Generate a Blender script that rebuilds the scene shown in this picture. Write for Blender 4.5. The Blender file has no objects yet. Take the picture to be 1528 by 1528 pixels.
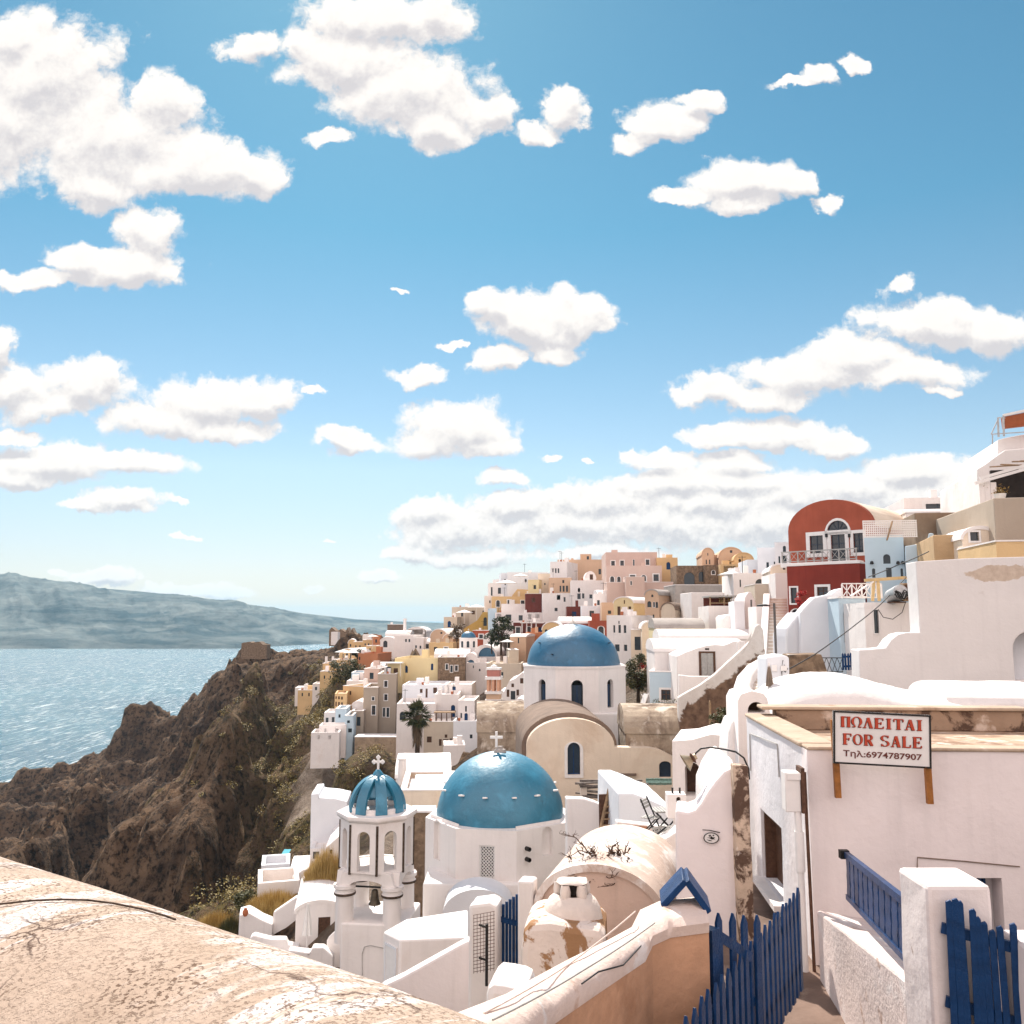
import bpy, bmesh, math, random
import numpy as np
from mathutils import Vector, Matrix
from mathutils.geometry import tessellate_polygon

random.seed(7)
R = math.radians
scene = bpy.context.scene
COL = scene.collection

# ------------------------------------------------------------------ camera
F = 1300.0                      # focal length in photo pixels (1528 px wide)
PITCH = math.atan(161.0 / F)    # the horizon lies 161 px under the middle
cam_d = bpy.data.cameras.new('camera')
cam = bpy.data.objects.new('camera', cam_d)
COL.objects.link(cam)
cam_d.sensor_width = 36.0
cam_d.lens = 36.0 * F / 1528.0
cam_d.clip_start = 0.1
cam_d.clip_end = 60000.0
cam.location = (0, 0, 0)
cam.rotation_euler = (R(90) + PITCH, 0, 0)
scene.camera = cam

SUN_EL, SUN_AZ = R(46.0), R(-12.0)      # azimuth measured from +y towards +x
SEA_Z = -70.0

def ray(px, py):
    cx, cy = (px - 764.0) / F, (764.0 - py) / F
    s, c = math.sin(PITCH), math.cos(PITCH)
    return Vector((cx, c - cy * s, s + cy * c))

def P(px, py, D):
    """point that lies D metres ahead (world y) on the line of sight through photo pixel px, py"""
    r = ray(px, py)
    return r * (D / r.y)

def PZ(px, py, z):
    r = ray(px, py)
    return r * (z / r.z)

# ------------------------------------------------------------------ world
scene.view_settings.view_transform = 'Standard'
scene.view_settings.look = 'None'
scene.view_settings.exposure = 1.27
scene.view_settings.gamma = 1.0
world = bpy.data.worlds.new('World')
scene.world = world
world.use_nodes = True
SKY_STRENGTH = 0.09
SKY_AIR, SKY_DUST, SKY_OZONE = 1.0, .15, 2.0
SKY_RAMP = [(0, (.43, .37, .39)), (.12, (.51, .445, .45)), (.4, (.61, .585, .53)), (1, (.315, .545, .505))]
CL_DARK, CL_BRIGHT = (.300, .288, .294), (.468, .442, .417)
CL_FILL = (.74, .635, .61)            # unseen bright cloud, added behind the camera to fill the shaded walls
CL_LIT, CL_CORE = (-.55, .36), .17

CLOUDS = [  # cx, cy, rx, ry in photo pixels; turned into directions below
 (60,110,125,85),(0,180,120,110),(160,205,140,80),(245,150,60,48),(290,252,110,48),(375,258,55,36),(150,282,70,42),(25,55,50,40),
 (232,352,64,38),(190,400,105,34),(60,418,80,20),(115,388,55,26),
 (575,28,125,46),(520,90,118,52),(610,140,140,62),(655,195,56,32),(720,165,66,34),(488,200,36,14),(372,72,46,20),(650,18,46,38),
 (836,168,40,32),(800,200,45,17),
 (990,182,56,32),(940,212,40,18),(1040,152,44,15),
 (1222,115,36,18),(1178,127,36,9),(1280,94,28,12),
 (1112,270,88,34),(1098,304,52,24),(1020,288,46,13),(1176,275,45,22),(1243,303,27,16),
 (782,478,82,44),(850,478,64,44),(742,536,46,24),(738,452,44,24),(826,524,50,22),(672,512,28,7),
 (628,558,42,16),
 (692,632,80,42),(640,660,70,28),(722,660,54,26),(515,655,50,19),
 (125,568,80,38),(60,600,82,30),(8,520,36,40),(160,558,40,28),(20,580,60,38),
 (312,596,105,40),(250,622,95,32),(390,588,54,36),(330,636,90,20),(467,580,24,7),
 (80,690,105,30),(190,690,92,20),(20,648,50,14),(30,712,75,18),
 (185,744,66,18),(120,755,48,10),(265,748,18,7),(275,801,25,5),
 (1335,425,32,22),(1395,478,100,38),(1485,488,80,42),(1275,532,100,38),(1195,562,120,36),(1060,580,82,25),(1330,560,120,26),(1130,595,100,22),(1400,585,40,8),
 (1070,650,66,20),(1160,650,84,26),(1240,668,56,17),
 (1375,702,100,28),(1425,722,56,34),(1280,730,150,32),(1000,722,125,24),(1110,718,125,24),(745,715,40,13),(940,680,30,14),(822,681,14,6),(882,683,8,7),
 (690,790,100,40),(635,765,46,28),(850,780,150,38),(1000,780,160,40),(1150,780,130,38),(700,832,80,20),(615,825,42,15),(1300,775,150,35),(900,825,120,14),
 (900,748,140,34),(1200,738,150,38),(1340,742,130,36),(1050,752,150,34),(770,758,80,28),(1430,715,40,30),(980,690,60,16),(1100,690,60,18),
 (150,862,66,14),(280,880,76,15),(330,886,55,11),(565,860,30,11),(470,884,18,6),(90,858,20,8),(590,437,14,4),(490,808,10,3),
]

def sky_uv(px, py):
    r = ray(px, py)
    return r.x / r.y, r.z / r.y

def build_world():
    nt = world.node_tree
    for n in list(nt.nodes): nt.nodes.remove(n)
    cur = [nt]
    def L(a_, b_): return cur[0].links.new(a_, b_)
    def N(t, **k):
        n = cur[0].nodes.new(t)
        for a_, b_ in k.items(): setattr(n, a_, b_)
        return n
    def M(op, a, b=None, c=None, clamp=False):
        n = N('ShaderNodeMath', operation=op, use_clamp=clamp)
        for i, v in enumerate((a, b, c)):
            if v is None: continue
            if isinstance(v, (int, float)): n.inputs[i].default_value = v
            else: L(v, n.inputs[i])
        return n.outputs[0]
    def MR(v, a, b, c=0.0, d=1.0, smooth=True):
        n = N('ShaderNodeMapRange', interpolation_type='SMOOTHSTEP' if smooth else 'LINEAR')
        for i, x in zip((1, 2, 3, 4), (a, b, c, d)): n.inputs[i].default_value = x
        L(v, n.inputs[0]); return n.outputs[0]
    def VM(op, a, b=None, c=None):
        n = N('ShaderNodeVectorMath', operation=op)
        for i, v in enumerate((a, b, c)):
            if v is None: continue
            if isinstance(v, tuple): n.inputs[i].default_value = v
            else: L(v, n.inputs[i])
        return n.outputs[1] if op == 'LENGTH' else n.outputs[0]
    def MIX(f, a, b, mode='MIX'):
        n = N('ShaderNodeMix', data_type='RGBA', blend_type=mode)
        for i, v in zip((0, 6, 7), (f, a, b)):
            if isinstance(v, (int, float)): n.inputs[i].default_value = v
            elif isinstance(v, tuple): n.inputs[i].default_value = v
            else: L(v, n.inputs[i])
        return n.outputs[2]
    tc = N('ShaderNodeTexCoord')
    sep = N('ShaderNodeSeparateXYZ'); L(tc.outputs['Generated'], sep.inputs[0])
    yy = M('MAXIMUM', M('ABSOLUTE', sep.outputs[1]), .03)
    u, v = M('DIVIDE', sep.outputs[0], yy), M('DIVIDE', sep.outputs[2], yy)
    cb = N('ShaderNodeCombineXYZ'); L(u, cb.inputs[0]); L(v, cb.inputs[1])
    p1 = cb.outputs[0]
    # clear sky
    sky = N('ShaderNodeTexSky', sky_type='NISHITA')
    sky.sun_disc = False
    sky.sun_elevation = SUN_EL
    sky.sun_rotation = SUN_AZ          # 0 looks along +y
    sky.altitude = 0; sky.air_density = SKY_AIR; sky.dust_density = SKY_DUST; sky.ozone_density = SKY_OZONE
    hz = MR(sep.outputs[2], 0.0, .42, 0, 1, False)
    cr = N('ShaderNodeValToRGB'); L(hz, cr.inputs[0])
    el = cr.color_ramp.elements
    while len(el) < len(SKY_RAMP): el.new(.5)
    for e, (pos, c) in zip(el, SKY_RAMP): e.position = pos; e.color = (*c, 1)
    clear = MIX(1.0, sky.outputs[0], cr.outputs[0], 'MULTIPLY')
    K = 1 / SKY_STRENGTH
    # turbulence and cauliflower lumps of the clouds, at p and a little nearer the sun
    def tex(p0, k=1.0):
        p = VM('MULTIPLY', p0, (k, k, 0)) if k != 1.0 else p0
        w = N('ShaderNodeTexNoise'); w.inputs['Scale'].default_value = 14; w.inputs['Detail'].default_value = 5
        w.inputs['Roughness'].default_value = .62; L(p, w.inputs['Vector'])
        q = VM('MULTIPLY_ADD', VM('SUBTRACT', w.outputs['Color'], (.5, .5, .5)), (.085 / k, .06 / k, 0), p0)
        q = VM('MULTIPLY', q, (1, 1, 0))
        hf = N('ShaderNodeTexNoise'); hf.inputs['Scale'].default_value = 34; hf.inputs['Detail'].default_value = 6; hf.inputs['Roughness'].default_value = .58; L(p, hf.inputs['Vector'])
        qs = VM('MULTIPLY', q, (k, k, 0)) if k != 1.0 else q
        vo = N('ShaderNodeTexVoronoi', feature='F1', normalize=True)
        for k_, x_ in (('Scale', 21), ('Detail', 4), ('Roughness', .6), ('Lacunarity', 2.3)): vo.inputs[k_].default_value = x_
        L(qs, vo.inputs['Vector'])
        nz = N('ShaderNodeTexNoise'); nz.inputs['Scale'].default_value = 9; nz.inputs['Detail'].default_value = 8
        nz.inputs['Roughness'].default_value = .6; L(p, nz.inputs['Vector'])
        t = M('MULTIPLY_ADD', nz.outputs['Fac'], 1.3, M('MULTIPLY_ADD', vo.outputs['Distance'], -1.15, .74))
        t = M('MULTIPLY_ADD', M('SUBTRACT', hf.outputs['Fac'], .5), .62, t)
        return q, t
    q1, t1 = tex(p1)
    q2, t2 = tex(VM('ADD', p1, (-.003, .020, 0)))
    # clouds near the horizon are farther off, so their lumps look smaller
    low = MR(v, .20, .14)
    def blend(p, q, t, k):
        qa, ta = tex(p, k)
        return (VM('ADD', VM('MULTIPLY', q, ones(M('SUBTRACT', 1.0, low))), VM('MULTIPLY', qa, ones(low))), M('ADD', M('MULTIPLY', t, M('SUBTRACT', 1.0, low)), M('MULTIPLY', ta, low)))
    def ones(f):
        c_ = N('ShaderNodeCombineXYZ'); L(f, c_.inputs[0]); L(f, c_.inputs[1]); return c_.outputs[0]
    q1l, t1l = blend(p1, q1, t1, 2.1)
    q2l, t2l = blend(VM('ADD', p1, (-.0015, .011, 0)), q2, t2, 2.1)
    outers = [(q1, t1, q2, t2, clear), (q1l, t1l, q2l, t2l, clear)]; outer = [outers[0]]
    blobs = []
    for (cx, cy, rx, ry) in CLOUDS:
        bu, bv = sky_uv(cx, cy)
        blobs.append((bu, bv, sky_uv(cx + rx, cy)[0] - bu, sky_uv(cx, cy - ry)[1] - bv))
    def field(q, t, bl):
        last = None
        for (bu, bv, ru, rv) in bl:
            d = VM('LENGTH', VM('MULTIPLY_ADD', q, (1 / ru, 1 / rv, 0), (-bu / ru, -bv / rv, 0)))
            last = d if last is None else M('SMOOTH_MIN', last, d, .25)
        return M('SUBTRACT', t, last)
    def bgnode(c):
        n = N('ShaderNodeBackground'); n.inputs[1].default_value = SKY_STRENGTH
        L(c, n.inputs[0]); return n.outputs[0]
    def leaf(bl):
        if not bl: return bgnode(clear)
        g = bpy.data.node_groups.new('cloud_patch', 'ShaderNodeTree')
        for nm, ty in (('a', 'Vector'), ('b', 'Float'), ('c', 'Vector'), ('d', 'Float'), ('e', 'Color')):
            g.interface.new_socket(nm, in_out='INPUT', socket_type='NodeSocket' + ty)
        g.interface.new_socket('s', in_out='OUTPUT', socket_type='NodeSocketShader')
        cur[0] = g
        gi, go = N('NodeGroupInput'), N('NodeGroupOutput')
        q1, t1, q2, t2, clear_ = gi.outputs[:5]
        f1, f2 = field(q1, t1, bl), field(q2, t2, bl)
        dens = MR(f1, -.08, .30)
        lit = MR(M('SUBTRACT', f1, f2), CL_LIT[0], CL_LIT[1])
        core = MR(f1, .25, 1.1, 0, CL_CORE, False)
        s_ = M('SUBTRACT', lit, core, clamp=True)
        cc = MIX(s_, tuple(x * K for x in CL_DARK) + (1,), tuple(x * K for x in CL_BRIGHT) + (1,))
        L(bgnode(MIX(dens, clear_, cc)), go.inputs[0])
        cur[0] = nt
        gn = N('ShaderNodeGroup'); gn.node_tree = g
        for i_, o_ in enumerate(outer[0]): L(o_, gn.inputs[i_])
        return gn.outputs[0]
    def over(b, c):
        du = max(c[0] - b[0], b[0] - c[1], 0) - .05; dv = max(c[2] - b[1], b[1] - c[3], 0) - .05
        return max(du, 0) / b[2] < 1.75 and max(dv, 0) / b[3] < 1.75
    def tree(cell, bl, depth):
        if len(bl) <= 7 or depth >= 6: return leaf(bl)
        best = None
        for ax in (0, 1):
            lo, hi = cell[2 * ax], cell[2 * ax + 1]
            for k in (.3, .4, .5, .6, .7):
                m = lo + (hi - lo) * k
                ca, cb_ = list(cell), list(cell); ca[2 * ax + 1] = m; cb_[2 * ax] = m
                na, nb = [b for b in bl if over(b, ca)], [b for b in bl if over(b, cb_)]
                sc = max(len(na), len(nb)) + .5 * min(len(na), len(nb))
                if best is None or sc < best[0]: best = (sc, ax, m, ca, cb_, na, nb)
        sc, ax, m, ca, cb_, na, nb = best
        if max(len(na), len(nb)) >= len(bl): return leaf(bl)
        n = N('ShaderNodeMixShader')
        L(M('GREATER_THAN', u if ax == 0 else v, m), n.inputs[0])
        L(tree(ca, na, depth + 1), n.inputs[1]); L(tree(cb_, nb, depth + 1), n.inputs[2])
        return n.outputs[0]
    top = N('ShaderNodeMixShader')
    L(M('GREATER_THAN', v, -.004), top.inputs[0])
    L(bgnode(clear), top.inputs[1])
    two = N('ShaderNodeMixShader'); L(M('GREATER_THAN', v, .20), two.inputs[0])
    cell = [-.75, .75, .20, .85]; L(tree(cell, [b_ for b_ in blobs if over(b_, cell)], 0), two.inputs[2])
    outer[0] = outers[1]
    cell = [-.75, .75, 0, .20]; L(tree(cell, [b_ for b_ in blobs if over(b_, cell)], 0), two.inputs[1])
    L(two.outputs[0], top.inputs[2])
    # added cloud cover behind us, out of view, bright enough to lift shaded walls
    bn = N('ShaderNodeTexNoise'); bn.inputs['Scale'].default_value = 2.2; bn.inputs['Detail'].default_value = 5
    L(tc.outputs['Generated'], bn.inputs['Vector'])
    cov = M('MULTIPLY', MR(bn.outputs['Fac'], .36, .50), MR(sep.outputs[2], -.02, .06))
    back = bgnode(MIX(cov, clear, tuple(x * K for x in CL_FILL) + (1,)))
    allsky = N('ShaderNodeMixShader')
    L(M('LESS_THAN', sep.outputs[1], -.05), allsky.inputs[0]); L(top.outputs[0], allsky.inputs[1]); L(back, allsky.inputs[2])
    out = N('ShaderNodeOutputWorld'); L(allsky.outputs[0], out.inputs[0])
    print('world nodes', len(nt.nodes))
build_world()

sun_d = bpy.data.lights.new('sun', 'SUN')
sun_d.energy = 3.2
sun_d.angle = R(.53)
sun_d.color = (1.0, .93, .84)
sun = bpy.data.objects.new('sun', sun_d)
COL.objects.link(sun)
# the lamp shines along its -z
sdir = Vector((math.sin(SUN_AZ) * math.cos(SUN_EL), math.cos(SUN_AZ) * math.cos(SUN_EL), math.sin(SUN_EL)))
sun.rotation_euler = sdir.to_track_quat('Z', 'Y').to_euler()
sun.location = sdir * 200

# ------------------------------------------------------------------ numpy noise
def _hash(ix, iy, seed):
    n = (ix * 374761393 + iy * 668265263 + seed * 1442695041) & 0xffffffff
    n = ((n ^ (n >> 13)) * 1274126177) & 0xffffffff
    return ((n ^ (n >> 16)) & 0xffff) / 65535.0

def vnoise(x, y, seed=0):
    x = np.asarray(x, dtype=np.float64); y = np.asarray(y, dtype=np.float64)
    ix, iy = np.floor(x).astype(np.int64), np.floor(y).astype(np.int64)
    fx, fy = x - ix, y - iy
    fx = fx * fx * (3 - 2 * fx); fy = fy * fy * (3 - 2 * fy)
    a, b = _hash(ix, iy, seed), _hash(ix + 1, iy, seed)
    c, d = _hash(ix, iy + 1, seed), _hash(ix + 1, iy + 1, seed)
    return (a + (b - a) * fx) * (1 - fy) + (c + (d - c) * fx) * fy

def fbm(x, y, octv=5, seed=0, rough=.5):
    t, amp, tot = 0.0, 1.0, 0.0
    for o in range(octv):
        t = t + amp * vnoise(np.asarray(x) * 2 ** o + 17.3 * o, np.asarray(y) * 2 ** o + 9.1 * o, seed + o)
        tot += amp; amp *= rough
    return t / tot

def ridged(x, y, octv=5, seed=0, rough=.5):
    t, amp, tot = 0.0, 1.0, 0.0
    for o in range(octv):
        t = t + amp * (1 - np.abs(2 * vnoise(np.asarray(x) * 2 ** o + 7.7 * o, np.asarray(y) * 2 ** o + 3.3 * o, seed + o) - 1))
        tot += amp; amp *= rough
    return t / tot

# ------------------------------------------------------------------ materials
def new_mat(name):
    m = bpy.data.materials.new(name)
    m.use_nodes = True
    nt = m.node_tree
    b = nt.nodes['Principled BSDF']
    return m, nt, b

class NB:
    """short hand for building a material's nodes"""
    def __init__(s, nt): s.nt = nt; s._tc = None
    def n(s, t, **k):
        x = s.nt.nodes.new(t)
        for a, b in k.items(): setattr(x, a, b)
        return x
    def l(s, a, b): s.nt.links.new(a, b)
    def co(s, which='Object', scale=None):
        if s._tc is None: s._tc = s.n('ShaderNodeTexCoord')
        o = s._tc.outputs[which]
        if scale is not None:
            mp = s.n('ShaderNodeMapping'); s.l(o, mp.inputs[0]); mp.inputs[3].default_value = scale
            return mp.outputs[0]
        return o
    def noise(s, co, scale, detail=4, rough=.55, dist=0):
        x = s.n('ShaderNodeTexNoise')
        x.inputs['Scale'].default_value = scale; x.inputs['Detail'].default_value = detail
        x.inputs['Roughness'].default_value = rough; x.inputs['Distortion'].default_value = dist
        s.l(co, x.inputs['Vector']); return x.outputs['Fac']
    def rng(s, v, a, b, c=0., d=1.):
        x = s.n('ShaderNodeMapRange')
        for i, q in zip((1, 2, 3, 4), (a, b, c, d)): x.inputs[i].default_value = q
        s.l(v, x.inputs[0]); return x.outputs[0]
    def m(s, op, a, b=None, c=None, clamp=False):
        x = s.n('ShaderNodeMath', operation=op, use_clamp=clamp)
        for i, v in enumerate((a, b, c)):
            if v is None: continue
            if isinstance(v, (int, float)): x.inputs[i].default_value = v
            else: s.l(v, x.inputs[i])
        return x.outputs[0]
    def mix(s, f, a, b, mode='MIX'):
        x = s.n('ShaderNodeMix', data_type='RGBA', blend_type=mode)
        for i, v in zip((0, 6, 7), (f, a, b)):
            if isinstance(v, (int, float)): x.inputs[i].default_value = v
            elif isinstance(v, (tuple, list)): x.inputs[i].default_value = tuple(v)[:3] + (1,)
            else: s.l(v, x.inputs[i])
        return x.outputs[2]
    def bump(s, h, strength, dist=.02, normal=None):
        x = s.n('ShaderNodeBump'); x.inputs['Strength'].default_value = strength; x.inputs['Distance'].default_value = dist
        s.l(h, x.inputs['Height'])
        if normal is not None: s.l(normal, x.inputs['Normal'])
        return x.outputs[0]

def plaster(name, col, var=.10, vs=.9, bump=.25, grain=14, dirt=None, rough=.9, dirt2=None, streak=0):
    """lime-washed render. dirt = (colour, scale, threshold, softness, amount)"""
    m, nt, b = new_mat(name); q = NB(nt)
    co = q.co()
    n1 = q.noise(co, vs, 6, .6)
    lo = tuple(c * (1 - var * 1.4) for c in col); hi = tuple(min(.9, c * (1 + var * .5)) for c in col)
    c = q.mix(q.rng(n1, .3, .7), lo, hi)
    if streak:
        st = q.noise(q.co('Object', (3.0, 3.0, .22)), 1.6, 5, .6)
        c = q.mix(q.rng(st, .52, .75, 0, streak), c, tuple(x * .62 for x in col))
    for k, dd in enumerate((dirt, dirt2)):
        if dd:
            dc, ds, th, so, am = dd
            dn = q.noise(co, ds, 8, .65, .4)
            c = q.mix(q.rng(dn, th, th + so, 0, am), c, dc)
    q.l(c, b.inputs['Base Color'])
    b.inputs['Roughness'].default_value = rough
    b.inputs['Specular IOR Level'].default_value = .2
    g = q.noise(co, grain, 6, .6)
    g2 = q.noise(co, 1.7, 3, .5)
    h = q.m('MULTIPLY_ADD', g2, 3.0, g)
    q.l(q.bump(h, bump, .03), b.inputs['Normal'])
    return m

def plain(name, col, rough=.6, metal=0., spec=.4, var=.08, scale=6, bump=0., bscale=30):
    m, nt, b = new_mat(name); q = NB(nt)
    co = q.co()
    n1 = q.noise(co, scale, 5, .6)
    c = q.mix(q.rng(n1, .3, .7), tuple(x * (1 - var * 1.5) for x in col), tuple(min(.95, x * (1 + var)) for x in col))
    q.l(c, b.inputs['Base Color'])
    b.inputs['Roughness'].default_value = rough; b.inputs['Metallic'].default_value = metal
    b.inputs['Specular IOR Level'].default_value = spec
    if bump: q.l(q.bump(q.noise(co, bscale, 5, .6), bump, .02), b.inputs['Normal'])
    return m

def glass_dark(name, col=(.03, .04, .05)):
    m, nt, b = new_mat(name)
    b.inputs['Base Color'].default_value = (*col, 1); b.inputs['Roughness'].default_value = .12
    b.inputs['Specular IOR Level'].default_value = .5
    return m

# ------------------------------------------------------------------ mesh builder
class MB:
    def __init__(s): s.v = []; s.f = []
    def add(s, vs, fs, M=None):
        o = len(s.v)
        for p in vs:
            p = Vector(p)
            s.v.append(M @ p if M is not None else p)
        s.f += [tuple(i + o for i in f) for f in fs]
        return s
    def box(s, x0, x1, y0, y1, z0, z1, M=None):
        return s.add([(x0, y0, z0), (x1, y0, z0), (x1, y1, z0), (x0, y1, z0), (x0, y0, z1), (x1, y0, z1), (x1, y1, z1), (x0, y1, z1)],
                     [(3, 2, 1, 0), (4, 5, 6, 7), (0, 1, 5, 4), (1, 2, 6, 5), (2, 3, 7, 6), (3, 0, 4, 7)], M)
    def prism(s, poly, y0, y1, M=None, holes=(), reveal=.2, back=True, top=True):
        """outline poly in x,z swept from y0 to y1; holes are openings in the y0 face, `reveal` deep"""
        n = len(poly)
        loops = [poly] + list(holes)
        allp = [p for lp in loops for p in lp]
        o = len(s.v)
        vs = [(p[0], y0, p[1]) for p in allp]
        tris = tessellate_polygon([[Vector((p[0], p[1], 0)) for p in lp] for lp in loops]) if (holes or n > 4) else [tuple(range(n))]
        s.add(vs, tris, M)
        s.add([(p[0], y, p[1]) for y in (y0, y1) for p in poly],
              [(i, (i + 1) % n, n + (i + 1) % n, n + i) for i in range(n)], M)
        if back:
            t2 = tessellate_polygon([[Vector((p[0], p[1], 0)) for p in poly]]) if n > 4 else [tuple(range(n))]
            s.add([(p[0], y1, p[1]) for p in poly], t2, M)
        for h in holes:
            k = len(h)
            s.add([(p[0], y, p[1]) for y in (y0, y0 + reveal) for p in h],
                  [(i, (i + 1) % k, k + (i + 1) % k, k + i) for i in range(k)], M)
        return s
    def ring(s, outer, inner, y0, y1, M=None):
        """a flat frame: outline minus opening (same number of points), y0..y1"""
        n = len(outer)
        vs = [(p[0], y, p[1]) for y in (y0, y1) for lp in (outer, inner) for p in lp]
        fs = []
        for i in range(n):
            j = (i + 1) % n
            fs += [(i, j, n + j, n + i), (2 * n + i, 3 * n + i, 3 * n + j, 2 * n + j), (i, 2 * n + i, 2 * n + j, j), (n + i, n + j, 3 * n + j, 3 * n + i)]
        return s.add(vs, fs, M)
    def lathe(s, prof, n=24, M=None, a0=0., a1=360., cap=False):
        full = abs(a1 - a0) >= 359.9
        k = n if full else n + 1
        vs, fs = [], []
        for (r, z) in prof:
            for i in range(k):
                a = R(a0 + (a1 - a0) * i / n)
                vs.append((r * math.cos(a), r * math.sin(a), z))
        for j in range(len(prof) - 1):
            for i in range(n):
                i2 = (i + 1) % k
                fs.append((j * k + i, j * k + i2, (j + 1) * k + i2, (j + 1) * k + i))
        if cap:
            fs.append(tuple(range(k))); fs.append(tuple((len(prof) - 1) * k + i for i in range(k)))
        return s.add(vs, fs, M)
    def tube(s, pts, r, n=8, M=None, r1=None):
        pts = [Vector(p) for p in pts]
        vs, fs = [], []
        m = len(pts)
        up = Vector((0, 0, 1))
        for i, p in enumerate(pts):
            t = (pts[min(i + 1, m - 1)] - pts[max(i - 1, 0)]).normalized()
            a = t.cross(up)
            if a.length < .05: a = t.cross(Vector((1, 0, 0)))
            a.normalize(); b = t.cross(a)
            rr = r if r1 is None else r + (r1 - r) * i / (m - 1)
            for k in range(n):
                an = 2 * math.pi * k / n
                vs.append(p + a * (rr * math.cos(an)) + b * (rr * math.sin(an)))
        for i in range(m - 1):
            for k in range(n):
                k2 = (k + 1) % n
                fs.append((i * n + k, i * n + k2, (i + 1) * n + k2, (i + 1) * n + k))
        fs.append(tuple(range(n))); fs.append(tuple((m - 1) * n + k for k in range(n)))
        return s.add(vs, fs, M)
    def bar(s, a, b, w, h=None):
        """a rectangular bar from a to b"""
        a, b = Vector(a), Vector(b); h = h or w
        t = (b - a).normalized()
        x = t.cross(Vector((0, 0, 1)))
        if x.length < .05: x = Vector((1, 0, 0))
        x.normalize(); y = x.cross(t)
        vs = [p + x * (sx * w / 2) + y * (sy * h / 2) for p in (a, b) for sx, sy in ((-1, -1), (1, -1), (1, 1), (-1, 1))]
        return s.add(vs, [(0, 1, 2, 3), (7, 6, 5, 4), (0, 4, 5, 1), (1, 5, 6, 2), (2, 6, 7, 3), (3, 7, 4, 0)])
    def build(s, name, mat, parent=None, smooth=None, bevel=0., weld=True, seg=2, wob=0.):
        me = bpy.data.meshes.new(name)
        me.from_pydata([tuple(p) for p in s.v], [], s.f)
        bm = bmesh.new(); bm.from_mesh(me)
        if weld: bmesh.ops.remove_doubles(bm, verts=bm.verts, dist=1e-4)
        if bevel: bmesh.ops.dissolve_limit(bm, angle_limit=R(1), verts=bm.verts, edges=bm.edges)
        bmesh.ops.recalc_face_normals(bm, faces=bm.faces)
        bm.to_mesh(me); bm.free()
        if mat is not None: me.materials.append(mat)
        if smooth:
            me.shade_smooth(); me.set_sharp_from_angle(angle=R(smooth))
        o = bpy.data.objects.new(name, me)
        COL.objects.link(o)
        if parent is not None: o.parent = parent
        if bevel:
            md = o.modifiers.new('bevel', 'BEVEL'); md.width = bevel; md.segments = seg; md.limit_method = 'ANGLE'; md.angle_limit = R(35)
            if not smooth:
                me.shade_smooth(); me.set_sharp_from_angle(angle=R(50))
        return o

def wavy(o, amp=.03, lv=3, scale=.7):
    """hand plastered unevenness: fine mesh pushed in and out a little"""
    if 'wavy' not in bpy.data.textures:
        t = bpy.data.textures.new('wavy', 'CLOUDS'); t.noise_scale = scale; t.noise_depth = 2
    m = o.modifiers.new('fine', 'SUBSURF'); m.subdivision_type = 'SIMPLE'; m.levels = lv; m.render_levels = lv
    d = o.modifiers.new('uneven', 'DISPLACE'); d.texture = bpy.data.textures['wavy']; d.strength = amp; d.mid_level = .5; d.texture_coords = 'GLOBAL'
    return o

def arc(x0, x1, zs, zt, n=14):
    """points of an arch from x1 over the top to x0 springing at zs with crown zt (counter-clockwise seen from -y)"""
    c, rx, rz = (x0 + x1) / 2, (x1 - x0) / 2, zt - zs
    return [(c + rx * math.cos(math.pi * i / n), zs + rz * math.sin(math.pi * i / n)) for i in range(n + 1)]

def rect(x0, x1, z0, z1): return [(x0, z0), (x1, z0), (x1, z1), (x0, z1)]
def arched(x0, x1, z0, z1, rise=None, n=10):
    rise = min((x1 - x0) / 2, z1 - z0) if rise is None else rise
    return [(x0, z0), (x1, z0)] + arc(x0, x1, z1 - rise, z1, n)
def grow(poly, d, floor=None):
    cx = sum(p[0] for p in poly) / len(poly); cz = sum(p[1] for p in poly) / len(poly)
    w = max(abs(p[0] - cx) for p in poly); h = max(abs(p[1] - cz) for p in poly)
    return [(cx + (p[0] - cx) * (1 + d / w), cz + (p[1] - cz) * (1 + d / h)) for p in poly]

def empty(name, loc, rz=0., label=None, cat=None, group=None):
    o = bpy.data.objects.new(name, None); COL.objects.link(o)
    o.location = loc; o.rotation_euler = (0, 0, R(rz))
    o.empty_display_size = .3
    if label: tag(o, label, cat, group)
    return o

def tag(o, label, cat, group=None, kind=None):
    if label: o['label'] = label
    if cat: o['category'] = cat
    if group: o['group'] = group
    if kind: o['kind'] = kind
    return o

def struct(o, kind='structure'):
    o['kind'] = kind; return o

def copy_tree(o, parent=None):
    c = o.copy(); COL.objects.link(c); c.parent = parent
    for ch in o.children: copy_tree(ch, c)
    return c

class Plane:
    """an upright plane through photo pixel px,py at distance D, turned rz degrees (+ = right side further away)"""
    def __init__(s, px, py, D, rz=0.):
        s.o = P(px, py, D); s.rz = rz
        c, n = math.cos(R(rz)), math.sin(R(rz))
        s.x = Vector((c, n, 0)); s.n = Vector((-n, c, 0))
    def at(s, px, py):
        r = ray(px, py); t = s.o.dot(s.n) / r.dot(s.n); p = r * t
        return ((p - s.o).dot(s.x), p.z - s.o.z)
    def poly(s, pts): return [s.at(*p) for p in pts]
    def xx(s, px): return s.at(px, 1000)[0]

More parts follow.
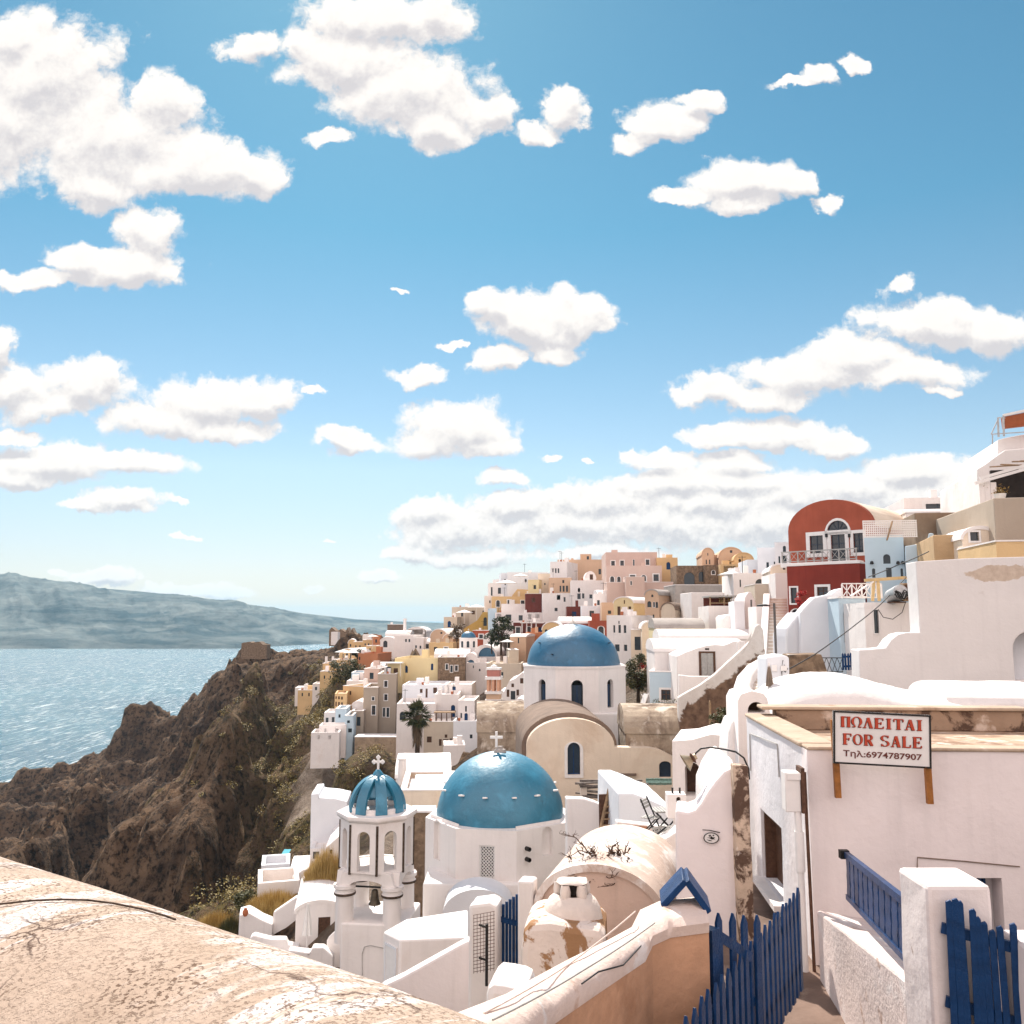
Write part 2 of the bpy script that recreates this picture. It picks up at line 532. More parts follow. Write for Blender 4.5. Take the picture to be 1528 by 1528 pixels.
# ------------------------------------------------------------------ shared materials
def domepaint(name, col):
    m = plaster(name, col, .12, 1.1, .45, 7, dirt=(tuple(min(1, c * 1.8 + .04) for c in col), 1.3, .54, .2, .55), dirt2=(tuple(c * .5 for c in col), 2.6, .60, .12, .5), streak=.25)
    b = m.node_tree.nodes['Principled BSDF']
    b.inputs['Roughness'].default_value = .46; b.inputs['Specular IOR Level'].default_value = .75
    b.inputs['Coat Weight'].default_value = .35; b.inputs['Coat Roughness'].default_value = .42
    return m
W_A = (.81, .76, .735)
M = {}
M['white'] = plaster('white_limewash', W_A, .06, .5, .28, 11, dirt=((.60, .49, .42), .42, .56, .2, .5), streak=.22)
M['white2'] = plaster('bluish_limewash', (.74, .75, .78), .06, .6, .2)
M['dirty'] = plaster('stained_limewash', W_A, .08, .6, .3, 12, dirt=((.42, .33, .25), .55, .55, .14, .75), streak=.25)
M['worn'] = plaster('worn_plaster', (.72, .63, .55), .12, .7, .4, 10, dirt=((.36, .27, .19), .9, .55, .12, .8), dirt2=((.82, .78, .75), 1.6, .58, .10, .9))
M['cream'] = plaster('cream_plaster', (.78, .66, .53), .08, .5, .3, dirt=((.52, .36, .24), .32, .50, .2, .65), streak=.2)
M['beige'] = plaster('beige_plaster', (.60, .51, .41), .08, .4, .25, streak=.2)
M['taupe'] = plaster('taupe_plaster', (.42, .345, .275), .06, .4, .2, streak=.15)
M['yellow'] = plaster('yellow_plaster', (.74, .61, .36), .07, .4, .2, streak=.12)
M['ochre'] = plaster('ochre_plaster', (.68, .47, .25), .10, .4, .2, streak=.15)
M['mustard'] = plaster('mustard_plaster', (.62, .39, .12), .10, .5, .2)
M['peach'] = plaster('peach_plaster', (.62, .43, .30), .10, .35, .2, streak=.12)
M['pink'] = plaster('pink_plaster', (.60, .45, .39), .07, .4, .2, streak=.1)
M['terracotta'] = plaster('terracotta_plaster', (.46, .19, .095), .10, .4, .2, streak=.1)
M['red'] = plaster('red_plaster', (.385, .095, .055), .18, .5, .25, 10, streak=.3)
M['darkred'] = plaster('dark_red_plaster', (.235, .040, .028), .16, .5, .25, 10, streak=.35)
M['brownplaster'] = plaster('weathered_brown_render', (.27, .19, .13), .2, .9, .45, 9, dirt=((.42, .32, .23), .7, .55, .15, .6), streak=.3)
M['sand'] = plaster('sandy_ochre_render', (.50, .345, .20), .14, .8, .3, 10, dirt=((.28, .17, .09), .8, .58, .1, .6), streak=.2)
M['copingtan'] = plaster('tan_worn_coping', (.50, .385, .29), .16, 1.5, .5, 10, dirt=((.26, .17, .11), 1.8, .56, .1, .7), dirt2=((.70, .62, .55), 2.4, .58, .1, .6))
M['maroon'] = plaster('maroon_plaster', (.16, .045, .035), .15, .5, .2)
M['skyblue'] = plaster('light_blue_plaster', (.50, .62, .70), .05, .5, .2)
M['stone'] = plaster('brown_stone_wall', (.26, .18, .12), .35, 3.0, .9, 6, dirt=((.12, .08, .055), 2.5, .5, .1, .8))
M['tuff'] = plaster('pale_tuff', (.40, .30, .21), .25, 1.2, .8, 5, dirt=((.20, .14, .10), .8, .55, .12, .7))
M['weathered'] = plaster('weathered_vault_plaster', (.46, .37, .28), .15, .5, .45, 9, dirt=((.13, .085, .06), .42, .44, .16, .95), dirt2=((.72, .64, .55), .9, .52, .10, .8), streak=.5)
M['greyroof'] = plaster('grey_roof_screed', (.40, .36, .33), .15, .8, .3, 9, dirt=((.17, .14, .12), 1.0, .56, .14, .5))
M['brownroof'] = plaster('brown_roof_screed', (.22, .16, .125), .2, 1.2, .4, 9)
M['dome_near'] = domepaint('teal_blue_dome_paint', (.014, .170, .275))
M['dome_far'] = domepaint('deep_blue_dome_paint', (.007, .112, .218))
M['bluepaint'] = plaster('cobalt_blue_paint', (.008, .046, .145), .30, 5, .35, 40, dirt=((.20, .19, .19), 5.5, .66, .03, .55), dirt2=((.004, .018, .055), 2.2, .55, .15, .6), rough=.36)
M['shutter'] = plain('dark_blue_shutter', (.014, .030, .055), .45, 0, .4, .15, 9)
M['pane'] = glass_dark('dark_window_glass')
M['brown'] = plain('brown_wood', (.10, .048, .028), .6, 0, .3, .25, 12, .2)
M['greywood'] = plain('grey_painted_wood', (.40, .39, .37), .6, 0, .3, .12, 10, .15)
M['drywood'] = plain('weathered_wood', (.33, .22, .13), .75, 0, .2, .25, 8, .3)
M['ochrewood'] = plain('orange_wood', (.32, .125, .03), .6, 0, .3, .25, 8, .25)
M['frame'] = plain('white_frame_paint', (.78, .75, .73), .6, 0, .3, .04, 5)
M['iron'] = plain('dark_iron', (.022, .020, .020), .55, .3, .4, .2, 20)
M['rust'] = plain('rusty_brown_iron', (.11, .055, .035), .75, .1, .3, .3, 14, .3)
M['clay'] = plain('terracotta_clay', (.42, .14, .065), .8, 0, .2, .15, 9)
M['canvas'] = plain('white_canvas', (.74, .72, .70), .85, 0, .1, .05, 4)
M['canvasbrown'] = plain('brown_canvas', (.23, .18, .14), .85, 0, .1, .15, 4)
M['orangecanvas'] = plain('orange_brown_canvas', (.33, .10, .045), .8, 0, .1, .12, 4)
M['bell'] = plain('bronze_bell_metal', (.085, .070, .050), .45, .7, .5, .3, 9)
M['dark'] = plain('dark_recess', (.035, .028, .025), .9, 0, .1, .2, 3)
M['marble'] = plain('white_marble', (.76, .74, .72), .5, 0, .3, .05, 6)

def leafmat(name, a, b_, c=None):
    m, nt, b = new_mat(name); q = NB(nt)
    n1 = q.noise(q.co(), 1.4, 4, .6)
    info = q.n('ShaderNodeNewGeometry')
    col = q.mix(info.outputs['Random Per Island'], a, b_)
    if c: col = q.mix(q.rng(n1, .48, .62, 0, .8), col, c)
    q.l(col, b.inputs['Base Color']); b.inputs['Roughness'].default_value = .65; b.inputs['Specular IOR Level'].default_value = .25
    return m
M['leaf_dark'] = leafmat('dark_green_leaves', (.012, .022, .008), (.050, .066, .022), (.10, .10, .045))
M['leaf_olive'] = leafmat('olive_leaves', (.030, .034, .012), (.12, .115, .045), (.20, .17, .08))
M['leaf_gold'] = leafmat('golden_dry_leaves', (.16, .095, .025), (.36, .24, .075), (.44, .33, .13))
M['leaf_red'] = leafmat('red_flowers', (.30, .02, .02), (.62, .08, .07))
M['palm_leaf'] = leafmat('palm_fronds', (.020, .028, .010), (.085, .095, .035), (.15, .14, .06))
M['palm_dry'] = leafmat('dry_palm_fronds', (.085, .055, .03), (.20, .14, .085))
M['bark'] = plain('bark', (.075, .05, .035), .9, 0, .1, .35, 9, .4)
M['drypost'] = M['drywood']

M['leaf_scrub'] = leafmat('scrub_leaves', (.05, .044, .013), (.27, .20, .055), (.36, .27, .09))
M['grass_gold'] = leafmat('dry_golden_grass', (.30, .185, .055), (.58, .41, .15), (.66, .50, .22))

# ------------------------------------------------------------------ the village: one row per house, walls measured on the photograph
HOUSES = []
def H(name, label, x0, x1, yt, yb, D, dep, mat, rot=0, top='flat', ys=None, wins=(), roof='white', skirt=2.5, cat='house', group=None, **k):
    HOUSES.append(dict(name=name, label=label, x0=x0, x1=x1, yt=yt, yb=yb, D=D, dep=dep, mat=mat, rot=rot, top=top, ys=ys,
                       wins=wins, roof=roof, skirt=skirt, cat=cat, group=group, **k))

# --- far end of the headland
H('castle_ruin', 'ruined brown stone fort with a broken top on the far clifftop', 491, 532, 936, 950, 236, 9, 'stone', 6, 'ruin', cat='ruin')
H('castle_ruin', 'crumbled low stone ruin on the bare ridge left of the fort', 360, 398, 957, 970, 250, 5, 'stone', 4, 'ruin', cat='ruin')
H('white_hut', 'tiny white flat hut just under the ruined fort', 494, 504, 943, 948, 228, 3, 'white', 0)
H('white_house', 'plain white block behind the small red house at the headland end', 541, 554, 947, 956, 200, 5, 'white', 5)
H('stone_house', 'long low brown building on the skyline behind a white spire', 578, 602, 932, 942, 205, 6, 'brownroof', 3, cat='house')
H('white_house', 'white vaulted building against the sea, right of the thin white spire', 607, 636, 936, 955, 192, 6, 'white', -6, 'vault', ys=943, wins=[('n', 631, 939, 634, 942), ('n', 631, 942.5, 634, 946)])
H('ochre_house', 'small ochre vaulted house highest in the far ochre cluster', 519, 531, 954, 968, 196, 5, 'ochre', 8, 'vault', ys=960, wins=[('n', 522, 961, 524, 965)])
H('ochre_house', 'ochre house with two white terrace lines in the far ochre cluster', 527, 542, 958, 970, 190, 5, 'ochre', 4, wins=[('n', 530, 963, 532, 966), ('n', 536, 963, 538, 966)])
H('ochre_house', 'ochre flat house touching the left side of the small red house', 541, 556, 955, 974, 186, 6, 'ochre', 4, wins=[('n', 544, 960, 546, 963), ('n', 549, 960, 551, 964)])
H('red_house', 'small dark red cube house with one window on the headland', 555, 567, 948, 966, 182, 5, 'terracotta', 5, roof='terracotta', wins=[('n', 560, 954, 562.5, 959)])
H('ochre_house', 'low ochre terrace house in front of the small red house', 546, 562, 964, 978, 174, 5, 'ochre', -4, wins=[('n', 551, 967, 553, 971)])
H('white_house', 'white house with a tall arched niche beside the small red house', 567, 590, 951, 976, 172, 7, 'white', 6, 'vault', ys=957, wins=[('A', 572, 956, 578, 966)])
H('white_house', 'big plain white cube with two small windows high on its wall', 588, 617, 948, 976, 168, 8, 'white', -8, wins=[('n', 604.5, 953.5, 607, 958), ('n', 609.5, 953.5, 612, 958)])
H('white_house', 'white house with a long pitched top behind the big white cube', 575, 612, 941, 952, 180, 7, 'white', 0, 'vaultx', ys=947)
H('white_house', 'low white house with two windows, right of the big white cube', 616, 632, 952, 974, 166, 6, 'white', -5, wins=[('n', 619.5, 963, 622, 967), ('n', 626, 963.5, 628.5, 968)])
H('white_house', 'white barrel roofed cottage between the white cube and the brown vault', 629, 643, 953, 972, 168, 6, 'white', 0, 'vaultx', ys=960)
H('vault_house', 'yellow fronted vault house with a white roof on the cliff edge', 506, 530, 968, 986, 170, 7, 'ochre', -26, 'vault', ys=978, wins=[('n', 511, 976, 513, 982), ('n', 516, 975, 519, 982), ('n', 522, 976, 524, 982)])
H('ochre_house', 'ochre house stepping down the cliff under the yellow vault house', 497, 522, 985, 1000, 164, 6, 'ochre', 0, wins=[('n', 503, 989, 505, 993)])
H('peach_house', 'peach house with two white chimneys at the village edge', 481, 511, 990, 1014, 160, 7, 'ochre', 4, wins=[('n', 486, 996, 488, 1000)], chim=[(484, 487, 980, 990), (494, 497, 980, 990)])
H('ochre_house', 'low ochre house below the peach house with two chimneys', 477, 504, 1002, 1022, 155, 6, 'ochre', 0, wins=[('n', 483, 1008, 485, 1013), ('n', 492, 1008, 494, 1013)])
H('ochre_house', 'ochre terrace lowest on the cliff among dry bushes', 444, 470, 1030, 1046, 165, 5, 'ochre', 4, wins=[('n', 450, 1034, 452, 1039), ('n', 460, 1034, 462, 1039)])
H('white_hut', 'white hut on the cliff just above the lowest ochre terrace', 466, 481, 1020, 1036, 162, 5, 'white', 4, wins=[('n', 470, 1025, 473, 1030)])
H('white_hut', 'white canopy roofed hut left of the cactus clump', 440, 468, 1026, 1034, 170, 5, 'white', 6)
H('terracotta_house', 'orange-red cube house with one slit window above the olive tree', 534, 563, 975, 1002, 156, 8, 'terracotta', -10, roof='terracotta', wins=[('n', 535.5, 980, 537.5, 985)])
H('blue_house', 'pale blue cube left of the pinkish house and above white terraces', 524, 543, 1004, 1026, 142, 6, 'skyblue', 4, wins=[('n', 528, 1011, 531, 1016), ('n', 536, 1012, 539, 1016)])
H('white_terrace', 'low white terrace block on top of the orange house', 517, 543, 1016, 1028, 138, 5, 'white', 4)
H('pink_house', 'dull pinkish house behind the yellow tower house terrace', 543, 566, 998, 1020, 140, 7, 'pink', -4)
H('white_house', 'white vault peeping between the orange-red cube and yellow house', 553, 574, 989, 1000, 148, 6, 'white2', 0, 'vaultx', ys=995)
H('orange_house', 'orange house with three tall openings under a white roof edge', 511, 543, 1024, 1060, 132, 7, 'ochre', -24, wins=[('D', 513, 1031, 515.5, 1037), ('D', 517, 1031, 519.5, 1037), ('D', 521.5, 1031, 524, 1037)])
H('orange_house', 'orange front wing with two rows of three brown windows', 499, 517, 1035, 1062, 127, 6, 'ochre', 8, roof='peach',
  wins=[('D', 500.5, 1039, 502.5, 1043), ('D', 504.5, 1039, 507, 1043.5), ('D', 509, 1039.5, 511.5, 1044), ('D', 500.5, 1047, 502.5, 1054), ('D', 504.5, 1047.5, 507, 1054.5), ('D', 509, 1048, 511.5, 1055.5)])
H('white_house', 'white gabled shed wedged between orange house and beige tower', 525, 543, 1047, 1068, 124, 5, 'white', 0, 'vault', ys=1053)
# --- yellow tower house
H('yellow_house', 'tall yellow house with a blue arched window beside its terrace', 588, 654, 982, 1062, 129, 9, 'yellow', -7, roof='cream', wins=[('b', 602, 993, 608.5, 1004), ('b', 643, 990, 646.5, 1000), ('n', 629, 1013, 631.5, 1017)])
H('yellow_house', 'small yellow cube under a white canopy on the tower house terrace', 578, 600, 990, 1008, 127, 5, 'yellow', -4, roof='yellow')
H('beige_tower', 'tall beige tower house with stacked windows beside the yellow house', 562, 590, 1006, 1102, 124, 8, 'taupe', 3, roof='white', skirt=5,
  wins=[('w', 573.5, 1016, 578, 1025), ('w', 573.5, 1036, 578, 1045), ('w', 571.5, 1056, 574.5, 1069.5), ('w', 577, 1056, 580.5, 1070)])
H('beige_house', 'lower beige wing on the left of the beige tower', 541, 563, 1026, 1103, 123, 8, 'taupe', 3, skirt=5, wins=[('w', 555, 1040, 558.5, 1045), ('w', 555, 1053, 560, 1066.5)])
H('beige_house', 'lowest plain beige wing at the left foot of the tower house', 524, 542, 1061, 1100, 121, 7, 'taupe', 3, skirt=5)
H('blue_house', 'narrow pale blue house with two square windows left of beige tower', 514, 526, 1068, 1110, 117, 6, 'skyblue', 4, wins=[('n', 518, 1075, 522, 1079), ('n', 519.5, 1087, 525, 1093)])
H('white_house', 'white house with open door frame on the cliff below orange house', 483, 502, 1063, 1090, 122, 5, 'white', 4, wins=[('n', 486, 1071, 490, 1080), ('n', 495, 1070, 499, 1078)])
H('blue_house', 'pale blue stepped block behind the narrow blue house', 500, 516, 1058, 1088, 119, 5, 'skyblue', 4, wins=[('n', 505, 1066, 508, 1071)])
H('white_terrace', 'white terrace wall stepping down to the cliff under the pale blue houses', 476, 516, 1082, 1096, 116, 3, 'white', 5, cat='terrace', skirt=3.0, wins=[('n', 484, 1087, 487, 1094), ('n', 500, 1087, 505, 1095)])
H('white_terrace', 'lowest white terrace block at the cliff edge near dry scrub', 464, 506, 1093, 1104, 113, 4, 'white', 6, cat='terrace', skirt=3.5, wins=[('n', 474, 1097, 477, 1103), ('n', 490, 1097, 494, 1103)])
H('tuff_wall', 'crumbling pale tuff retaining wall under the beige tower', 528, 640, 1100, 1160, 116, 3, 'tuff', 0, 'slab', cat='wall', skirt=8)
H('cave_house', 'cave house with a round pale front in the tuff below the palm', 586, 616, 1118, 1142, 113, 4, 'tuff', 0, 'vault', ys=1130, roof='tuff', wins=[('n', 595, 1128, 602, 1134)])
# --- white hotel by the palm
H('white_house', 'long white house with a round end wall behind the palm', 600, 664, 1022, 1050, 119, 8, 'white2', 0, wins=[('D', 626.5, 1028, 630.5, 1034), ('D', 635, 1027.5, 638, 1041), ('D', 646.5, 1026, 652, 1034.5)])
H('white_house', 'white house with small blue window and blue door', 663, 704, 1021, 1050, 118, 6, 'white', -3, wins=[('b', 667, 1022, 670.5, 1034), ('b', 675, 1023, 680, 1030)])
H('white_house', 'white flat house with a dark arched opening behind the palm', 591, 650, 1050, 1112, 111, 8, 'white', 2, wins=[('A', 596.5, 1062, 605, 1075), ('n', 642, 1065, 645, 1072)], skirt=5)
H('white_house', 'white house with a pergola terrace right of the palm', 648, 684, 1036, 1078, 112, 7, 'white', 0, wins=[('b', 673, 1052, 679, 1070)])
H('beige_house', 'cream ground floor with brown double doors right of the palm', 632, 678, 1077, 1118, 108, 6, 'beige', 0, roof='white', wins=[('D', 637, 1099, 644, 1108), ('D', 655, 1103, 659, 1113), ('D', 661, 1103, 669, 1115), ('D', 671, 1102, 675, 1113), ('D', 663.5, 1096, 667.5, 1101)])
H('white_house', 'white house with three narrow windows under a roof terrace', 683, 708, 1045, 1080, 110, 7, 'white', -3, wins=[('n', 694, 1053.5, 696.5, 1062), ('n', 687, 1064, 689.5, 1071.5), ('n', 702, 1066, 704.5, 1073), ('b', 693, 1064, 698, 1075)])
H('white_house', 'plain white house with faint blind arches left of the weathered vault', 676, 712, 1076, 1124, 106, 6, 'white2', 0, wins=[('n', 701, 1096, 705, 1102)])
H('white_hut', 'small white block below the brown double doors', 662, 694, 1112, 1128, 98, 4, 'white', 5)
# --- blue domed church in the middle distance
H('white_house', 'white church wall with two tiny windows below the blue apses', 695, 727, 989, 1016, 131, 7, 'white', -4, wins=[('A', 705.5, 993, 707, 997), ('A', 714.5, 998, 717, 1001.5)], roof='white')
H('church_vault', 'white vault with a large blue arched tympanum', 706, 741, 963, 992, 136, 9, 'white', -8, 'vault', ys=979, cat='church', wins=[('T', 714, 966, 739, 980)])
H('church_vault', 'small white vault with a low blue arch left of the big blue arch', 694, 711, 975, 995, 133, 7, 'white', -4, 'vault', ys=985, cat='church', wins=[('T', 697.5, 984.5, 708, 990)])
H('brown_house', 'brown stone house with white framed door and windows', 653, 694, 981, 1016, 128, 8, 'stone', 2, roof='white', wins=[('w', 665, 991, 668.5, 999), ('w', 672, 993, 675.5, 1003), ('w', 679, 993, 683, 1001)])
H('white_house', 'white barrel roof behind the brown stone house', 648, 700, 969, 990, 135, 7, 'white', 0, 'vaultx', ys=981)
H('brown_vault', 'brownish pink vault house with a small window, right of white cottages', 642, 667, 939, 962, 160, 9, 'peach', -16, 'vault', ys=950, wins=[('n', 657, 943, 660, 946)])
H('brown_vault', 'smaller pinkish vault stuck on the right of the brown vault', 661, 676, 946, 962, 156, 6, 'peach', -10, 'vault', ys=953)
H('ochre_house', 'long ochre terrace wall below the two pinkish vaults', 640, 676, 959, 978, 148, 6, 'ochre', -12, roof='beige')
H('beige_house', 'beige cube house with one window against the sea horizon', 674, 700, 906, 928, 176, 8, 'beige', -5, wins=[('n', 688, 912, 691, 920)])
H('beige_house', 'lower beige house at the left foot of the beige cube', 662, 682, 921, 944, 170, 7, 'beige', -4)
H('beige_house', 'flat beige roofed house behind the ochre stair house', 700, 742, 906, 920, 174, 6, 'beige', 0)
H('ochre_house', 'mustard house with an arched doorway and a sloping stair wall', 692, 731, 913, 948, 158, 7, 'mustard', -5, 'outline', outl=[(692, 945), (731, 945), (731, 914), (721, 913), (712, 926), (692, 938)], wins=[('A', 721.5, 921, 726.5, 934)])
H('red_house', 'low red house with a white roof edge behind the small blue dome', 705, 730, 941, 956, 150, 6, 'red', -4)
H('white_house', 'white vault between the red house and the dark tree', 721, 744, 944, 962, 148, 6, 'white', -14, 'vault', ys=954)
# --- upper left flank
H('blue_house', 'pale blue end house at the left of the long white hotel', 730, 741, 908, 946, 152, 6, 'skyblue', 4)
H('white_hotel', 'long white hotel with a row of dark windows behind the dark tree', 739, 812, 914, 932, 150, 7, 'white', 2, wins=[('n', 741, 916, 748, 924), ('n', 755, 917, 763, 925), ('n', 774, 918, 780, 926), ('n', 788, 916, 793, 924), ('n', 799, 916, 805, 922)])
H('white_house', 'upper white storey with wavy top above the long white hotel', 748, 810, 901, 914, 156, 7, 'white', 0)
H('maroon_house', 'dark maroon terrace house with a white pergola frame', 766, 816, 929, 950, 138, 6, 'maroon', 0, roof='white')
H('white_house', 'white house with a door and small windows beside the white tent', 810, 862, 885, 916, 148, 8, 'white', 0, wins=[('n', 831, 888, 836, 895), ('W', 851, 886, 856, 900), ('n', 827.5, 907, 832, 912), ('n', 841, 891, 844, 898)])
H('white_house', 'white house with an oval window and three dark windows', 852, 908, 866, 900, 142, 8, 'white', -3, wins=[('o', 862, 877, 866, 884), ('n', 861.5, 885.5, 866.5, 894), ('n', 868.5, 885.5, 872, 893), ('n', 879.5, 887, 884, 893)])
H('peach_house', 'terracotta house with three tall shuttered windows in a row', 819, 853, 862, 888, 150, 8, 'peach', -5, wins=[('n', 835, 874, 837.5, 883), ('n', 839.5, 874, 842.5, 883), ('n', 844.5, 874, 847.5, 883), ('n', 839, 865.5, 842, 870)])
H('peach_house', 'large peach mansion on the ridge with small dark windows', 832, 902, 835, 872, 158, 10, 'peach', -6, roof='peach', wins=[('n', 851, 850, 854.5, 857), ('n', 857.5, 850, 861, 857), ('n', 893, 849, 897, 857)])
H('peach_house', 'small peach roof tower with one window on the ridge mansion', 866, 882, 827, 837, 160, 5, 'peach', -6, wins=[('n', 875.5, 830, 879, 835)])
H('grey_house', 'pale grey house with a row of windows at the left of the ridge mansion', 821, 846, 838, 862, 152, 7, 'white', -20, wins=[('n', 824, 848, 826, 854), ('n', 828, 848, 830.5, 855), ('n', 832, 848, 834.5, 855)])
H('white_arch', 'white arched porch set before the ridge mansion', 873, 889, 853, 868, 146, 3, 'white', 0, 'vault', ys=864, cat='porch', wins=[('D', 880, 857, 885, 865)])
H('yellow_house', 'cream house with a white outside stair on the upper slope', 803, 831, 856, 890, 156, 7, 'cream', -5, wins=[('n', 812, 870, 814, 873)])
H('yellow_house', 'small yellow cube house with one window in front of the cream house', 788, 804, 865, 888, 154, 5, 'yellow', -14, wins=[('n', 796, 873, 800, 879)])
H('white_house', 'large grey-white block with an oval window on the skyline', 757, 818, 854, 886, 164, 9, 'white2', 3, wins=[('o', 783, 864, 786, 869), ('n', 752, 1, 753, 2)][:1])
H('white_house', 'narrow white end block at the left of the skyline block', 748, 758, 855, 884, 166, 8, 'white2', 4, wins=[('n', 752.5, 864, 755, 873)])
H('white_house', 'white porch house with columns at the left end of the skyline', 729, 753, 870, 892, 166, 6, 'white', 3, wins=[('n', 732.5, 876, 735, 889), ('n', 743, 877, 747.5, 886)])
H('white_hut', 'white cube below the porch house at the left end of the slope', 723, 736, 889, 906, 164, 5, 'white', 3, wins=[('n', 730, 896, 732, 900)])
H('ochre_house', 'long ochre terrace house below the grey-white skyline block', 734, 788, 890, 912, 160, 7, 'ochre', 2, roof='cream')
H('ochre_house', 'ochre upper terrace with a white umbrella beside it', 764, 790, 879, 896, 161, 5, 'ochre', 0, 'outline', outl=[(764, 896), (790, 896), (790, 880), (772, 879), (764, 889)])
H('brown_house', 'dark brown pergola house between ochre terrace and stair house', 784, 812, 886, 902, 153, 5, 'maroon', 0, roof='white')
H('orange_house', 'orange-cream tower house with one slit window right of the dark tree', 761, 785, 946, 986, 118, 7, 'peach', -12, 'vaultx', ys=950, wins=[('n', 772.5, 952, 774.5, 960)])
H('red_house', 'orange-red house right of the slit window tower', 784, 810, 944, 972, 124, 7, 'terracotta', -3, roof='peach', wins=[('n', 787, 952, 789, 955)])
H('beige_house', 'beige block with small signs left of the big blue dome', 760, 774, 970, 1000, 112, 6, 'beige', 4)
H('beige_house', 'long beige house behind the orange bell tower', 726, 778, 990, 1014, 110, 7, 'beige', -4, roof='beige', wins=[('n', 748, 1003, 751, 1012)])
H('white_house', 'white house with a stepped wavy gable and three brown windows', 744, 790, 1004, 1052, 92, 7, 'white', -4, 'outline', outl=[(744, 1052), (790, 1052), (790, 1004), (779, 1004), (772, 1010), (768, 1013), (760, 1016), (756, 1024), (752, 1032), (744, 1034)],
  wins=[('D', 763, 1020, 767, 1025.5), ('D', 776, 1012, 781, 1020), ('D', 756, 1029, 760, 1040), ('D', 770.5, 1029, 774.5, 1038), ('W', 762, 1031, 769, 1044)])
H('cream_hut', 'small cream vault beside the white wavy gable house', 768, 784, 1044, 1056, 86, 4, 'cream', -6, 'vault', ys=1052)
# --- behind the big dome
H('ochre_vault', 'ochre arch fronted vault just behind the big blue dome top', 809, 838, 928, 952, 108, 7, 'ochre', -8, 'vault', ys=940, wins=[('A', 813, 939, 817, 945)])
H('red_house', 'long red house under a white barrel roof behind the dome', 836, 884, 920, 952, 112, 7, 'red', 0, 'vaultx', ys=930)
H('red_house', 'red garden wall house with plants right of the dome', 880, 912, 926, 956, 106, 6, 'red', -3, roof='maroon')
H('maroon_house', 'dark maroon cube between white houses on the slope', 846, 870, 905, 922, 128, 6, 'maroon', -2, roof='maroon')
H('white_house', 'blank bluish white wall house right of the dark maroon cube', 868, 900, 904, 930, 122, 7, 'white2', -3)
H('white_house', 'white house with one blue-framed window above the blank wall', 886, 918, 886, 910, 128, 6, 'white', -4, wins=[('n', 891, 895.5, 895, 903)])
H('white_house', 'light blue-white vaults in a row below the pink mansion', 892, 946, 879, 896, 134, 8, 'skyblue', 0, 'vaultx', ys=889)
H('white_house', 'white barrel roof right of the light blue vaults', 938, 984, 884, 900, 126, 8, 'white', 0, 'vaultx', ys=895)
H('peach_house', 'narrow peach house left of the yellow arch gabled house', 898, 918, 899, 928, 116, 6, 'peach', -4, roof='cream', wins=[('n', 907, 911, 912, 916)])
# --- pink mansion and the ridge
H('pink_house', 'upper storey of the pink mansion with white framed windows', 904, 981, 824, 848, 142, 10, 'pink', -2, roof='pink', wins=[('w', 912, 837, 917.5, 844), ('w', 925.5, 836.5, 931, 844), ('w', 944.5, 835, 947, 844), ('w', 963.5, 835, 969, 843)])
H('pink_house', 'lower storey of the pink mansion with white arches', 905, 988, 844, 874, 134, 8, 'pink', -2, roof='pink', wins=[('a', 910.5, 860, 916.5, 870), ('a', 921, 860.5, 926, 869), ('w', 940, 858, 948, 866), ('a', 957, 858, 964, 867), ('w', 975, 857, 983, 867)])
H('pink_wall', 'pink terrace wall with a niche below the pink mansion', 906, 1005, 869, 886, 127, 5, 'pink', -2, cat='wall', wins=[('a', 957, 877, 961, 883)])
H('pink_kiosk', 'small pink roof kiosk with one window on the pink terrace', 934, 962, 861, 878, 125, 4, 'pink', -2, cat='kiosk', wins=[('w', 940.5, 867, 943, 873)])
H('ochre_house', 'ochre house on the ridge with a white stair at its side', 981, 1012, 832, 872, 140, 8, 'ochre', -4, roof='ochre')
H('stone_arcade', 'brown stone arcade with two arched openings on the ridge', 1010, 1056, 844, 882, 128, 6, 'stone', -2, roof='peach', cat='arcade', wins=[('A', 1020.5, 854, 1037, 874), ('A', 1042.5, 853, 1051.5, 868)])
H('stone_wall', 'brown stone wall with a white niche right of the arcade', 1052, 1080, 843, 880, 127, 5, 'stone', -2, roof='peach', cat='wall', wins=[('a', 1062, 851, 1067, 857), ('n', 1071, 862, 1074, 868)])
H('peach_vault', 'narrow peach vault house at the left of the peach dome', 1048, 1066, 818, 848, 132, 8, 'peach', -6, 'vault', ys=828, roof='peach', wins=[('A', 1055.5, 825, 1057, 829), ('n', 1053, 835, 1055, 842), ('n', 1058, 835, 1060, 842)])
H('peach_vault', 'wide peach vault house with a terrace rail on the ridge', 1073, 1110, 817, 848, 131, 9, 'peach', -6, 'vault', ys=832, roof='peach', wins=[('n', 1089, 821, 1093, 825), ('n', 1086, 836, 1096, 842)])
H('peach_house', 'peach house between the two peach vaults', 1064, 1076, 828, 848, 133, 7, 'peach', -4, roof='peach', wins=[('n', 1072, 837, 1075, 842)])
H('ochre_vault', 'ochre vault house right of the wide peach vault', 1096, 1125, 825, 856, 127, 8, 'ochre', -6, 'vault', ys=836, roof='ochre', wins=[('o', 1102, 834, 1106, 839)])
H('ochre_house', 'ochre house with pebble patterned panels below the ochre vault', 1076, 1120, 842, 878, 125, 5, 'ochre', -3, roof='ochre', wins=[('P', 1079.5, 844.5, 1098.5, 857.5), ('P', 1102, 843, 1116.5, 851.5), ('D', 1087, 861, 1091, 867)])
H('white_house', 'white wall house at the left of the angular white villa', 1116, 1134, 835, 866, 98, 6, 'white2', -5)
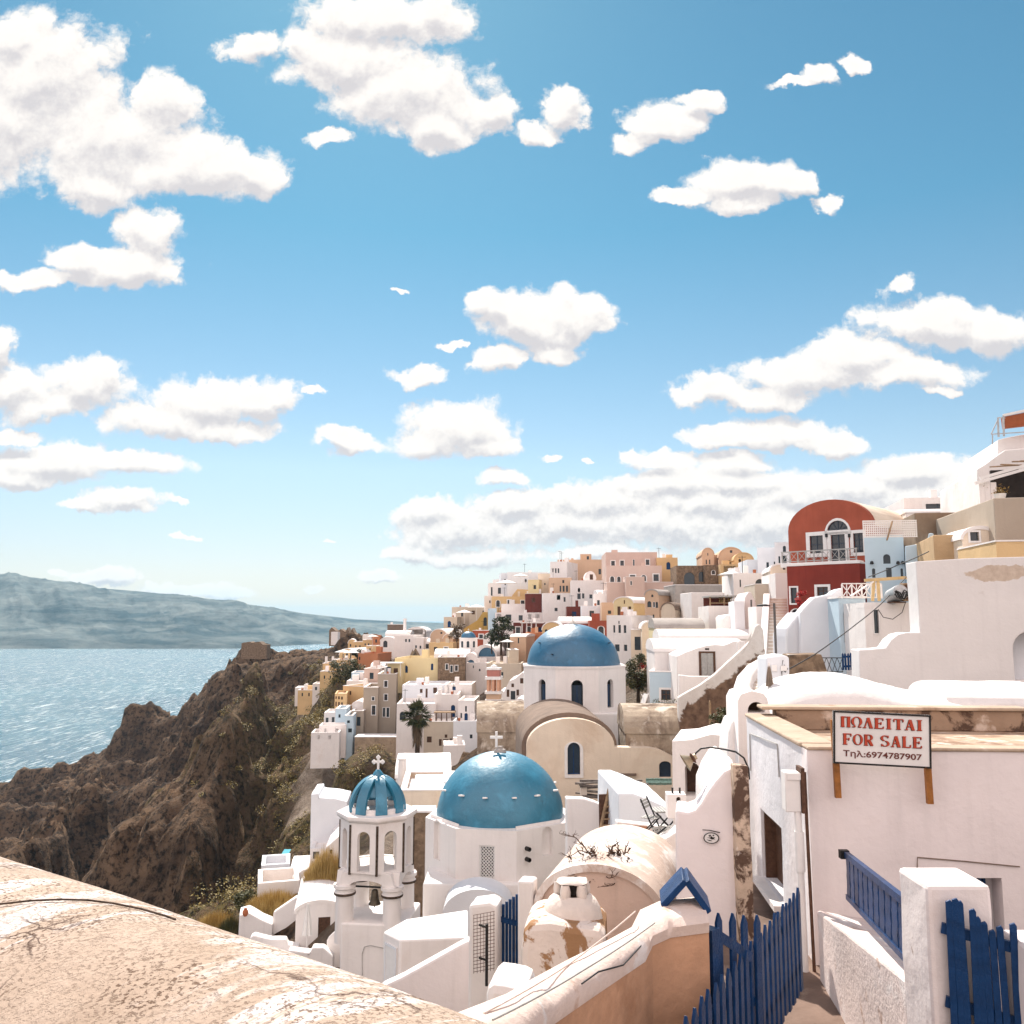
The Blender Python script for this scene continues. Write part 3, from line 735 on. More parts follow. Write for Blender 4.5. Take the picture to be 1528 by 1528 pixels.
H('white_villa', 'angular white villa with small windows beside the red house', 1131, 1160, 817, 862, 92, 8, 'white2', -16, wins=[('n', 1143.5, 839, 1147.5, 848), ('n', 1154.5, 838, 1159, 842)])
H('white_villa', 'tall white villa with a pointed window at the left of the red house', 1157, 1182, 809, 850, 87, 8, 'white2', -18, wins=[('A', 1168, 814.5, 1173, 824.5), ('n', 1161.5, 830, 1164.5, 841), ('n', 1168, 829, 1174, 840)])
H('white_house', 'white terrace house with a wide arch below the angular villa', 1095, 1162, 855, 890, 82, 7, 'white', -5, wins=[('A', 1127, 864, 1141, 876), ('n', 1103.5, 865, 1106, 876), ('n', 1150, 864, 1153.5, 870)])
H('white_house', 'small gabled cream house touching the red house', 1150, 1180, 842, 876, 74, 6, 'cream', -10, 'vault', ys=852, wins=[('A', 1168, 844, 1172, 850)])
H('white_house', 'white block with a swept side just left of the red house', 1158, 1180, 855, 892, 68, 6, 'white', -6)
H('stone_block', 'stained cream block with a white rim below the wide arch', 1127, 1152, 872, 894, 71, 5, 'beige', -5, cat='outbuilding')
H('white_wall', 'long low grey-white retaining wall on the slope below the arcade', 1008, 1100, 873, 890, 104, 6, 'greyroof', 3, 'slab', cat='wall')
H('white_wall', 'long white parapet wall behind the open cafe', 1032, 1130, 884, 900, 88, 5, 'white', 2, 'slab', cat='wall')
# --- right centre
H('yellow_house', 'yellow house with an arch gable and three brown shuttered doors', 916, 946, 891, 946, 108, 11, 'yellow', -30, 'vault', ys=900, roof='white', wins=[('D', 921, 905, 926, 918), ('D', 929.5, 906, 935, 919), ('D', 937.5, 905, 942, 917), ('D', 930.5, 895.5, 932.5, 901)])
H('orange_house', 'orange house with an ornate arched gable and a balcony', 963, 984, 880, 940, 104, 13, 'peach', -32, 'vault', ys=888, roof='greyroof', wins=[('A', 965.5, 897, 972, 906), ('a', 974.5, 898, 977.5, 906), ('A', 978, 898, 982, 907), ('a', 966, 918, 969.5, 924), ('n', 973.5, 917, 976.5, 925), ('A', 971.5, 887, 975, 891)])
H('grey_vault', 'cream vault house with a brown roof and an air conditioner', 987, 1008, 900, 932, 92, 9, 'beige', -32, 'vault', ys=910, roof='brownroof', skirt=4)
H('white_house', 'white house with three tall windows in a row beside the big dome', 906, 943, 918, 986, 84, 8, 'white', -24, roof='white', wins=[('n', 915, 933, 918, 944), ('n', 922.5, 932.5, 926.5, 944.5), ('n', 930.5, 933, 934.5, 944.5), ('n', 922.5, 926.5, 924.5, 931), ('n', 917.5, 961.5, 924.5, 972), ('n', 931, 962, 936, 971.5)])
H('cream_house', 'blank cream house right of the white house with three windows', 942, 970, 940, 988, 80, 6, 'cream', -10, roof='white')
H('cream_vault', 'small cream arched house behind the long white barrels', 958, 982, 928, 960, 78, 6, 'cream', -6, 'vault', ys=938, roof='white', wins=[('n', 971, 932, 974.5, 938), ('D', 969, 942, 972, 954)])
H('yellow_vault', 'long grey barrel roof on a yellow wall with a skylight', 978, 1052, 922, 962, 70, 5, 'yellow', -3, 'vaultx', ys=937, roof='greyroof')
H('white_barrel', 'long low white barrel roofed house, upper of two', 985, 1126, 939, 975, 61, 5, 'white', -4, 'vaultx', ys=953, roof='white')
H('white_barrel', 'long white barrel roofed house with a vent hole, lower of two', 977, 1112, 954, 1008, 55, 6, 'white', -4, 'vaultx', ys=972, roof='white', wins=[('o', 991, 968.5, 998, 973)])
H('cafe_wall', 'grey-white house under the open rooftop cafe', 1058, 1098, 904, 940, 72, 6, 'white', -4, wins=[('n', 1071.5, 925, 1079, 932)])
H('white_house', 'white block with a pale roof in front of the rooftop cafe house', 1080, 1104, 916, 946, 66, 5, 'white', -6, 'outline', outl=[(1080, 946), (1104, 946), (1104, 918), (1097, 916), (1084, 918), (1080, 922)])
H('white_tower', 'slim white tower house with a sharp top left of the stairs', 1097, 1112, 897, 944, 63, 4, 'white2', -8)
H('white_tower', 'taller white tower house with a pointed ridge beside the stairs', 1110, 1129, 883, 942, 64, 5, 'white', -6, 'outline', outl=[(1110, 942), (1129, 942), (1128, 900), (1121, 884), (1117, 883), (1111, 892)])
H('cistern', 'round topped white chimney house with a black vent', 1130, 1149, 905, 946, 57, 3, 'white', -5, cat='chimney')
# --- red house, blue house, walls on the right
H('red_house', 'lower storey of the arched red house with white window frames', 1177, 1287, 842, 936, 53, 9, 'darkred', -44, 'slab', roof='white', wins=[('W', 1179.5, 877, 1190, 900), ('W', 1219, 876, 1236, 889), ('a', 1181.5, 909, 1194.5, 932)], skirt=4)
H('red_house', 'arched red facade with a blue fanlight door and a balcony', 1178, 1306, 745, 843, 54.2, 11, 'red', -44, 'vault', ys=788, inset=.5, roof='cream', wins=[('g', 1208, 800, 1229, 825), ('g', 1239.5, 797.5, 1262.5, 838), ('g', 1273, 796, 1289, 824), ('F', 1233.5, 778, 1266, 792.5)], skirt=1)
H('blue_house', 'light blue house with a pointed window beside the red house', 1293, 1352, 799, 880, 44, 6, 'skyblue', -23, roof='skyblue', wins=[('A', 1317.5, 827, 1329, 841), ('A', 1301, 848, 1306.5, 862), ('n', 1322, 847, 1331, 862), ('A', 1343.5, 848, 1348, 860)])
H('blue_house', 'light blue side wing with a raised corner', 1350, 1397, 797, 842, 42.5, 5, 'skyblue', -24, 'outline', outl=[(1350, 842), (1397, 842), (1393, 796), (1386, 796), (1384, 809), (1350, 815)])
H('blue_house', 'blue-grey house with a big arched niche beside the curved wall', 1255, 1296, 892, 980, 39, 5, 'skyblue', -6, 'slab', wins=[('V', 1258.5, 905, 1288, 960)])
H('cream_house', 'cream block with a tall brown window below the barrel', 1293, 1374, 899, 970, 36, 5, 'white', -5, roof='white', wins=[('W', 1303, 910, 1312, 945)])
H('ochre_house', 'sandy ochre house with a yellow door below the brown wall', 1395, 1496, 797, 846, 38, 5, 'sand', -16, 'slab', roof='sand', wins=[('Y', 1456, 812, 1468, 832)])
H('arched_dormer', 'cream dormer with a double window under a wavy white gable', 1436, 1490, 788, 808, 37, 2.5, 'cream', -8, 'vault', ys=804, cat='dormer', wins=[('W', 1447, 794, 1461, 807)])
H('brown_wall', 'long weathered brown wall below the hilltop houses', 1366, 1487, 764, 800, 44, 3, 'brownplaster', -12, 'slab', roof='brownplaster', cat='wall')
H('white_house', 'long white building with glass windows on the hilltop', 1350, 1464, 742, 770, 62, 6, 'white', -10, 'slab', wins=[('g', 1381, 752, 1418, 759), ('g', 1420, 751, 1434, 760), ('g', 1438, 750, 1454, 760)])
H('white_barrel', 'pinkish white barrel roof on the hilltop behind the brown wall', 1352, 1428, 755, 772, 56, 5, 'white', -10, 'vaultx', ys=764)
H('ochre_house', 'yellow wall house at the far right edge with a white rim', 1488, 1534, 808, 836, 33, 4, 'ochre', -8, roof='white')
H('grey_house', 'grey rough plastered house corner at the right edge', 1487, 1560, 742, 812, 36, 8, 'taupe', -10, 'slab', roof='taupe')
# --- church group, middle
H('weathered_vault', 'weathered brown barrel vault right of the big domed church', 934, 1018, 1056, 1112, 48.6, 5, 'weathered', -2, 'vaultx', ys=1094, skirt=1.5, roof='weathered', cat='church')
H('weathered_vault', 'weathered barrel vault with dark stains left of the big dome', 712, 784, 1052, 1110, 58.5, 6, 'weathered', 2, 'vaultx', ys=1092, roof='weathered', cat='church')
H('blue_house', 'small pale blue house with one dark window above the planters', 970, 1012, 1003, 1056, 53.9, 4, 'skyblue', -14, skirt=6, wins=[('W', 986.5, 1029, 1001, 1045)])
H('white_house', 'white house with a yellow edged roof left of the near dome', 590, 672, 1140, 1186, 47, 6, 'white', 5, 'vaultx', ys=1160, roof='white')
H('white_barrel', 'small white barrel roof in front of the yellow edged house', 618, 676, 1164, 1186, 44, 4, 'white', 2, 'vaultx', ys=1178, roof='white')
H('cream_house', 'cream house with stepped flat roofs between bell tower and near dome', 597, 668, 1180, 1262, 41, 5, 'cream', 4, roof='white')
H('stone_wall', 'speckled brown stone wall between the bell tower and the near dome', 612, 648, 1212, 1290, 38.5, 1, 'stone', 3, 'slab', cat='wall')
# --- right foreground middle
H('white_house', 'white house with an arched brown doorway and a wall lamp', 1003, 1082, 1098, 1216, 22, 2.4, 'white', -16, 'outline', outl=[(1003, 1216), (1082, 1216), (1082, 1098), (1061, 1096), (1032, 1104), (1003, 1106)], wins=[('V', 1021.5, 1137, 1045, 1189)])
H('white_barrel', 'white barrel vault roof at the right edge below the big wall', 1419, 1560, 1022, 1062, 19.5, 2.5, 'white', -5, 'vaultx', ys=1056, roof='white')

# ------------------------------------------------------------------ terrain: one sheet through the feet of the houses and the points of the cliff
CLIFF = [  # px, py, D of points seen on the cliff
 (350,972,262),(310,1022,272),(190,1090,292),(120,1150,305),(60,1187,312),(0,1196,318),(-80,1215,322),
 (420,958,252),(480,946,242),(520,944,236),(395,985,240),(430,1000,225),(470,1000,200),
 (330,1080,245),(250,1150,255),(170,1200,262),(90,1240,262),(0,1260,262),
 (400,1060,205),(360,1120,205),(290,1180,212),(200,1250,218),(90,1300,218),(0,1300,215),
 (440,1060,178),(430,1120,160),(390,1190,160),(320,1260,165),(240,1320,165),(120,1370,165),(0,1390,165),
 (470,1110,130),(450,1160,118),(500,1130,120),(420,1240,112),(370,1320,110),(300,1390,108),(180,1450,105),(0,1500,100),
 (520,1150,105),(480,1200,88),(450,1250,82),(430,1290,74),(380,1350,66),(330,1400,62),(250,1480,58),(100,1560,55),
 (470,1107,112),(486,1107,112),(502,1107,112),(480,1098,115),(510,1098,115),(860,1205,47),(940,1205,45),(1000,1205,43),(960,1205,49),(960,1180,54),(800,1205,48),(880,1240,42),(820,1260,38),(960,1260,40),(1000,1240,34),
 (400,1352,44),(430,1332,47),(450,1446,39),(500,1450,37),(380,1412,42),(410,1314,51),(470,1320,46),(490,1290,49),
 (560,1180,90),(600,1170,95),(640,1150,100),
 (330,1385,48),(380,1440,42),(420,1440,40),(300,1480,40),(480,1440,36),(200,1560,36),
]
def terrain():
    pts = []
    for h in HOUSES:
        for px in (h['x0'], h['x1']):
            p = P(px, h['yb'], h['D']); drop = 1.2 + h['D'] * .012
            pts.append((p.x, p.y + .6, p.z - drop))
            c = math.cos(R(h['rot'])); s_ = -math.sin(R(h['rot']))
            pts.append((p.x + s_ * h['dep'], p.y + c * h['dep'], p.z - drop + .4))
    for c in CLIFF:
        p = P(*c); pts.append((p.x, p.y, p.z))
    # ground near and behind the camera, sea floor left and behind, back of the ridge
    pts += [(-3, 4, -5.5), (3, 4, -4.2), (9, 8, -4.6), (14, 9, -4.6), (3, 12, -6.0), (-2, 12, -8.5), (-9, 10, -11), (-16, 12, -17),
            (0, 20, -11.5), (5, 20, -9.5), (-6, 24, -15.5), (-4, 34, -17.0), (2, 32, -15.5), (8, 36, -12.5), (3, 46, -14.5), (-3, 48, -16.5), (14, 14, -5.5), (20, 20, -5), (24, 28, -3), (16, 26, -6.5), (4, 26, -11), (1, 40, -16), (7, 44, -13), (10, 30, -9),
            (-30, 16, -30), (-45, 30, -40), (-60, 20, -60), (-80, 50, -72), (-120, 80, -80), (-160, 120, -84), (-200, 200, -90), (-220, 300, -95), (-260, 380, -95),
            (-120, 390, -95), (-60, 380, -88), (0, 380, -80), (60, 350, -70), (-90, 330, -78), (-60, 310, -60), (-10, 290, -45), (40, 270, -30),
            (60, 200, -5), (90, 160, 2), (90, 100, 8), (70, 70, 9), (50, 50, 8), (120, 220, -30), (150, 120, -8), (60, 30, 6), (40, 10, 3), (-5, -20, -3), (60, -20, 5), (-60, -20, -70), (160, 20, 0), (160, 300, -70)]
    pts = np.array(pts)
    # merge points closer than 1 m, keep the lower
    pts = pts[np.argsort(pts[:, 2])]
    keep = []
    for p in pts:
        if all((p[0] - k[0]) ** 2 + (p[1] - k[1]) ** 2 > (1.5 + .045 * abs(p[1])) ** 2 for k in keep): keep.append(p)
    pts = np.array(keep)
    xy, z = pts[:, :2], pts[:, 2]
    d = np.sqrt(((xy[:, None] - xy[None]) ** 2).sum(-1))
    A = -d - np.eye(len(d)) * .6
    n = len(d)
    S = np.zeros((n + 1, n + 1)); S[:n, :n] = A; S[:n, n] = 1; S[n, :n] = 1
    w = np.linalg.solve(S, np.append(z, 0))
    def height(x, y):
        out = np.zeros(x.shape)
        flat = np.stack([x.ravel(), y.ravel()], 1)
        res = np.empty(len(flat))
        for i in range(0, len(flat), 20000):
            q = flat[i:i + 20000]
            res[i:i + 20000] = -np.sqrt(((q[:, None] - xy[None]) ** 2).sum(-1)) @ w[:n] + w[n]
        return res.reshape(x.shape)
    return height
HEIGHT0 = terrain()
hx = np.array([[h_['x0'], h_['yb'], h_['D']] for h_ in HOUSES] + [[h_['x1'], h_['yb'], h_['D']] for h_ in HOUSES])
HPTS = np.array([tuple(P(*r_))[:2] for r_ in hx])

def town_mask(x, y):
    """1 inside the village, 0 on the bare cliff"""
    flat = np.stack([x.ravel(), y.ravel()], 1); res = np.empty(len(flat))
    for i in range(0, len(flat), 20000):
        q = flat[i:i + 20000]
        res[i:i + 20000] = np.sqrt(((q[:, None] - HPTS[None]) ** 2).sum(-1)).min(1)
    r = 1 - np.clip((res.reshape(x.shape) - 2) / 3.5, 0, 1)
    return np.maximum(r, np.clip((x - (-7 - .02 * y)) / 3, 0, 1) * (y < 60))

def cliff_z(x, y):
    z = HEIGHT0(x, y)
    t = town_mask(x, y)
    rough = 1 - t
    # ravines running down towards the sea (-x), ledges, boulders
    wx = x + 10 * (fbm(x / 30, y / 30, 3, 5) - .5); wy = y + 26 * (fbm(x / 38, y / 38, 4, 9) - .5)
    crest = np.clip((-z - 5) / 22, 0, 1)
    near = np.clip((y - 60) / 60, 0, 1) * (.35 + .65 * crest)
    # spurs with a steep side towards us and a long gentle back: a saw-tooth across y, broken up by noise
    s = (y + .55 * x + 30 * (fbm(x / 46, y / 46, 4, 13) - .5)) / 46.0
    fs_ = s - np.floor(s)
    saw = np.where(fs_ < .82, fs_ / .82, (1 - fs_) / .18)
    hgt = .35 + .9 * _hash(np.floor(s).astype(np.int64), np.floor(s).astype(np.int64) * 0 + 3, 5)
    z = z - rough * near * (saw * hgt) * 17 + rough * near * 7
    # and spurs that break off to the right, so their broken side lies in shade
    s2 = (x + .28 * y + 24 * (fbm(x / 40 + 9, y / 30, 4, 113) - .5)) / 34.0
    f2 = s2 - np.floor(s2)
    saw2 = np.where(f2 < .84, f2 / .84, (1 - f2) / .16)
    h2 = .5 + .7 * _hash(np.floor(s2).astype(np.int64), np.floor(s2).astype(np.int64) * 0 + 8, 9)
    z = z + rough * near * (saw2 * h2 * 15 - 7) * np.clip((268 - y) / 70, .22, 1)
    rav = ridged(wx / 70, wy / 18, 4, 3, .5)
    z = z + rough * (rav - .64) * 17 * near
    b1 = ridged(x / 11 + 3 * (fbm(x / 8, y / 8, 3, 8) - .5), y / 9, 5, 21, .6)
    z = z + rough * (b1 - .62) * 8 * np.clip((y - 40) / 50, .12, 1) * (.5 + .5 * crest)
    z = z + rough * (ridged(x / 3.2, y / 3.2, 3, 51, .6) - .6) * 3.0 * np.clip((y - 40) / 50, .2, 1)
    step = 9.0
    k = z / step + 1.6 * (fbm(x / 22, y / 22, 4, 61) - .5); fz = k - np.floor(k)
    zt = z + ((np.clip((fz - .40) / .30, 0, 1)) - fz) * step
    z = z + rough * .40 * (zt - z) * np.clip((y - 40) / 50, .1, 1)
    return z

def grid_mesh(name, X, Y, Z, mat, attrs=None):
    ny, nx = X.shape
    me = bpy.data.meshes.new(name)
    v = np.stack([X, Y, Z], -1).reshape(-1, 3)
    idx = np.arange(nx * ny).reshape(ny, nx)
    f = np.stack([idx[:-1, :-1], idx[:-1, 1:], idx[1:, 1:], idx[1:, :-1]], -1).reshape(-1, 4)
    me.from_pydata(v.tolist(), [], f.tolist())
    for k, a in (attrs or {}).items():
        at = me.attributes.new(k, 'FLOAT', 'POINT'); at.data.foreach_set('value', a.ravel().astype(np.float32))
    me.shade_smooth()
    me.materials.append(mat)
    o = bpy.data.objects.new(name, me); COL.objects.link(o)
    return o

def cliff_material():
    m, nt, b = new_mat('volcanic_rock'); q = NB(nt)
    co = q.co('Object')
    n1 = q.noise(co, .11, 8, .65, .6); n2 = q.noise(co, .9, 8, .7); n3 = q.noise(q.co('Object', (.05, .05, .9)), 1.0, 6, .6, .8)
    c = q.mix(q.rng(n1, .35, .65), (.052, .031, .021), (.215, .138, .085))
    c = q.mix(q.rng(n3, .54, .64, 0, .35), c, (.20, .13, .085))
    c = q.mix(q.rng(n2, .47, .60, 0, .9), c, (.012, .008, .006))  # near-black flecks put deep crevice shadow into the rock colour
    at = q.n('ShaderNodeAttribute', attribute_name='scrub')
    gs = q.noise(co, 1.6, 6, .7)
    gm = q.m('MULTIPLY', at.outputs['Fac'], q.rng(gs, .40, .56))
    c = q.mix(q.m('MULTIPLY', gm, .55), c, q.mix(q.rng(q.noise(co, 2.6, 4, .6), .35, .65), (.045, .048, .016), (.21, .17, .055)))
    tw = q.n('ShaderNodeAttribute', attribute_name='town')
    pv = q.noise(co, .6, 6, .6)
    c = q.mix(tw.outputs['Fac'], c, q.mix(q.rng(pv, .35, .65), (.15, .11, .08), (.34, .275, .22)))
    q.l(c, b.inputs['Base Color']); b.inputs['Roughness'].default_value = .95; b.inputs['Specular IOR Level'].default_value = .1
    h = q.m('MULTIPLY_ADD', q.noise(co, .5, 8, .7), 2.5, q.noise(co, 3.2, 6, .65))
    q.l(q.bump(h, .9, .5), b.inputs['Normal'])
    return m

def build_terrain():
    xs = np.concatenate([np.arange(-300, -150, 2.5), np.arange(-150, -12, .8), np.arange(-12, 60, 1.5), np.arange(60, 190, 5)])
    ys = np.concatenate([np.arange(-25, 30, 3), np.arange(30, 330, .9), np.arange(330, 400, 4)])
    X, Y = np.meshgrid(xs, ys)
    Z = cliff_z(X, Y)
    T = town_mask(X, Y)
    cl = np.array([tuple(P(*c)) for c in [(450,1045,180),(480,1070,165),(430,1090,170),(460,1130,140),(420,1150,150),(500,1050,150),(520,1130,118),(470,1190,105),(440,1110,165),(500,1100,130),(300,1370,60),(330,1330,70),(400,1320,75),(300,1290,150)]])
    dist = np.full(X.shape, 1e9)
    for c in cl: dist = np.minimum(dist, np.hypot((X - c[0]), (Y - c[1])))
    S = np.clip(1.3 - dist / 14, 0, 1) * (1 - T)
    o = grid_mesh('terrain', X, Y, Z, cliff_material(), {'town': T, 'scrub': S})
    return struct(o)
TERRAIN = build_terrain()

# ------------------------------------------------------------------ sea
def sea_material():
    m, nt, b = new_mat('sea_water'); q = NB(nt)
    co = q.co('Object')
    n = q.noise(co, .004, 4, .55)
    base = q.mix(q.rng(n, .3, .7), (.015, .085, .135), (.030, .135, .185))
    # whitecaps, plus sun glitter painted in as white flecks, drawn out along the swell
    f1 = q.noise(q.co('Object', (.55, .062, 1)), 1.0, 3, .6, .2)
    f2 = q.noise(q.co('Object', (.10, .012, 1)), 1.0, 4, .6)
    f3 = q.noise(q.co('Object', (.16, .020, 1)), 1.0, 3, .65)
    foam_glitter = q.m('ADD', q.m('MULTIPLY', q.rng(f1, .555, .65), q.rng(f2, .40, .60)), q.m('MULTIPLY', q.rng(f3, .62, .70), .8), clamp=True)
    q.l(q.mix(foam_glitter, base, (.80, .82, .80)), b.inputs['Base Color'])
    q.l(q.rng(foam_glitter, 0, 1, .25, .8), b.inputs['Roughness'])
    b.inputs['IOR'].default_value = 1.33
    a = q.noise(q.co('Object', (.45, .09, 1)), 1.0, 4, .65, .3)
    c = q.noise(q.co('Object', (.06, .02, 1)), 1.0, 5, .6, .3)
    h = q.m('MULTIPLY_ADD', c, 4.0, a)
    q.l(q.bump(h, 1.0, 3.2), b.inputs['Normal'])
    return m
sea = MB().add([(-30000, -8000, SEA_Z), (30000, -8000, SEA_Z), (30000, 42000, SEA_Z), (-30000, 42000, SEA_Z)], [(0, 1, 2, 3)]).build('sea', sea_material())
struct(sea)

# ------------------------------------------------------------------ island across the water
def island():
    prof = [(-200, 838), (-60, 850), (0, 857), (60, 865), (120, 876), (200, 882), (300, 893), (400, 906), (450, 915), (530, 924), (600, 927.5), (680, 930)]
    px = np.linspace(-200, 680, 420); rows = np.linspace(0, 1, 46)
    X = np.zeros((len(rows), len(px))); Y = X.copy(); Z = X.copy()
    top = np.interp(px, [p[0] for p in prof], [p[1] for p in prof])
    for i, a in enumerate(px):
        r = P(a, 967, 1.0)
        D0 = 2150 + max(0, a - 350) * 3.2
        D1 = 2950 + max(0, a - 350) * 2.4
        zt = P(a, top[i], D1).z
        D = D0 + (D1 - D0) * rows
        u = a / 1300 * 2600
        g = ridged(u / 230 + .5 * rows, rows * 1.3, 5, 44, .55)
        prof_z = np.interp(rows, [0, .05, .28, .40, .62, .75, 1], [0, .14, .36, .58, .74, .90, 1.0])
        dz = (g - .62) * 120 * np.sin(np.pi * np.clip(rows, 0, 1)) * min(1, max(.12, (zt + 70) / 200))
        Z[:, i] = SEA_Z - 1 + (zt - SEA_Z + 1) * prof_z + dz + (fbm(np.full_like(rows, u / 30), rows * 16, 4, 70) - .5) * 24 * np.sin(np.pi * rows) * min(1, (zt + 70) / 150)
        X[:, i] = P(a, 967, 1).x * D; Y[:, i] = D
    # land falls away behind the ridge
    Xb, Yb = X[-1:] * 1.25, Y[-1:] * 1.25
    X = np.concatenate([X, Xb]); Y = np.concatenate([Y, Yb]); Z = np.concatenate([Z, np.full_like(Xb, SEA_Z - 5)])
    m, nt, b = new_mat('island_rock'); q = NB(nt)
    co = q.co('Object')
    n1 = q.noise(q.co('Object', (.004, .004, .03)), 1.0, 7, .65, .8); n2 = q.noise(co, .012, 7, .7)
    c = q.mix(q.rng(n1, .38, .62), (.030, .050, .058), (.20, .215, .20))
    c = q.mix(q.rng(n2, .5, .7, 0, .6), c, (.030, .042, .046))
    q.l(c, b.inputs['Base Color']); b.inputs['Roughness'].default_value = .95; b.inputs['Specular IOR Level'].default_value = .05
    q.l(q.bump(q.noise(co, .03, 6, .7), .8, 12), b.inputs['Normal'])
    return struct(grid_mesh('island_hills', X, Y, Z, m))
island()

# ------------------------------------------------------------------ haze
def haze():
    o = MB().box(-9000, 9000, -60, 12000, SEA_Z - 30, 165).build('haze', None)
    m = bpy.data.materials.new('sea_haze'); m.use_nodes = True
    nt = m.node_tree
    for n in list(nt.nodes): nt.nodes.remove(n)
    v = nt.nodes.new('ShaderNodeVolumePrincipled'); out = nt.nodes.new('ShaderNodeOutputMaterial')
    v.inputs['Color'].default_value = (.45, .78, 1.0, 1); v.inputs['Density'].default_value = HAZE_DENSITY; v.inputs['Anisotropy'].default_value = .2
    nt.links.new(v.outputs[0], out.inputs['Volume'])
    o.data.materials.append(m)
    return struct(o, 'stuff')
HAZE_DENSITY = .00009
haze()

# ------------------------------------------------------------------ house builder
def opening(kind, a, b, root, far):
    """parts that fill the wall opening a (x0,z0)-(x1,z1); returns the hole outline"""
    (x0, z1), (x1, z0) = a, b
    if x0 > x1: x0, x1 = x1, x0
    w, h = x1 - x0, z1 - z0
    if kind in 'Aa': hole = arched(x0, x1, z0, z1, None if h > w / 2 else h * .9)
    elif kind in 'VTF': hole = arched(x0, x1, z0, z1, min(w / 2, h * .98))
    elif kind == 'o': hole = [((x0 + x1) / 2 + w / 2 * math.cos(t * math.pi / 8), (z0 + z1) / 2 + h / 2 * math.sin(t * math.pi / 8)) for t in range(16)]
    else: hole = rect(x0, x1, z0, z1)
    fw = min(.16, w * .22)
    # white surround
    parent = root
    if kind in 'waWgF':
        out = grow(hole, fw if kind != 'g' else fw * 1.5)
        parent = MB().ring(out, hole, -.035, .06).build('window', M['frame'], root)
    nm = 'pane' if parent is not root else 'window'
    if kind in 'wnaAg':
        MB().prism(grow(hole, .02), .13, .17).build(nm, M['pane'], parent)
        if kind in 'wag' and w > .35:     # glazing bars
            g = MB(); t = .022
            g.box((x0 + x1) / 2 - t, (x0 + x1) / 2 + t, .10, .128, z0, z1)
            if h > w * .9:
                for k in ((.33, .66) if h > 1.6 * w else (.5,)): g.box(x0, x1, .105, .125, z0 + h * k - t, z0 + h * k + t)
            g.build('glazing_bar', M['shutter'] if kind == 'g' else M['brown'], parent)
    elif kind == 'F':
        MB().prism(grow(hole, .02), .13, .17).build('pane', M['pane'], parent)
        g = MB(); c = (x0 + x1) / 2
        for k in (30, 60, 90, 120, 150):
            g.bar((c, .11, z0), (c + w / 2 * math.cos(R(k)), .11, z0 + h * math.sin(R(k))), .035)
        g.build('glazing_bar', M['shutter'], parent)
    elif kind in 'DW':
        d = MB(); d.prism(grow(hole, .02), .11, .16)
        c = (x0 + x1) / 2
        nm2 = 'door' if h > 1.5 * w and kind == 'D' else ('shutter' if kind == 'D' else 'pane')
        mt = M['brown'] if kind == 'D' else M['pane']
        o = d.build(nm2, mt, parent)
        if w > .5:
            g = MB(); g.box(c - .02, c + .02, .085, .112, z0, z1); g.box(x0, x0 + .06, .08, .11, z0, z1); g.box(x1 - .06, x1, .08, .11, z0, z1)
            g.box(x0 + .06, x1 - .06, .088, .112, z1 - .07, z1)
            if kind == 'W': g.box(x0, x1, .09, .111, z0 + h * .5, z0 + h * .5 + .04)
            g.build('glazing_bar' if kind == 'W' else 'panel', M['brown'], o if parent is root else parent)
    elif kind == 'b':
        hole = arched(x0, x1, z0, z1, w / 2) if h > 1.3 * w else hole
        MB().prism(grow(hole, .02), .10, .15).build('shutter', M['bluepaint'], parent)
    elif kind == 'T':
        MB().prism(grow(hole, .02), .25, .3).build('tympanum', M['dome_far'], parent)
        return hole, .3
    elif kind == 'V':
        MB().prism(grow(hole, .02), .58, .62).build('niche', M['brown'] if w < 1.0 else M['white2'], parent)
        return hole, .6
    elif kind == 'Y':
        MB().prism(grow(hole, .02), .10, .15).build('door', M['mustard'], parent)
    elif kind == 'P':
        MB().box(x0 - .01, x1 + .01, .04, .08, z0, z1).build('pattern_panel', M['pebble'], parent)
        return hole, .08
    return hole, .2
M['pebble'] = None

def pebble():
    m, nt, b = new_mat('pebble_pattern'); q = NB(nt)
    v = q.n('ShaderNodeTexVoronoi', feature='DISTANCE_TO_EDGE'); v.inputs['Scale'].default_value = 2.6; q.l(q.co(), v.inputs['Vector'])
    q.l(q.mix(q.rng(v.outputs['Distance'], .06, .12), (.45, .34, .22), (.10, .06, .04)), b.inputs['Base Color'])
    b.inputs['Roughness'].default_value = .9
    return m
M['pebble'] = pebble()

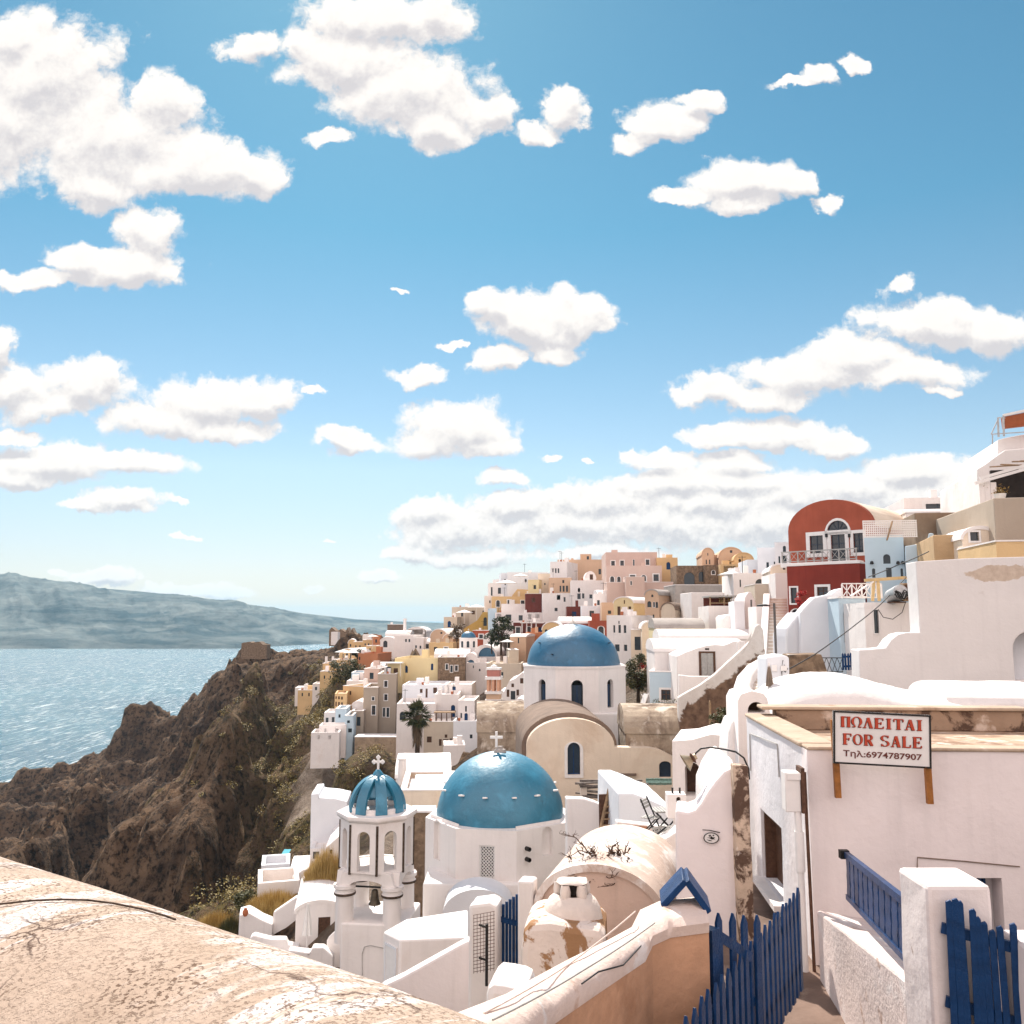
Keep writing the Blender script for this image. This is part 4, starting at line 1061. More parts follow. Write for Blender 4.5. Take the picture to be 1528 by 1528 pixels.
def house(h):
    px = (h['x0'] + h['x1']) / 2
    pl = Plane(px, h['yb'], h['D'], h['rot'])
    xa, zb = pl.at(h['x0'], h['yb']); xb, _ = pl.at(h['x1'], h['yb'])
    zt = pl.at(px, h['yt'])[1]
    z0 = -h['skirt']
    root = empty(h['name'], pl.o, h['rot'], h['label'], h['cat'], h['group'])
    dep, top = h['dep'], h['top']
    wm, rm = M[h['mat']], M[h['roof']]
    far = h['D'] > 90
    holes = []; rev = .2
    for w in h['wins']:
        a, b = pl.at(w[1], w[2]), pl.at(w[3], w[4])
        hl, rv = opening(w[0], a, b, root, far); holes.append(hl); rev = max(rev, rv)
    bev = 0 if far else .05
    rw = random.Random(int(h['x0'] * 7 + h['yb']))
    if not h['wins'] and h['D'] > 60 and h['cat'] == 'house' and top in ('flat', 'slab', 'vaultx') and xb - xa > 1.6:
        zc = (pl.at(px, h['ys'])[1] if top == 'vaultx' else zt - .5)
        if zc - zb > 1.1:
            n_ = max(1, min(4, int((xb - xa) / 1.7))); wh = min(1.2, (zc - zb) * .55)
            for k in range(n_):
                cx_ = xa + (xb - xa) * (k + .5) / n_ + rw.uniform(-.25, .25); hw = min(.32, (xb - xa) * .16)
                kd = rw.choice('wwnDab'); z1_ = zc - rw.uniform(.1, .3)
                hl, rv = opening(kd, (cx_ - hw, z1_), (cx_ + hw, z1_ - wh), root, far); holes.append(hl)
    if top == 'vaultx':
        ze = pl.at(px, h['ys'])[1]
    if top == 'vault':
        zs = pl.at(px, h['ys'])[1]
        ar = arc(xa, xb, zs, zt, 18)
        MB().prism([(xa, z0), (xb, z0)] + ar, 0, dep, holes=holes, reveal=rev).build('wall', wm, root, 40)
        ri = h.get('inset', 0); e_ = .03 if ri else .09
        out = arc(xa - e_, xb + e_, zs - .02, zt + e_ + .01, 18); inn = arc(xa + .02, xb - .02, zs - .02, zt - .05, 18)
        MB().prism(out + inn[::-1], ri - .05, dep + .05).build('roof', rm, root, 40)
    elif top == 'vaultx':
        MB().prism(rect(xa, xb, z0, ze), 0, dep, holes=[q_ for q_ in holes if max(p[1] for p in q_) < ze - .02], reveal=rev).build('wall', wm, root, bevel=bev)
        n = 14
        sec = [(dep / 2 - (dep / 2 + .06) * math.cos(math.pi * i / n), ze - .03 + (zt - ze + .03) * math.sin(math.pi * i / n)) for i in range(n + 1)]
        k = len(sec)
        vs = [(x, y, z) for x in (xa - .05, xb + .05) for (y, z) in sec]
        fs = [(i, i + 1, k + i + 1, k + i) for i in range(k - 1)] + [tuple(range(k)), tuple(range(2 * k - 1, k - 1, -1)), (0, k, 2 * k - 1, k - 1)]
        MB().add(vs, fs).build('roof', rm, root, 40)
    elif top == 'outline':
        poly = pl.poly(h['outl'])
        lo = min(p[1] for p in poly) - h['skirt']
        zmin = min(p[1] for p in poly)
        poly = [(p[0], p[1] if p[1] > zmin + .4 else lo) for p in poly]
        MB().prism(poly, 0, dep, holes=holes, reveal=rev).build('wall', wm, root, bevel=bev)
    elif top == 'ruin':
        rnd = random.Random(int(h['x0']))
        n = 12; xs = [xa + (xb - xa) * i / n for i in range(n + 1)]
        tops = [(x, zt - abs(rnd.gauss(0, .8))) for x in xs]
        MB().prism([(xa, z0), (xb, z0)] + tops[::-1], 0, dep).build('wall', wm, root)
    elif top == 'slab':
        MB().prism(rect(xa, xb, z0, zt), 0, dep, holes=holes, reveal=rev).build('wall', wm, root, bevel=bev)
        if rm != wm: MB().box(xa - .03, xb + .03, -.03, dep + .03, zt - .02, zt + .07).build('roof', rm, root)
    else:   # flat roof with a low parapet
        ph = .75 if h['cat'] == 'terrace' else min(.45, (zt - zb) * .12)
        MB().prism(rect(xa, xb, z0, zt - ph), 0, dep, holes=holes, reveal=rev).build('wall', wm, root, bevel=0)
        t = .22
        pr = MB()
        pr.box(xa, xb, 0, t, zt - ph, zt); pr.box(xa, xb, dep - t, dep, zt - ph, zt)
        pr.box(xa, xa + t, t, dep - t, zt - ph, zt); pr.box(xb - t, xb, t, dep - t, zt - ph, zt)
        pr.build('parapet', wm, root)
        MB().box(xa + t, xb - t, t, dep - t, zt - ph - .02, zt - ph + .04).build('roof', rm, root)
        if h['roof'] == 'white' and h['mat'] not in ('white', 'white2'):
            e = .03
            c = MB(); c.box(xa - e, xb + e, -e, t + e, zt, zt + .06); c.box(xa - e, xb + e, dep - t - e, dep + e, zt, zt + .06)
            c.box(xa - e, xa + t + e, t + e, dep - t - e, zt, zt + .06); c.box(xb - t - e, xb + e, t + e, dep - t - e, zt, zt + .06)
            c.build('coping', M['white'], root)
    for (c0, c1, ct, cb) in h.get('chim', ()):
        x0_, z1_ = pl.at(c0, ct); x1_, z0_ = pl.at(c1, cb)
        MB().box(x0_, x1_, 1.0, 1.0 + (x1_ - x0_), z0_ - .4, z1_).build('chimney', M['white'], root)
    # chimneys, aerials and boxes on the roofs of the hillside
    rr = random.Random(int(h['x0'] * 31 + h['yt'] * 17))
    if h['D'] > 60 and top in ('flat', 'slab') and xb - xa > 2.2 and h['cat'] == 'house':
        for k in range(rr.choice((1, 1, 2))):
            cx_, cy_ = rr.uniform(xa + .5, xb - .5), rr.uniform(.6, max(.8, dep - .6)); cw, ch = rr.uniform(.18, .32), rr.uniform(.4, 1.0)
            MB().box(cx_ - cw, cx_ + cw, cy_ - cw, cy_ + cw, zt - .5, zt + ch).build('chimney', rm if rr.random() < .4 else M['white'], root)
        if rr.random() < .35:
            cx_ = rr.uniform(xa + .4, xb - .4); a_ = MB(); a_.box(cx_ - .025, cx_ + .025, 1.0, 1.05, zt - .4, zt + 1.7); a_.box(cx_ - .35, cx_ + .35, 1.01, 1.04, zt + 1.55, zt + 1.59); a_.build('aerial', M['iron'], root)
        if rr.random() < .4:
            cx_ = rr.uniform(xa + .7, xb - .7); MB().box(cx_ - .5, cx_ + .5, dep * .5, dep * .5 + .9, zt - .5, zt + rr.uniform(.5, 1.1)).build('roof_hatch', wm, root)
        if rr.random() < .4:
            cx_ = rr.uniform(xa + .5, xb - .5); MB().lathe([(.0, 0), (.13, .0), (.17, .35), (.0, .38)], 10, Matrix.Translation((cx_, .3, zt - .02))).build('flower_pot', M['clay'], root, 40)
    if h['D'] < 56:
        for ch in root.children:
            if ch.name.split('.')[0] in ('wall', 'roof', 'parapet') and ch.type == 'MESH' and not (holes and ch.name.startswith('wall')): wavy(ch, .035 if h['D'] < 35 else .05)
    h['pl'] = pl; h['root'] = root; h['zt'] = zt
    return root
for h_ in HOUSES: house(h_)

# ------------------------------------------------------------------ helpers for the nearer things
def HH(*a, **k):
    H(*a, **k); return house(HOUSES[-1])

def oct_pts(r, a0, n=8): return [(r * math.cos(R(a0 + 360 / n * i)), r * math.sin(R(a0 + 360 / n * i))) for i in range(n)]

def face_frame(p, q):
    """matrix whose x runs p->q along a wall face, y into the building, z up (p, q seen from outside left to right)"""
    d = Vector((q[0] - p[0], q[1] - p[1], 0)); L = d.length; d /= L
    n = Vector((-d.y, d.x, 0))
    m = Matrix(((d.x, n.x, 0, p[0]), (d.y, n.y, 0, p[1]), (0, 0, 1, 0), (0, 0, 0, 1)))
    return m, L

def cross_mb(h, w, t, budded=False, M=None):
    m = MB()
    m.box(-t / 2, t / 2, -t / 2, t / 2, 0, h, M); zc = h * .64
    m.box(-w / 2, -t / 2, -t / 2 + .004, t / 2 - .004, zc - t / 2, zc + t / 2, M); m.box(t / 2, w / 2, -t / 2 + .004, t / 2 - .004, zc - t / 2, zc + t / 2, M)
    if budded:
        for cx, cz in ((-w / 2, zc), (w / 2, zc), (0, h)):
            for dx, dz in ((0, 0), (.9, 0), (-.9, 0), (0, .9), (0, -.9)):
                sp = [(t * .62 * math.sin(math.pi * i / 8), -t * .62 * math.cos(math.pi * i / 8)) for i in range(9)]
                MM = Matrix.Translation((cx + dx * t * .55, 0, cz + dz * t * .55))
                m.lathe(sp, 10, (M @ MM) if M is not None else MM)
    return m

def dome_prof(r, h, n=18, bulge=.0):
    return [(r * math.cos(math.pi / 2 * i / n) * (1 + bulge * math.sin(math.pi * i / n)), h * math.sin(math.pi / 2 * i / n)) for i in range(n + 1)]

def dome_mesh(name, r, h, mat, root, zb, seed=0, amp=.012, seg=64, rings=28):
    """slightly lumpy hand plastered dome"""
    m = MB()
    prof = dome_prof(r, h, rings)
    vs, fs = [], []
    for j, (rr, z) in enumerate(prof):
        for i in range(seg):
            a = 2 * math.pi * i / seg
            k = 1 + amp * 2 * (float(fbm(a * 5 + 3, z * 2.2 / h * 2, 4, seed)) - .5)
            vs.append((rr * math.cos(a) * k, rr * math.sin(a) * k, zb + z * (1 + amp * .5 * math.sin(3 * a))))
    for j in range(rings):
        for i in range(seg):
            fs.append((j * seg + i, j * seg + (i + 1) % seg, (j + 1) * seg + (i + 1) % seg, (j + 1) * seg + i))
    m.add(vs, fs)
    return m.build(name, mat, root, 60)

def drum(root, r, a0, z0, z1, mat, faces, reveal=.25):
    """eight sided wall; faces[i] = list of openings (x-fraction centre, width, z0, z1, rise)"""
    pts = oct_pts(r, a0)
    m = MB(); frames = {}
    for i in range(8):
        p, q = pts[i], pts[(i + 1) % 8]
        MM, L = face_frame(p, q)
        holes = []
        for (fx, w, a, b, rise) in faces.get(i, ()):
            holes.append(arched(L * fx - w / 2, L * fx + w / 2, a, b, rise))
        loops = [rect(0, L, z0, z1)] + holes
        allp = [pp for lp in loops for pp in lp]
        tr = tessellate_polygon([[Vector((x, z, 0)) for x, z in lp] for lp in loops])
        m.add([(x, 0, z) for x, z in allp], tr, MM)
        for h in holes:
            k = len(h)
            m.add([(x, y, z) for y in (0, reveal) for x, z in h], [(j, (j + 1) % k, k + (j + 1) % k, k + j) for j in range(k)], MM)
        frames[i] = (MM, L)
    m.add([(*p, z1) for p in pts], [tuple(range(8))])
    m.build('drum', mat, root)
    return frames

# ------------------------------------------------------------------ big church with the deep blue dome
def church_far():
    D = 60.0; c = P(855.5, 995, D)
    root = empty('domed_church', (c.x, c.y, c.z), 0, 'large white church with a deep blue dome and a cream arched front', 'church')
    r8 = 3.63; z_top = 0.06
    zb = P(855, 1064, 56.5).z - c.z
    fr = drum(root, r8, -112.5, zb - 1.2, z_top, M['white'], {
        0: [(.5, .74, zb + .25, zb + 2.05, .36)], 1: [(.42, .62, zb + .25, zb + 2.05, .30)], 7: [(.58, .62, zb + .25, zb + 2.05, .30)]})
    for i, w in ((0, .74), (1, .62), (7, .62)):
        MM, L = fr[i]; fx = {0: .5, 1: .42, 7: .58}[i]
        x0, x1 = L * fx - w / 2 + .06, L * fx + w / 2 - .06
        o = MB().box(x0, x1, .20, .26, zb + .30, zb + 1.72, MM).build('window', M['shutter'], root)
        MB().box((x0 + x1) / 2 - .02, (x0 + x1) / 2 + .02, .18, .198, zb + .3, zb + 1.72, MM).build('glazing_bar', M['bluepaint'], o)
    ring = MB(); pts = oct_pts(r8 + .06, -112.5); ins = oct_pts(r8 - .5, -112.5)
    ring.add([(*p, z) for z in (z_top, z_top + .12) for p in pts] + [(*p, z_top + .12) for p in ins],
             [(i, (i + 1) % 8, 8 + (i + 1) % 8, 8 + i) for i in range(8)] + [(8 + i, 8 + (i + 1) % 8, 16 + (i + 1) % 8, 16 + i) for i in range(8)] + [tuple(range(7, -1, -1))])
    ring.build('cornice', M['white'], root)
    dome_mesh('dome', 3.14, 2.72, M['dome_far'], root, z_top + .1, 5, .016)
    ln = MB(); ln.lathe([(.0, 2.68), (.34, 2.70), (.30, 2.92), (.12, 3.05), (0, 3.1)], 16)
    ln.build('finial', M['greyroof'], root, 40)
    cross_mb(.75, .4, .045, M=Matrix.Translation((0, 0, 3.05))).build('cross', M['iron'], root)
    pg = MB()
    for a, zz in ((-150, 1.6), (-30, 1.6), (-120, .9)):
        rr = 3.14 * math.cos(math.asin(min(.99, zz / 2.72)))
        pg.bar((rr * .95 * math.cos(R(a)), rr * .95 * math.sin(R(a)), zz), (rr * 1.09 * math.cos(R(a)), rr * 1.09 * math.sin(R(a)), zz + .05), .07)
    pg.build('peg', M['shutter'], root)
    # square base under the drum
    zz = P(855, 1120, 55).z - c.z
    xl, xr = (780 - 855.5) / 1300 * 56.4, (937 - 855.5) / 1300 * 56.4
    MB().prism(rect(xl, xr, zz - 3, zb - .02), -3.6, 3.6).build('base', M['white'], root, bevel=.06)
    # barrel with a cream front towards us
    pl = Plane(852, 1130, 47.6, 2)
    f = lambda pts: [(p[0], p[1]) for p in pl.poly(pts)]
    left, right = pl.at(786, 1113), pl.at(917, 1113)
    top = pl.at(852, 1072)[1]
    ar = arc(left[0], right[0], right[1], top, 20)
    e = f([(1005, 1190), (1005, 1129), (985, 1119), (970, 1116), (917, 1115)])
    zlo = e[0][1] - 1.5
    out = [(left[0], zlo), (e[0][0], zlo)] + e[1:] + ar
    h1 = arched(*[pl.at(847, 1156)[0], pl.at(866, 1156)[0], pl.at(847, 1156)[1], pl.at(847, 1108)[1]], None)
    h2 = arched(pl.at(984, 1160)[0], pl.at(1002, 1160)[0], pl.at(984, 1160)[1], pl.at(984, 1136)[1], .22)
    loc = (pl.o - c)
    fa = bpy.data.objects.new('front', None)
    MW = Matrix.Translation(loc) @ Matrix.Rotation(R(2), 4, 'Z')
    MB().prism(out, 0, .7, MW, holes=[h1, h2], reveal=.22).build('front_wall', M['cream'], root, bevel=.04)
    MB().ring(grow(h1, .16), h1, -.05, .05, MW).build('window_surround', M['frame'], root)
    w1 = MB().prism(grow(h1, .02), .17, .2, MW).build('window', M['shutter'], root)
    x0, x1 = h1[0][0], h1[1][0]
    b = MB(); b.box(x0, x1, .15, .169, h1[0][1], h1[0][1] + .06, MW); b.box((x0 + x1) / 2 - .02, (x0 + x1) / 2 + .02, .15, .169, h1[0][1] + .06, h1[0][1] + 1.5, MW); b.build('glazing_bar', M['bluepaint'], w1)
    MB().prism(grow(h2, .02), .17, .2, MW).build('window', M['shutter'], root)
    s1, s2 = pl.at(924, 1154), pl.at(949, 1157)
    MB().box(s1[0], s2[0], -.14, -.002, s2[1], s1[1], MW).build('ledge', M['brownroof'], root)
    # dark weathered vault behind the front
    a2 = arc(left[0] - .24, right[0] + .24, right[1] - .1, top + .24, 20)
    MB().prism([(left[0] - .24, zlo), (right[0] + .24, zlo)] + a2, .72, 9.2, MW).build('vault_roof', M['brownroof'], root, 40)
    # low roof on the right of the front
    MB().prism([(right[0] + .36, zlo), (e[0][0] - .02, zlo), (e[1][0] - .02, e[1][1] - .06), (e[2][0], e[2][1] - .06), (e[3][0], e[3][1] - .06), (right[0] + .36, e[4][1] - .06)], .72, .95, MW).build('side_roof', M['worn'], root)
church_far()

# ------------------------------------------------------------------ near church with the teal dome
def church_near():
    D = 36.5; c = P(746, 1198, D)
    root = empty('domed_church', (c.x, c.y, c.z), 0, 'white church with a teal blue dome nearest to us, lattice window in its drum', 'church')
    r8 = 3.02; a0 = -90 - 10 - 22.5
    z1 = -.42; z0 = P(690, 1312, 33.8).z - c.z
    lw = .62
    la, lb = P(723, 1313, 33.7).z - c.z, P(723, 1262, 33.7).z - c.z
    fr = drum(root, r8, a0, z0 - 1.6, z1, M['white'], {0: [(.52, lw, la, lb, .01)], 7: [(.40, .52, z0 + .35, z0 + 1.85, .26)], 1: [(.62, .5, z0 + .7, z0 + 1.75, .25)]}, .18)
    MM, L = fr[0]
    x0, x1 = L * .52 - lw / 2, L * .52 + lw / 2
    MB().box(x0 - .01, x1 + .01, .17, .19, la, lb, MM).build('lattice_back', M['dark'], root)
    lt = MB()
    w, h = x1 - x0, lb - la
    lt.box(x0, x0 + .06, .05, .13, la, lb, MM); lt.box(x1 - .06, x1, .05, .13, la, lb, MM)
    lt.box(x0 + .06, x1 - .06, .05, .13, lb - .06, lb, MM); lt.box(x0 + .06, x1 - .06, .05, .13, la, la + .06, MM)
    n = 15
    def bar(ax, az, bx, bz):
        a_, b_ = MM @ Vector((ax, .09, az)), MM @ Vector((bx, .09, bz)); lt.bar(a_, b_, .022, .03)
    s = w / 5
    k = -int(h / s) - 1
    while k < 6:   # two families of diagonals clipped to the opening
        for sg in (1, -1):
            zs = [la, lb]
            pts = []
            for zq in (la, lb):
                t = (zq - la)
                pts.append((x0 + k * s + t if sg > 0 else x1 - k * s - t, zq))
            (ax, az), (bx, bz) = pts
            def clip(ax, az, bx, bz):
                for lim, hi in ((x0, 0), (x1, 1)):
                    if (ax < lim) != hi and not (ax == lim):
                        pass
                ts = [0, 1]
                dx = bx - ax
                t0_, t1_ = 0., 1.
                for lim, sgn in ((x0, 1), (x1, -1)):
                    q0 = (ax - lim) * sgn; q1 = (bx - lim) * sgn
                    if q0 < 0 and q1 < 0: return None
                    if q0 < 0: t0_ = max(t0_, q0 / (q0 - q1))
                    if q1 < 0: t1_ = min(t1_, q0 / (q0 - q1))
                if t1_ - t0_ < .01: return None
                return ax + dx * t0_, az + (bz - az) * t0_, ax + dx * t1_, az + (bz - az) * t1_
            r_ = clip(ax, az, bx, bz)
            if r_: bar(*r_)
        k += 1
    lt.build('lattice_window', M['marble'], root)
    MM7, L7 = fr[7]
    MB().box(0.1, L7 - .1, .175, .20, z0 + .3, z0 + 1.9, MM7).build('niche', M['white'], root)
    MM1, L1 = fr[1]
    MB().box(0.1, L1 - .1, .175, .20, z0 + .6, z0 + 1.9, MM1).build('niche', M['white'], root)
    for zz in (z0 + 1.1, z0 + .72):
        MB().lathe([(.05, 0), (.08, 0), (.08, -.22), (.05, -.22)], 12, MM1 @ Matrix.Translation((.45, 0, zz)) @ Matrix.Rotation(R(-90), 4, 'X')).build('drain_pipe', M['iron'], root)
    dome_mesh('dome', 2.56, 2.5, M['dome_near'], root, z1 - .06, 3, .014)
    dp = MB()
    for a in (-128, -103, -76, -52, -20, -160, 20, 160):
        zz = 1.05; rr = 2.56 * math.cos(math.asin(zz / 2.5))
        A = Vector((math.cos(R(a)), math.sin(R(a)), 0))
        dp.bar(A * (rr * .97) + Vector((0, 0, z1 + zz)), A * (rr + .14) + Vector((0, 0, z1 + zz + .03)), .16, .05)
    dp.build('peg', M['white'], root)
    zt = z1 + 2.42
    MB().lathe([(0, zt), (.26, zt), (.22, zt + .12), (.10, zt + .16), (.10, zt + .24), (0, zt + .26)], 16).build('finial', M['greyroof'], root, 40)
    cross_mb(.62, .52, .10, M=Matrix.Translation((-.15, 0, zt + .2))).build('cross', M['marble'], root)
    # block that carries the drum, and the vaulted porch in front
    xl, xr = P(631, 1309, 33.3).x - c.x, P(802, 1309, 33.3).x - c.x
    zb2 = P(690, 1375, 33.3).z - c.z
    MB().prism(rect(xl, xr, zb2 - 2, z0 - .02), 33.3 - D, 3.4).build('base', M['white'], root, bevel=.06)
    pl = Plane(712, 1365, 31.8, 0); d = pl.o - c
    a, b, t = pl.at(660, 1366), pl.at(766, 1366), pl.at(712, 1327)[1]
    MB().prism([(a[0], a[1] - 2), (b[0], a[1] - 2)] + arc(a[0], b[0], a[1], t, 18), 0, 1.48, Matrix.Translation(d)).build('porch_vault', M['white2'], root, 40)
church_near()

# ------------------------------------------------------------------ bell tower
def bell_tower():
    D = 31.5; c = P(563, 1218, D)
    root = empty('bell_tower', (c.x, c.y, c.z), 0, 'white octagonal bell tower with a ribbed blue cupola and hanging bell', 'bell tower')
    px = D / 1300
    # lantern
    r8 = 1.27; a0 = -81 - 45
    zl = -1.62
    face = {i: [(.5, .44, zl + .02, -.28, .22)] for i in range(8)}
    pts = oct_pts(r8, a0)
    m = MB(); strips = []
    for i in range(8):
        p, q = pts[i], pts[(i + 1) % 8]
        MM, L = face_frame(p, q)
        hole = arched(L * .5 - .225, L * .5 + .225, zl + .05, -.26, .22)
        m.prism(rect(0, L, zl, 0), 0, .16, MM, holes=[hole], reveal=.16, back=False)
        # inner skin with the same opening
        loops = [rect(.07, L - .07, zl, 0), hole]; al = [x for lp in loops for x in lp]
        m.add([(x, .16, z) for x, z in al], [t[::-1] for t in tessellate_polygon([[Vector((x, z, 0)) for x, z in lp] for lp in loops])], MM)
        strips.append(MB().box(-.035, .035, -.02, .05, zl - .05, -.06, MM))     # dark weathered corner
    m.build('lantern', M['white'], root)
    for s_ in strips: s_.build('corner_strip', M['stainedge'], root)
    cor = MB(); o1, o2 = oct_pts(r8 + .13, a0), oct_pts(r8 + .02, a0)
    cor.add([(*p, 0) for p in o2] + [(*p, .10) for p in o1] + [(*p, .22) for p in o1],
            [(i, (i + 1) % 8, 8 + (i + 1) % 8, 8 + i) for i in range(8)] + [(8 + i, 8 + (i + 1) % 8, 16 + (i + 1) % 8, 16 + i) for i in range(8)] + [tuple(range(16, 24)), tuple(range(7, -1, -1))])
    cor.build('cornice', M['white'], root, bevel=.02)
    # cupola: eight ribs round an open shell
    R0, H0 = .98, 1.20; zc = .225
    cap = MB()
    for k in range(8):
        a = a0 + 45 * k + 8
        vs = []
        n = 12
        for j in range(n + 1):
            t = math.pi / 2 * j / n * .93
            rr, z = R0 * math.cos(t), zc + H0 * math.sin(t)
            hw = (.20 * (1 - .15 * j / n)) if rr > .2 else rr * .7
            rad = Vector((math.cos(R(a)), math.sin(R(a)), 0)); tan = Vector((-rad.y, rad.x, 0))
            for s, ri in ((-1, 0), (1, 0), (1, -.10), (-1, -.10)):
                vs.append(rad * (rr + ri * math.cos(t)) + tan * (s * hw) + Vector((0, 0, z + ri * math.sin(t))))
        fs = []
        for j in range(n):
            for s in range(4):
                fs.append((j * 4 + s, j * 4 + (s + 1) % 4, j * 4 + 4 + (s + 1) % 4, j * 4 + 4 + s))
        fs += [(3, 2, 1, 0), (n * 4, n * 4 + 1, n * 4 + 2, n * 4 + 3)]
        MB().add(vs, fs).build('rib', M['dome_near'], root, 40)
    sh = MB()   # inner shell, set back behind the ribs, open low down
    prof = [((R0 - .12) * math.cos(t), zc + (H0 - .12) * math.sin(t)) for t in [math.pi / 2 * (.34 + .66 * j / 12) for j in range(13)]]
    sh.lathe(prof, 32); sh.build('shell', M['dome_near'], root, 60)
    MB().lathe([(R0 - .05, zc - .01), (R0 - .05, zc + .16), (R0 - .16, zc + .16), (R0 - .16, zc - .01)], 32).build('shell_kerb', M['white'], root, 40)
    MB().lathe([(.26, zc + H0 - .12), (.16, zc + H0 + .05), (.07, zc + H0 + .16), (0, zc + H0 + .18)], 16).build('cap', M['dome_near'], root, 50)
    cross_mb(.44, .30, .075, True, Matrix.Translation((0, 0, zc + H0 + .14))).build('cross', M['marble'], root)
    # arcade under the lantern: four arches on four round columns
    zcap = P(592, 1322, 30.6).z - c.z
    rad = 1.17; ca = [-54 + 90 * k for k in range(4)]
    cp = [(rad * math.cos(R(a)), rad * math.sin(R(a))) for a in ca]
    for k in range(4):
        p, q = cp[(k - 1) % 4], cp[k]
        MM, L = face_frame(p, q)
        cw = .26
        ap = zl - .24
        lo = [( -.30, zcap + .04), (cw, zcap + .04)]
        arch_ = arc(cw, L - cw, zcap + .04, ap, 14)[::-1]
        hi = [(L + .30, zcap + .04), (L + .16, zl - .45), (L + .02, zl + .0), (-.02, zl + .0), (-.16, zl - .45)]
        MB().prism(lo + arch_[1:-1] + [(L - cw, zcap + .04)] + hi, -.26, .20, MM).build('arch', M['white'], root, 30)
    MB().add([(*p, zl - .01) for p in oct_pts(1.24, a0)] + [(*p, zl + .03) for p in oct_pts(1.24, a0)],
             [tuple(range(8)), tuple(range(8, 16))] + [(i, (i + 1) % 8, 8 + (i + 1) % 8, 8 + i) for i in range(8)]).build('lantern_floor', M['white'], root)
    zbase = P(545, 1385, 30.6).z - c.z
    for (x, y) in cp:
        T = Matrix.Translation((x, y, 0))
        col_ = MB().lathe([(.31, zbase - .5), (.30, zcap - .34)], 24, T).build('column', M['white'], root, 40)
        MB().lathe([(.30, zcap - .34), (.36, zcap - .30), (.36, zcap - .24), (.325, zcap - .22), (.325, zcap - .12), (.385, zcap - .08), (.385, zcap + .02), (.26, zcap + .05)], 24, T).build('capital', M['white'], col_, 30)
        MB().lathe([(.363, zcap - .31), (.372, zcap - .27), (.363, zcap - .23)], 24, T).build('dark_ring', M['stainedge'], col_)
    # bell on a bar
    mid = Vector(((cp[3][0] + cp[0][0]) / 2, (cp[3][1] + cp[0][1]) / 2, 0))
    bx = P(559, 1322, 30.6) - c
    b = MB(); b.bar(Vector((cp[3][0], cp[3][1], zcap - .05)), Vector((cp[0][0], cp[0][1], zcap - .05)), .05); b.build('bell_bar', M['iron'], root)
    bm_ = MB(); T = Matrix.Translation((bx.x, (cp[3][1] + cp[0][1]) / 2, zcap - .12))
    bm_.lathe([(0, 0), (.07, -.01), (.11, -.06), (.125, -.22), (.15, -.36), (.20, -.46), (.205, -.49), (.17, -.48), (.10, -.2), (0, -.1)], 24, T)
    be = bm_.build('bell', M['bell'], root, 40)
    MB().tube([T @ Vector((0, 0, -.2)), T @ Vector((0, 0, -.58))], .022, 6).build('clapper', M['iron'], be)
    # block under the columns
    pl = Plane(540, 1385, 30.4, -6); d = pl.o - c
    a_, b_ = pl.at(508, 1376), pl.at(572, 1376)
    MW = Matrix.Translation(d) @ Matrix.Rotation(R(-6), 4, 'Z')
    zz = pl.at(540, 1456)[1]
    MB().prism(rect(a_[0], b_[0] + .75, zz - 1, a_[1] - .02), 0, 2.4, MW).build('base', M['white'], root, bevel=.06)
    g = MB(); g.tube([MW @ Vector(v) for v in ((.9, -.02, -.62), (.3, -.03, -.52), (.1, -.02, -.58), (.03, -.02, -.8), (.05, -.02, zz))], .012, 6)
    g.build('cable', M['greywood'], root)
M['stainedge'] = plain('weathered_black_edge', (.09, .065, .05), .9, 0, .1, .5, 14)
bell_tower()

# ------------------------------------------------------------------ solids drawn on an upright plane and given real depth
def solid(name, label, cat, pts, D, rot, dep, mat, drop=1.5, bevel=.05, wins=(), group=None, parts=None, holes_px=()):
    """upright outline (photo pixels on a plane at distance D) swept `dep` metres back; a single mesh thing unless it has openings"""
    cx = sum(p[0] for p in pts) / len(pts); by = max(p[1] for p in pts)
    pl = Plane(cx, by, D, rot)
    poly = pl.poly(pts); zmin = min(p[1] for p in poly)
    poly = [(p[0], p[1] if p[1] > zmin + .3 else zmin - drop) for p in poly]
    if wins or parts:
        root = empty(name, pl.o, rot, label, cat, group)
        holes, rev = [], .2
        for w in wins:
            hl, rv = opening(w[0], pl.at(w[1], w[2]), pl.at(w[3], w[4]), root, False); holes.append(hl); rev = max(rev, rv)
        wo = MB().prism(poly, 0, dep, holes=holes, reveal=rev).build('wall', M[mat], root, bevel=bevel)
        if bevel and not holes: wavy(wo, .03)
        return root, pl
    o = MB().prism(poly, 0, dep).build(name, M[mat], None, bevel=bevel)
    if bevel: wavy(o, .035)
    o.location = pl.o; o.rotation_euler = (0, 0, R(rot))
    tag(o, label, cat, group)
    return o, pl

def thing_mesh(mb, name, label, cat, mat, loc=(0, 0, 0), group=None, **k):
    o = mb.build(name, M[mat] if isinstance(mat, str) else mat, None, **k)
    o.location = loc
    return tag(o, label, cat, group)

def wobble(o, amp, scale, seed=0):
    """uneven hand plastered surface: pushes the vertices about a little"""
    me = o.data
    for v in me.vertices:
        c = v.co
        n = float(fbm(c.x * scale + 5, (c.y + c.z * .7) * scale, 3, seed)) - .5
        v.co = c + v.normal * (n * 2 * amp)

def sub(mb_obj, n=2):
    md = mb_obj.modifiers.new('sub', 'SUBSURF'); md.subdivision_type = 'SIMPLE'; md.levels = n; md.render_levels = n

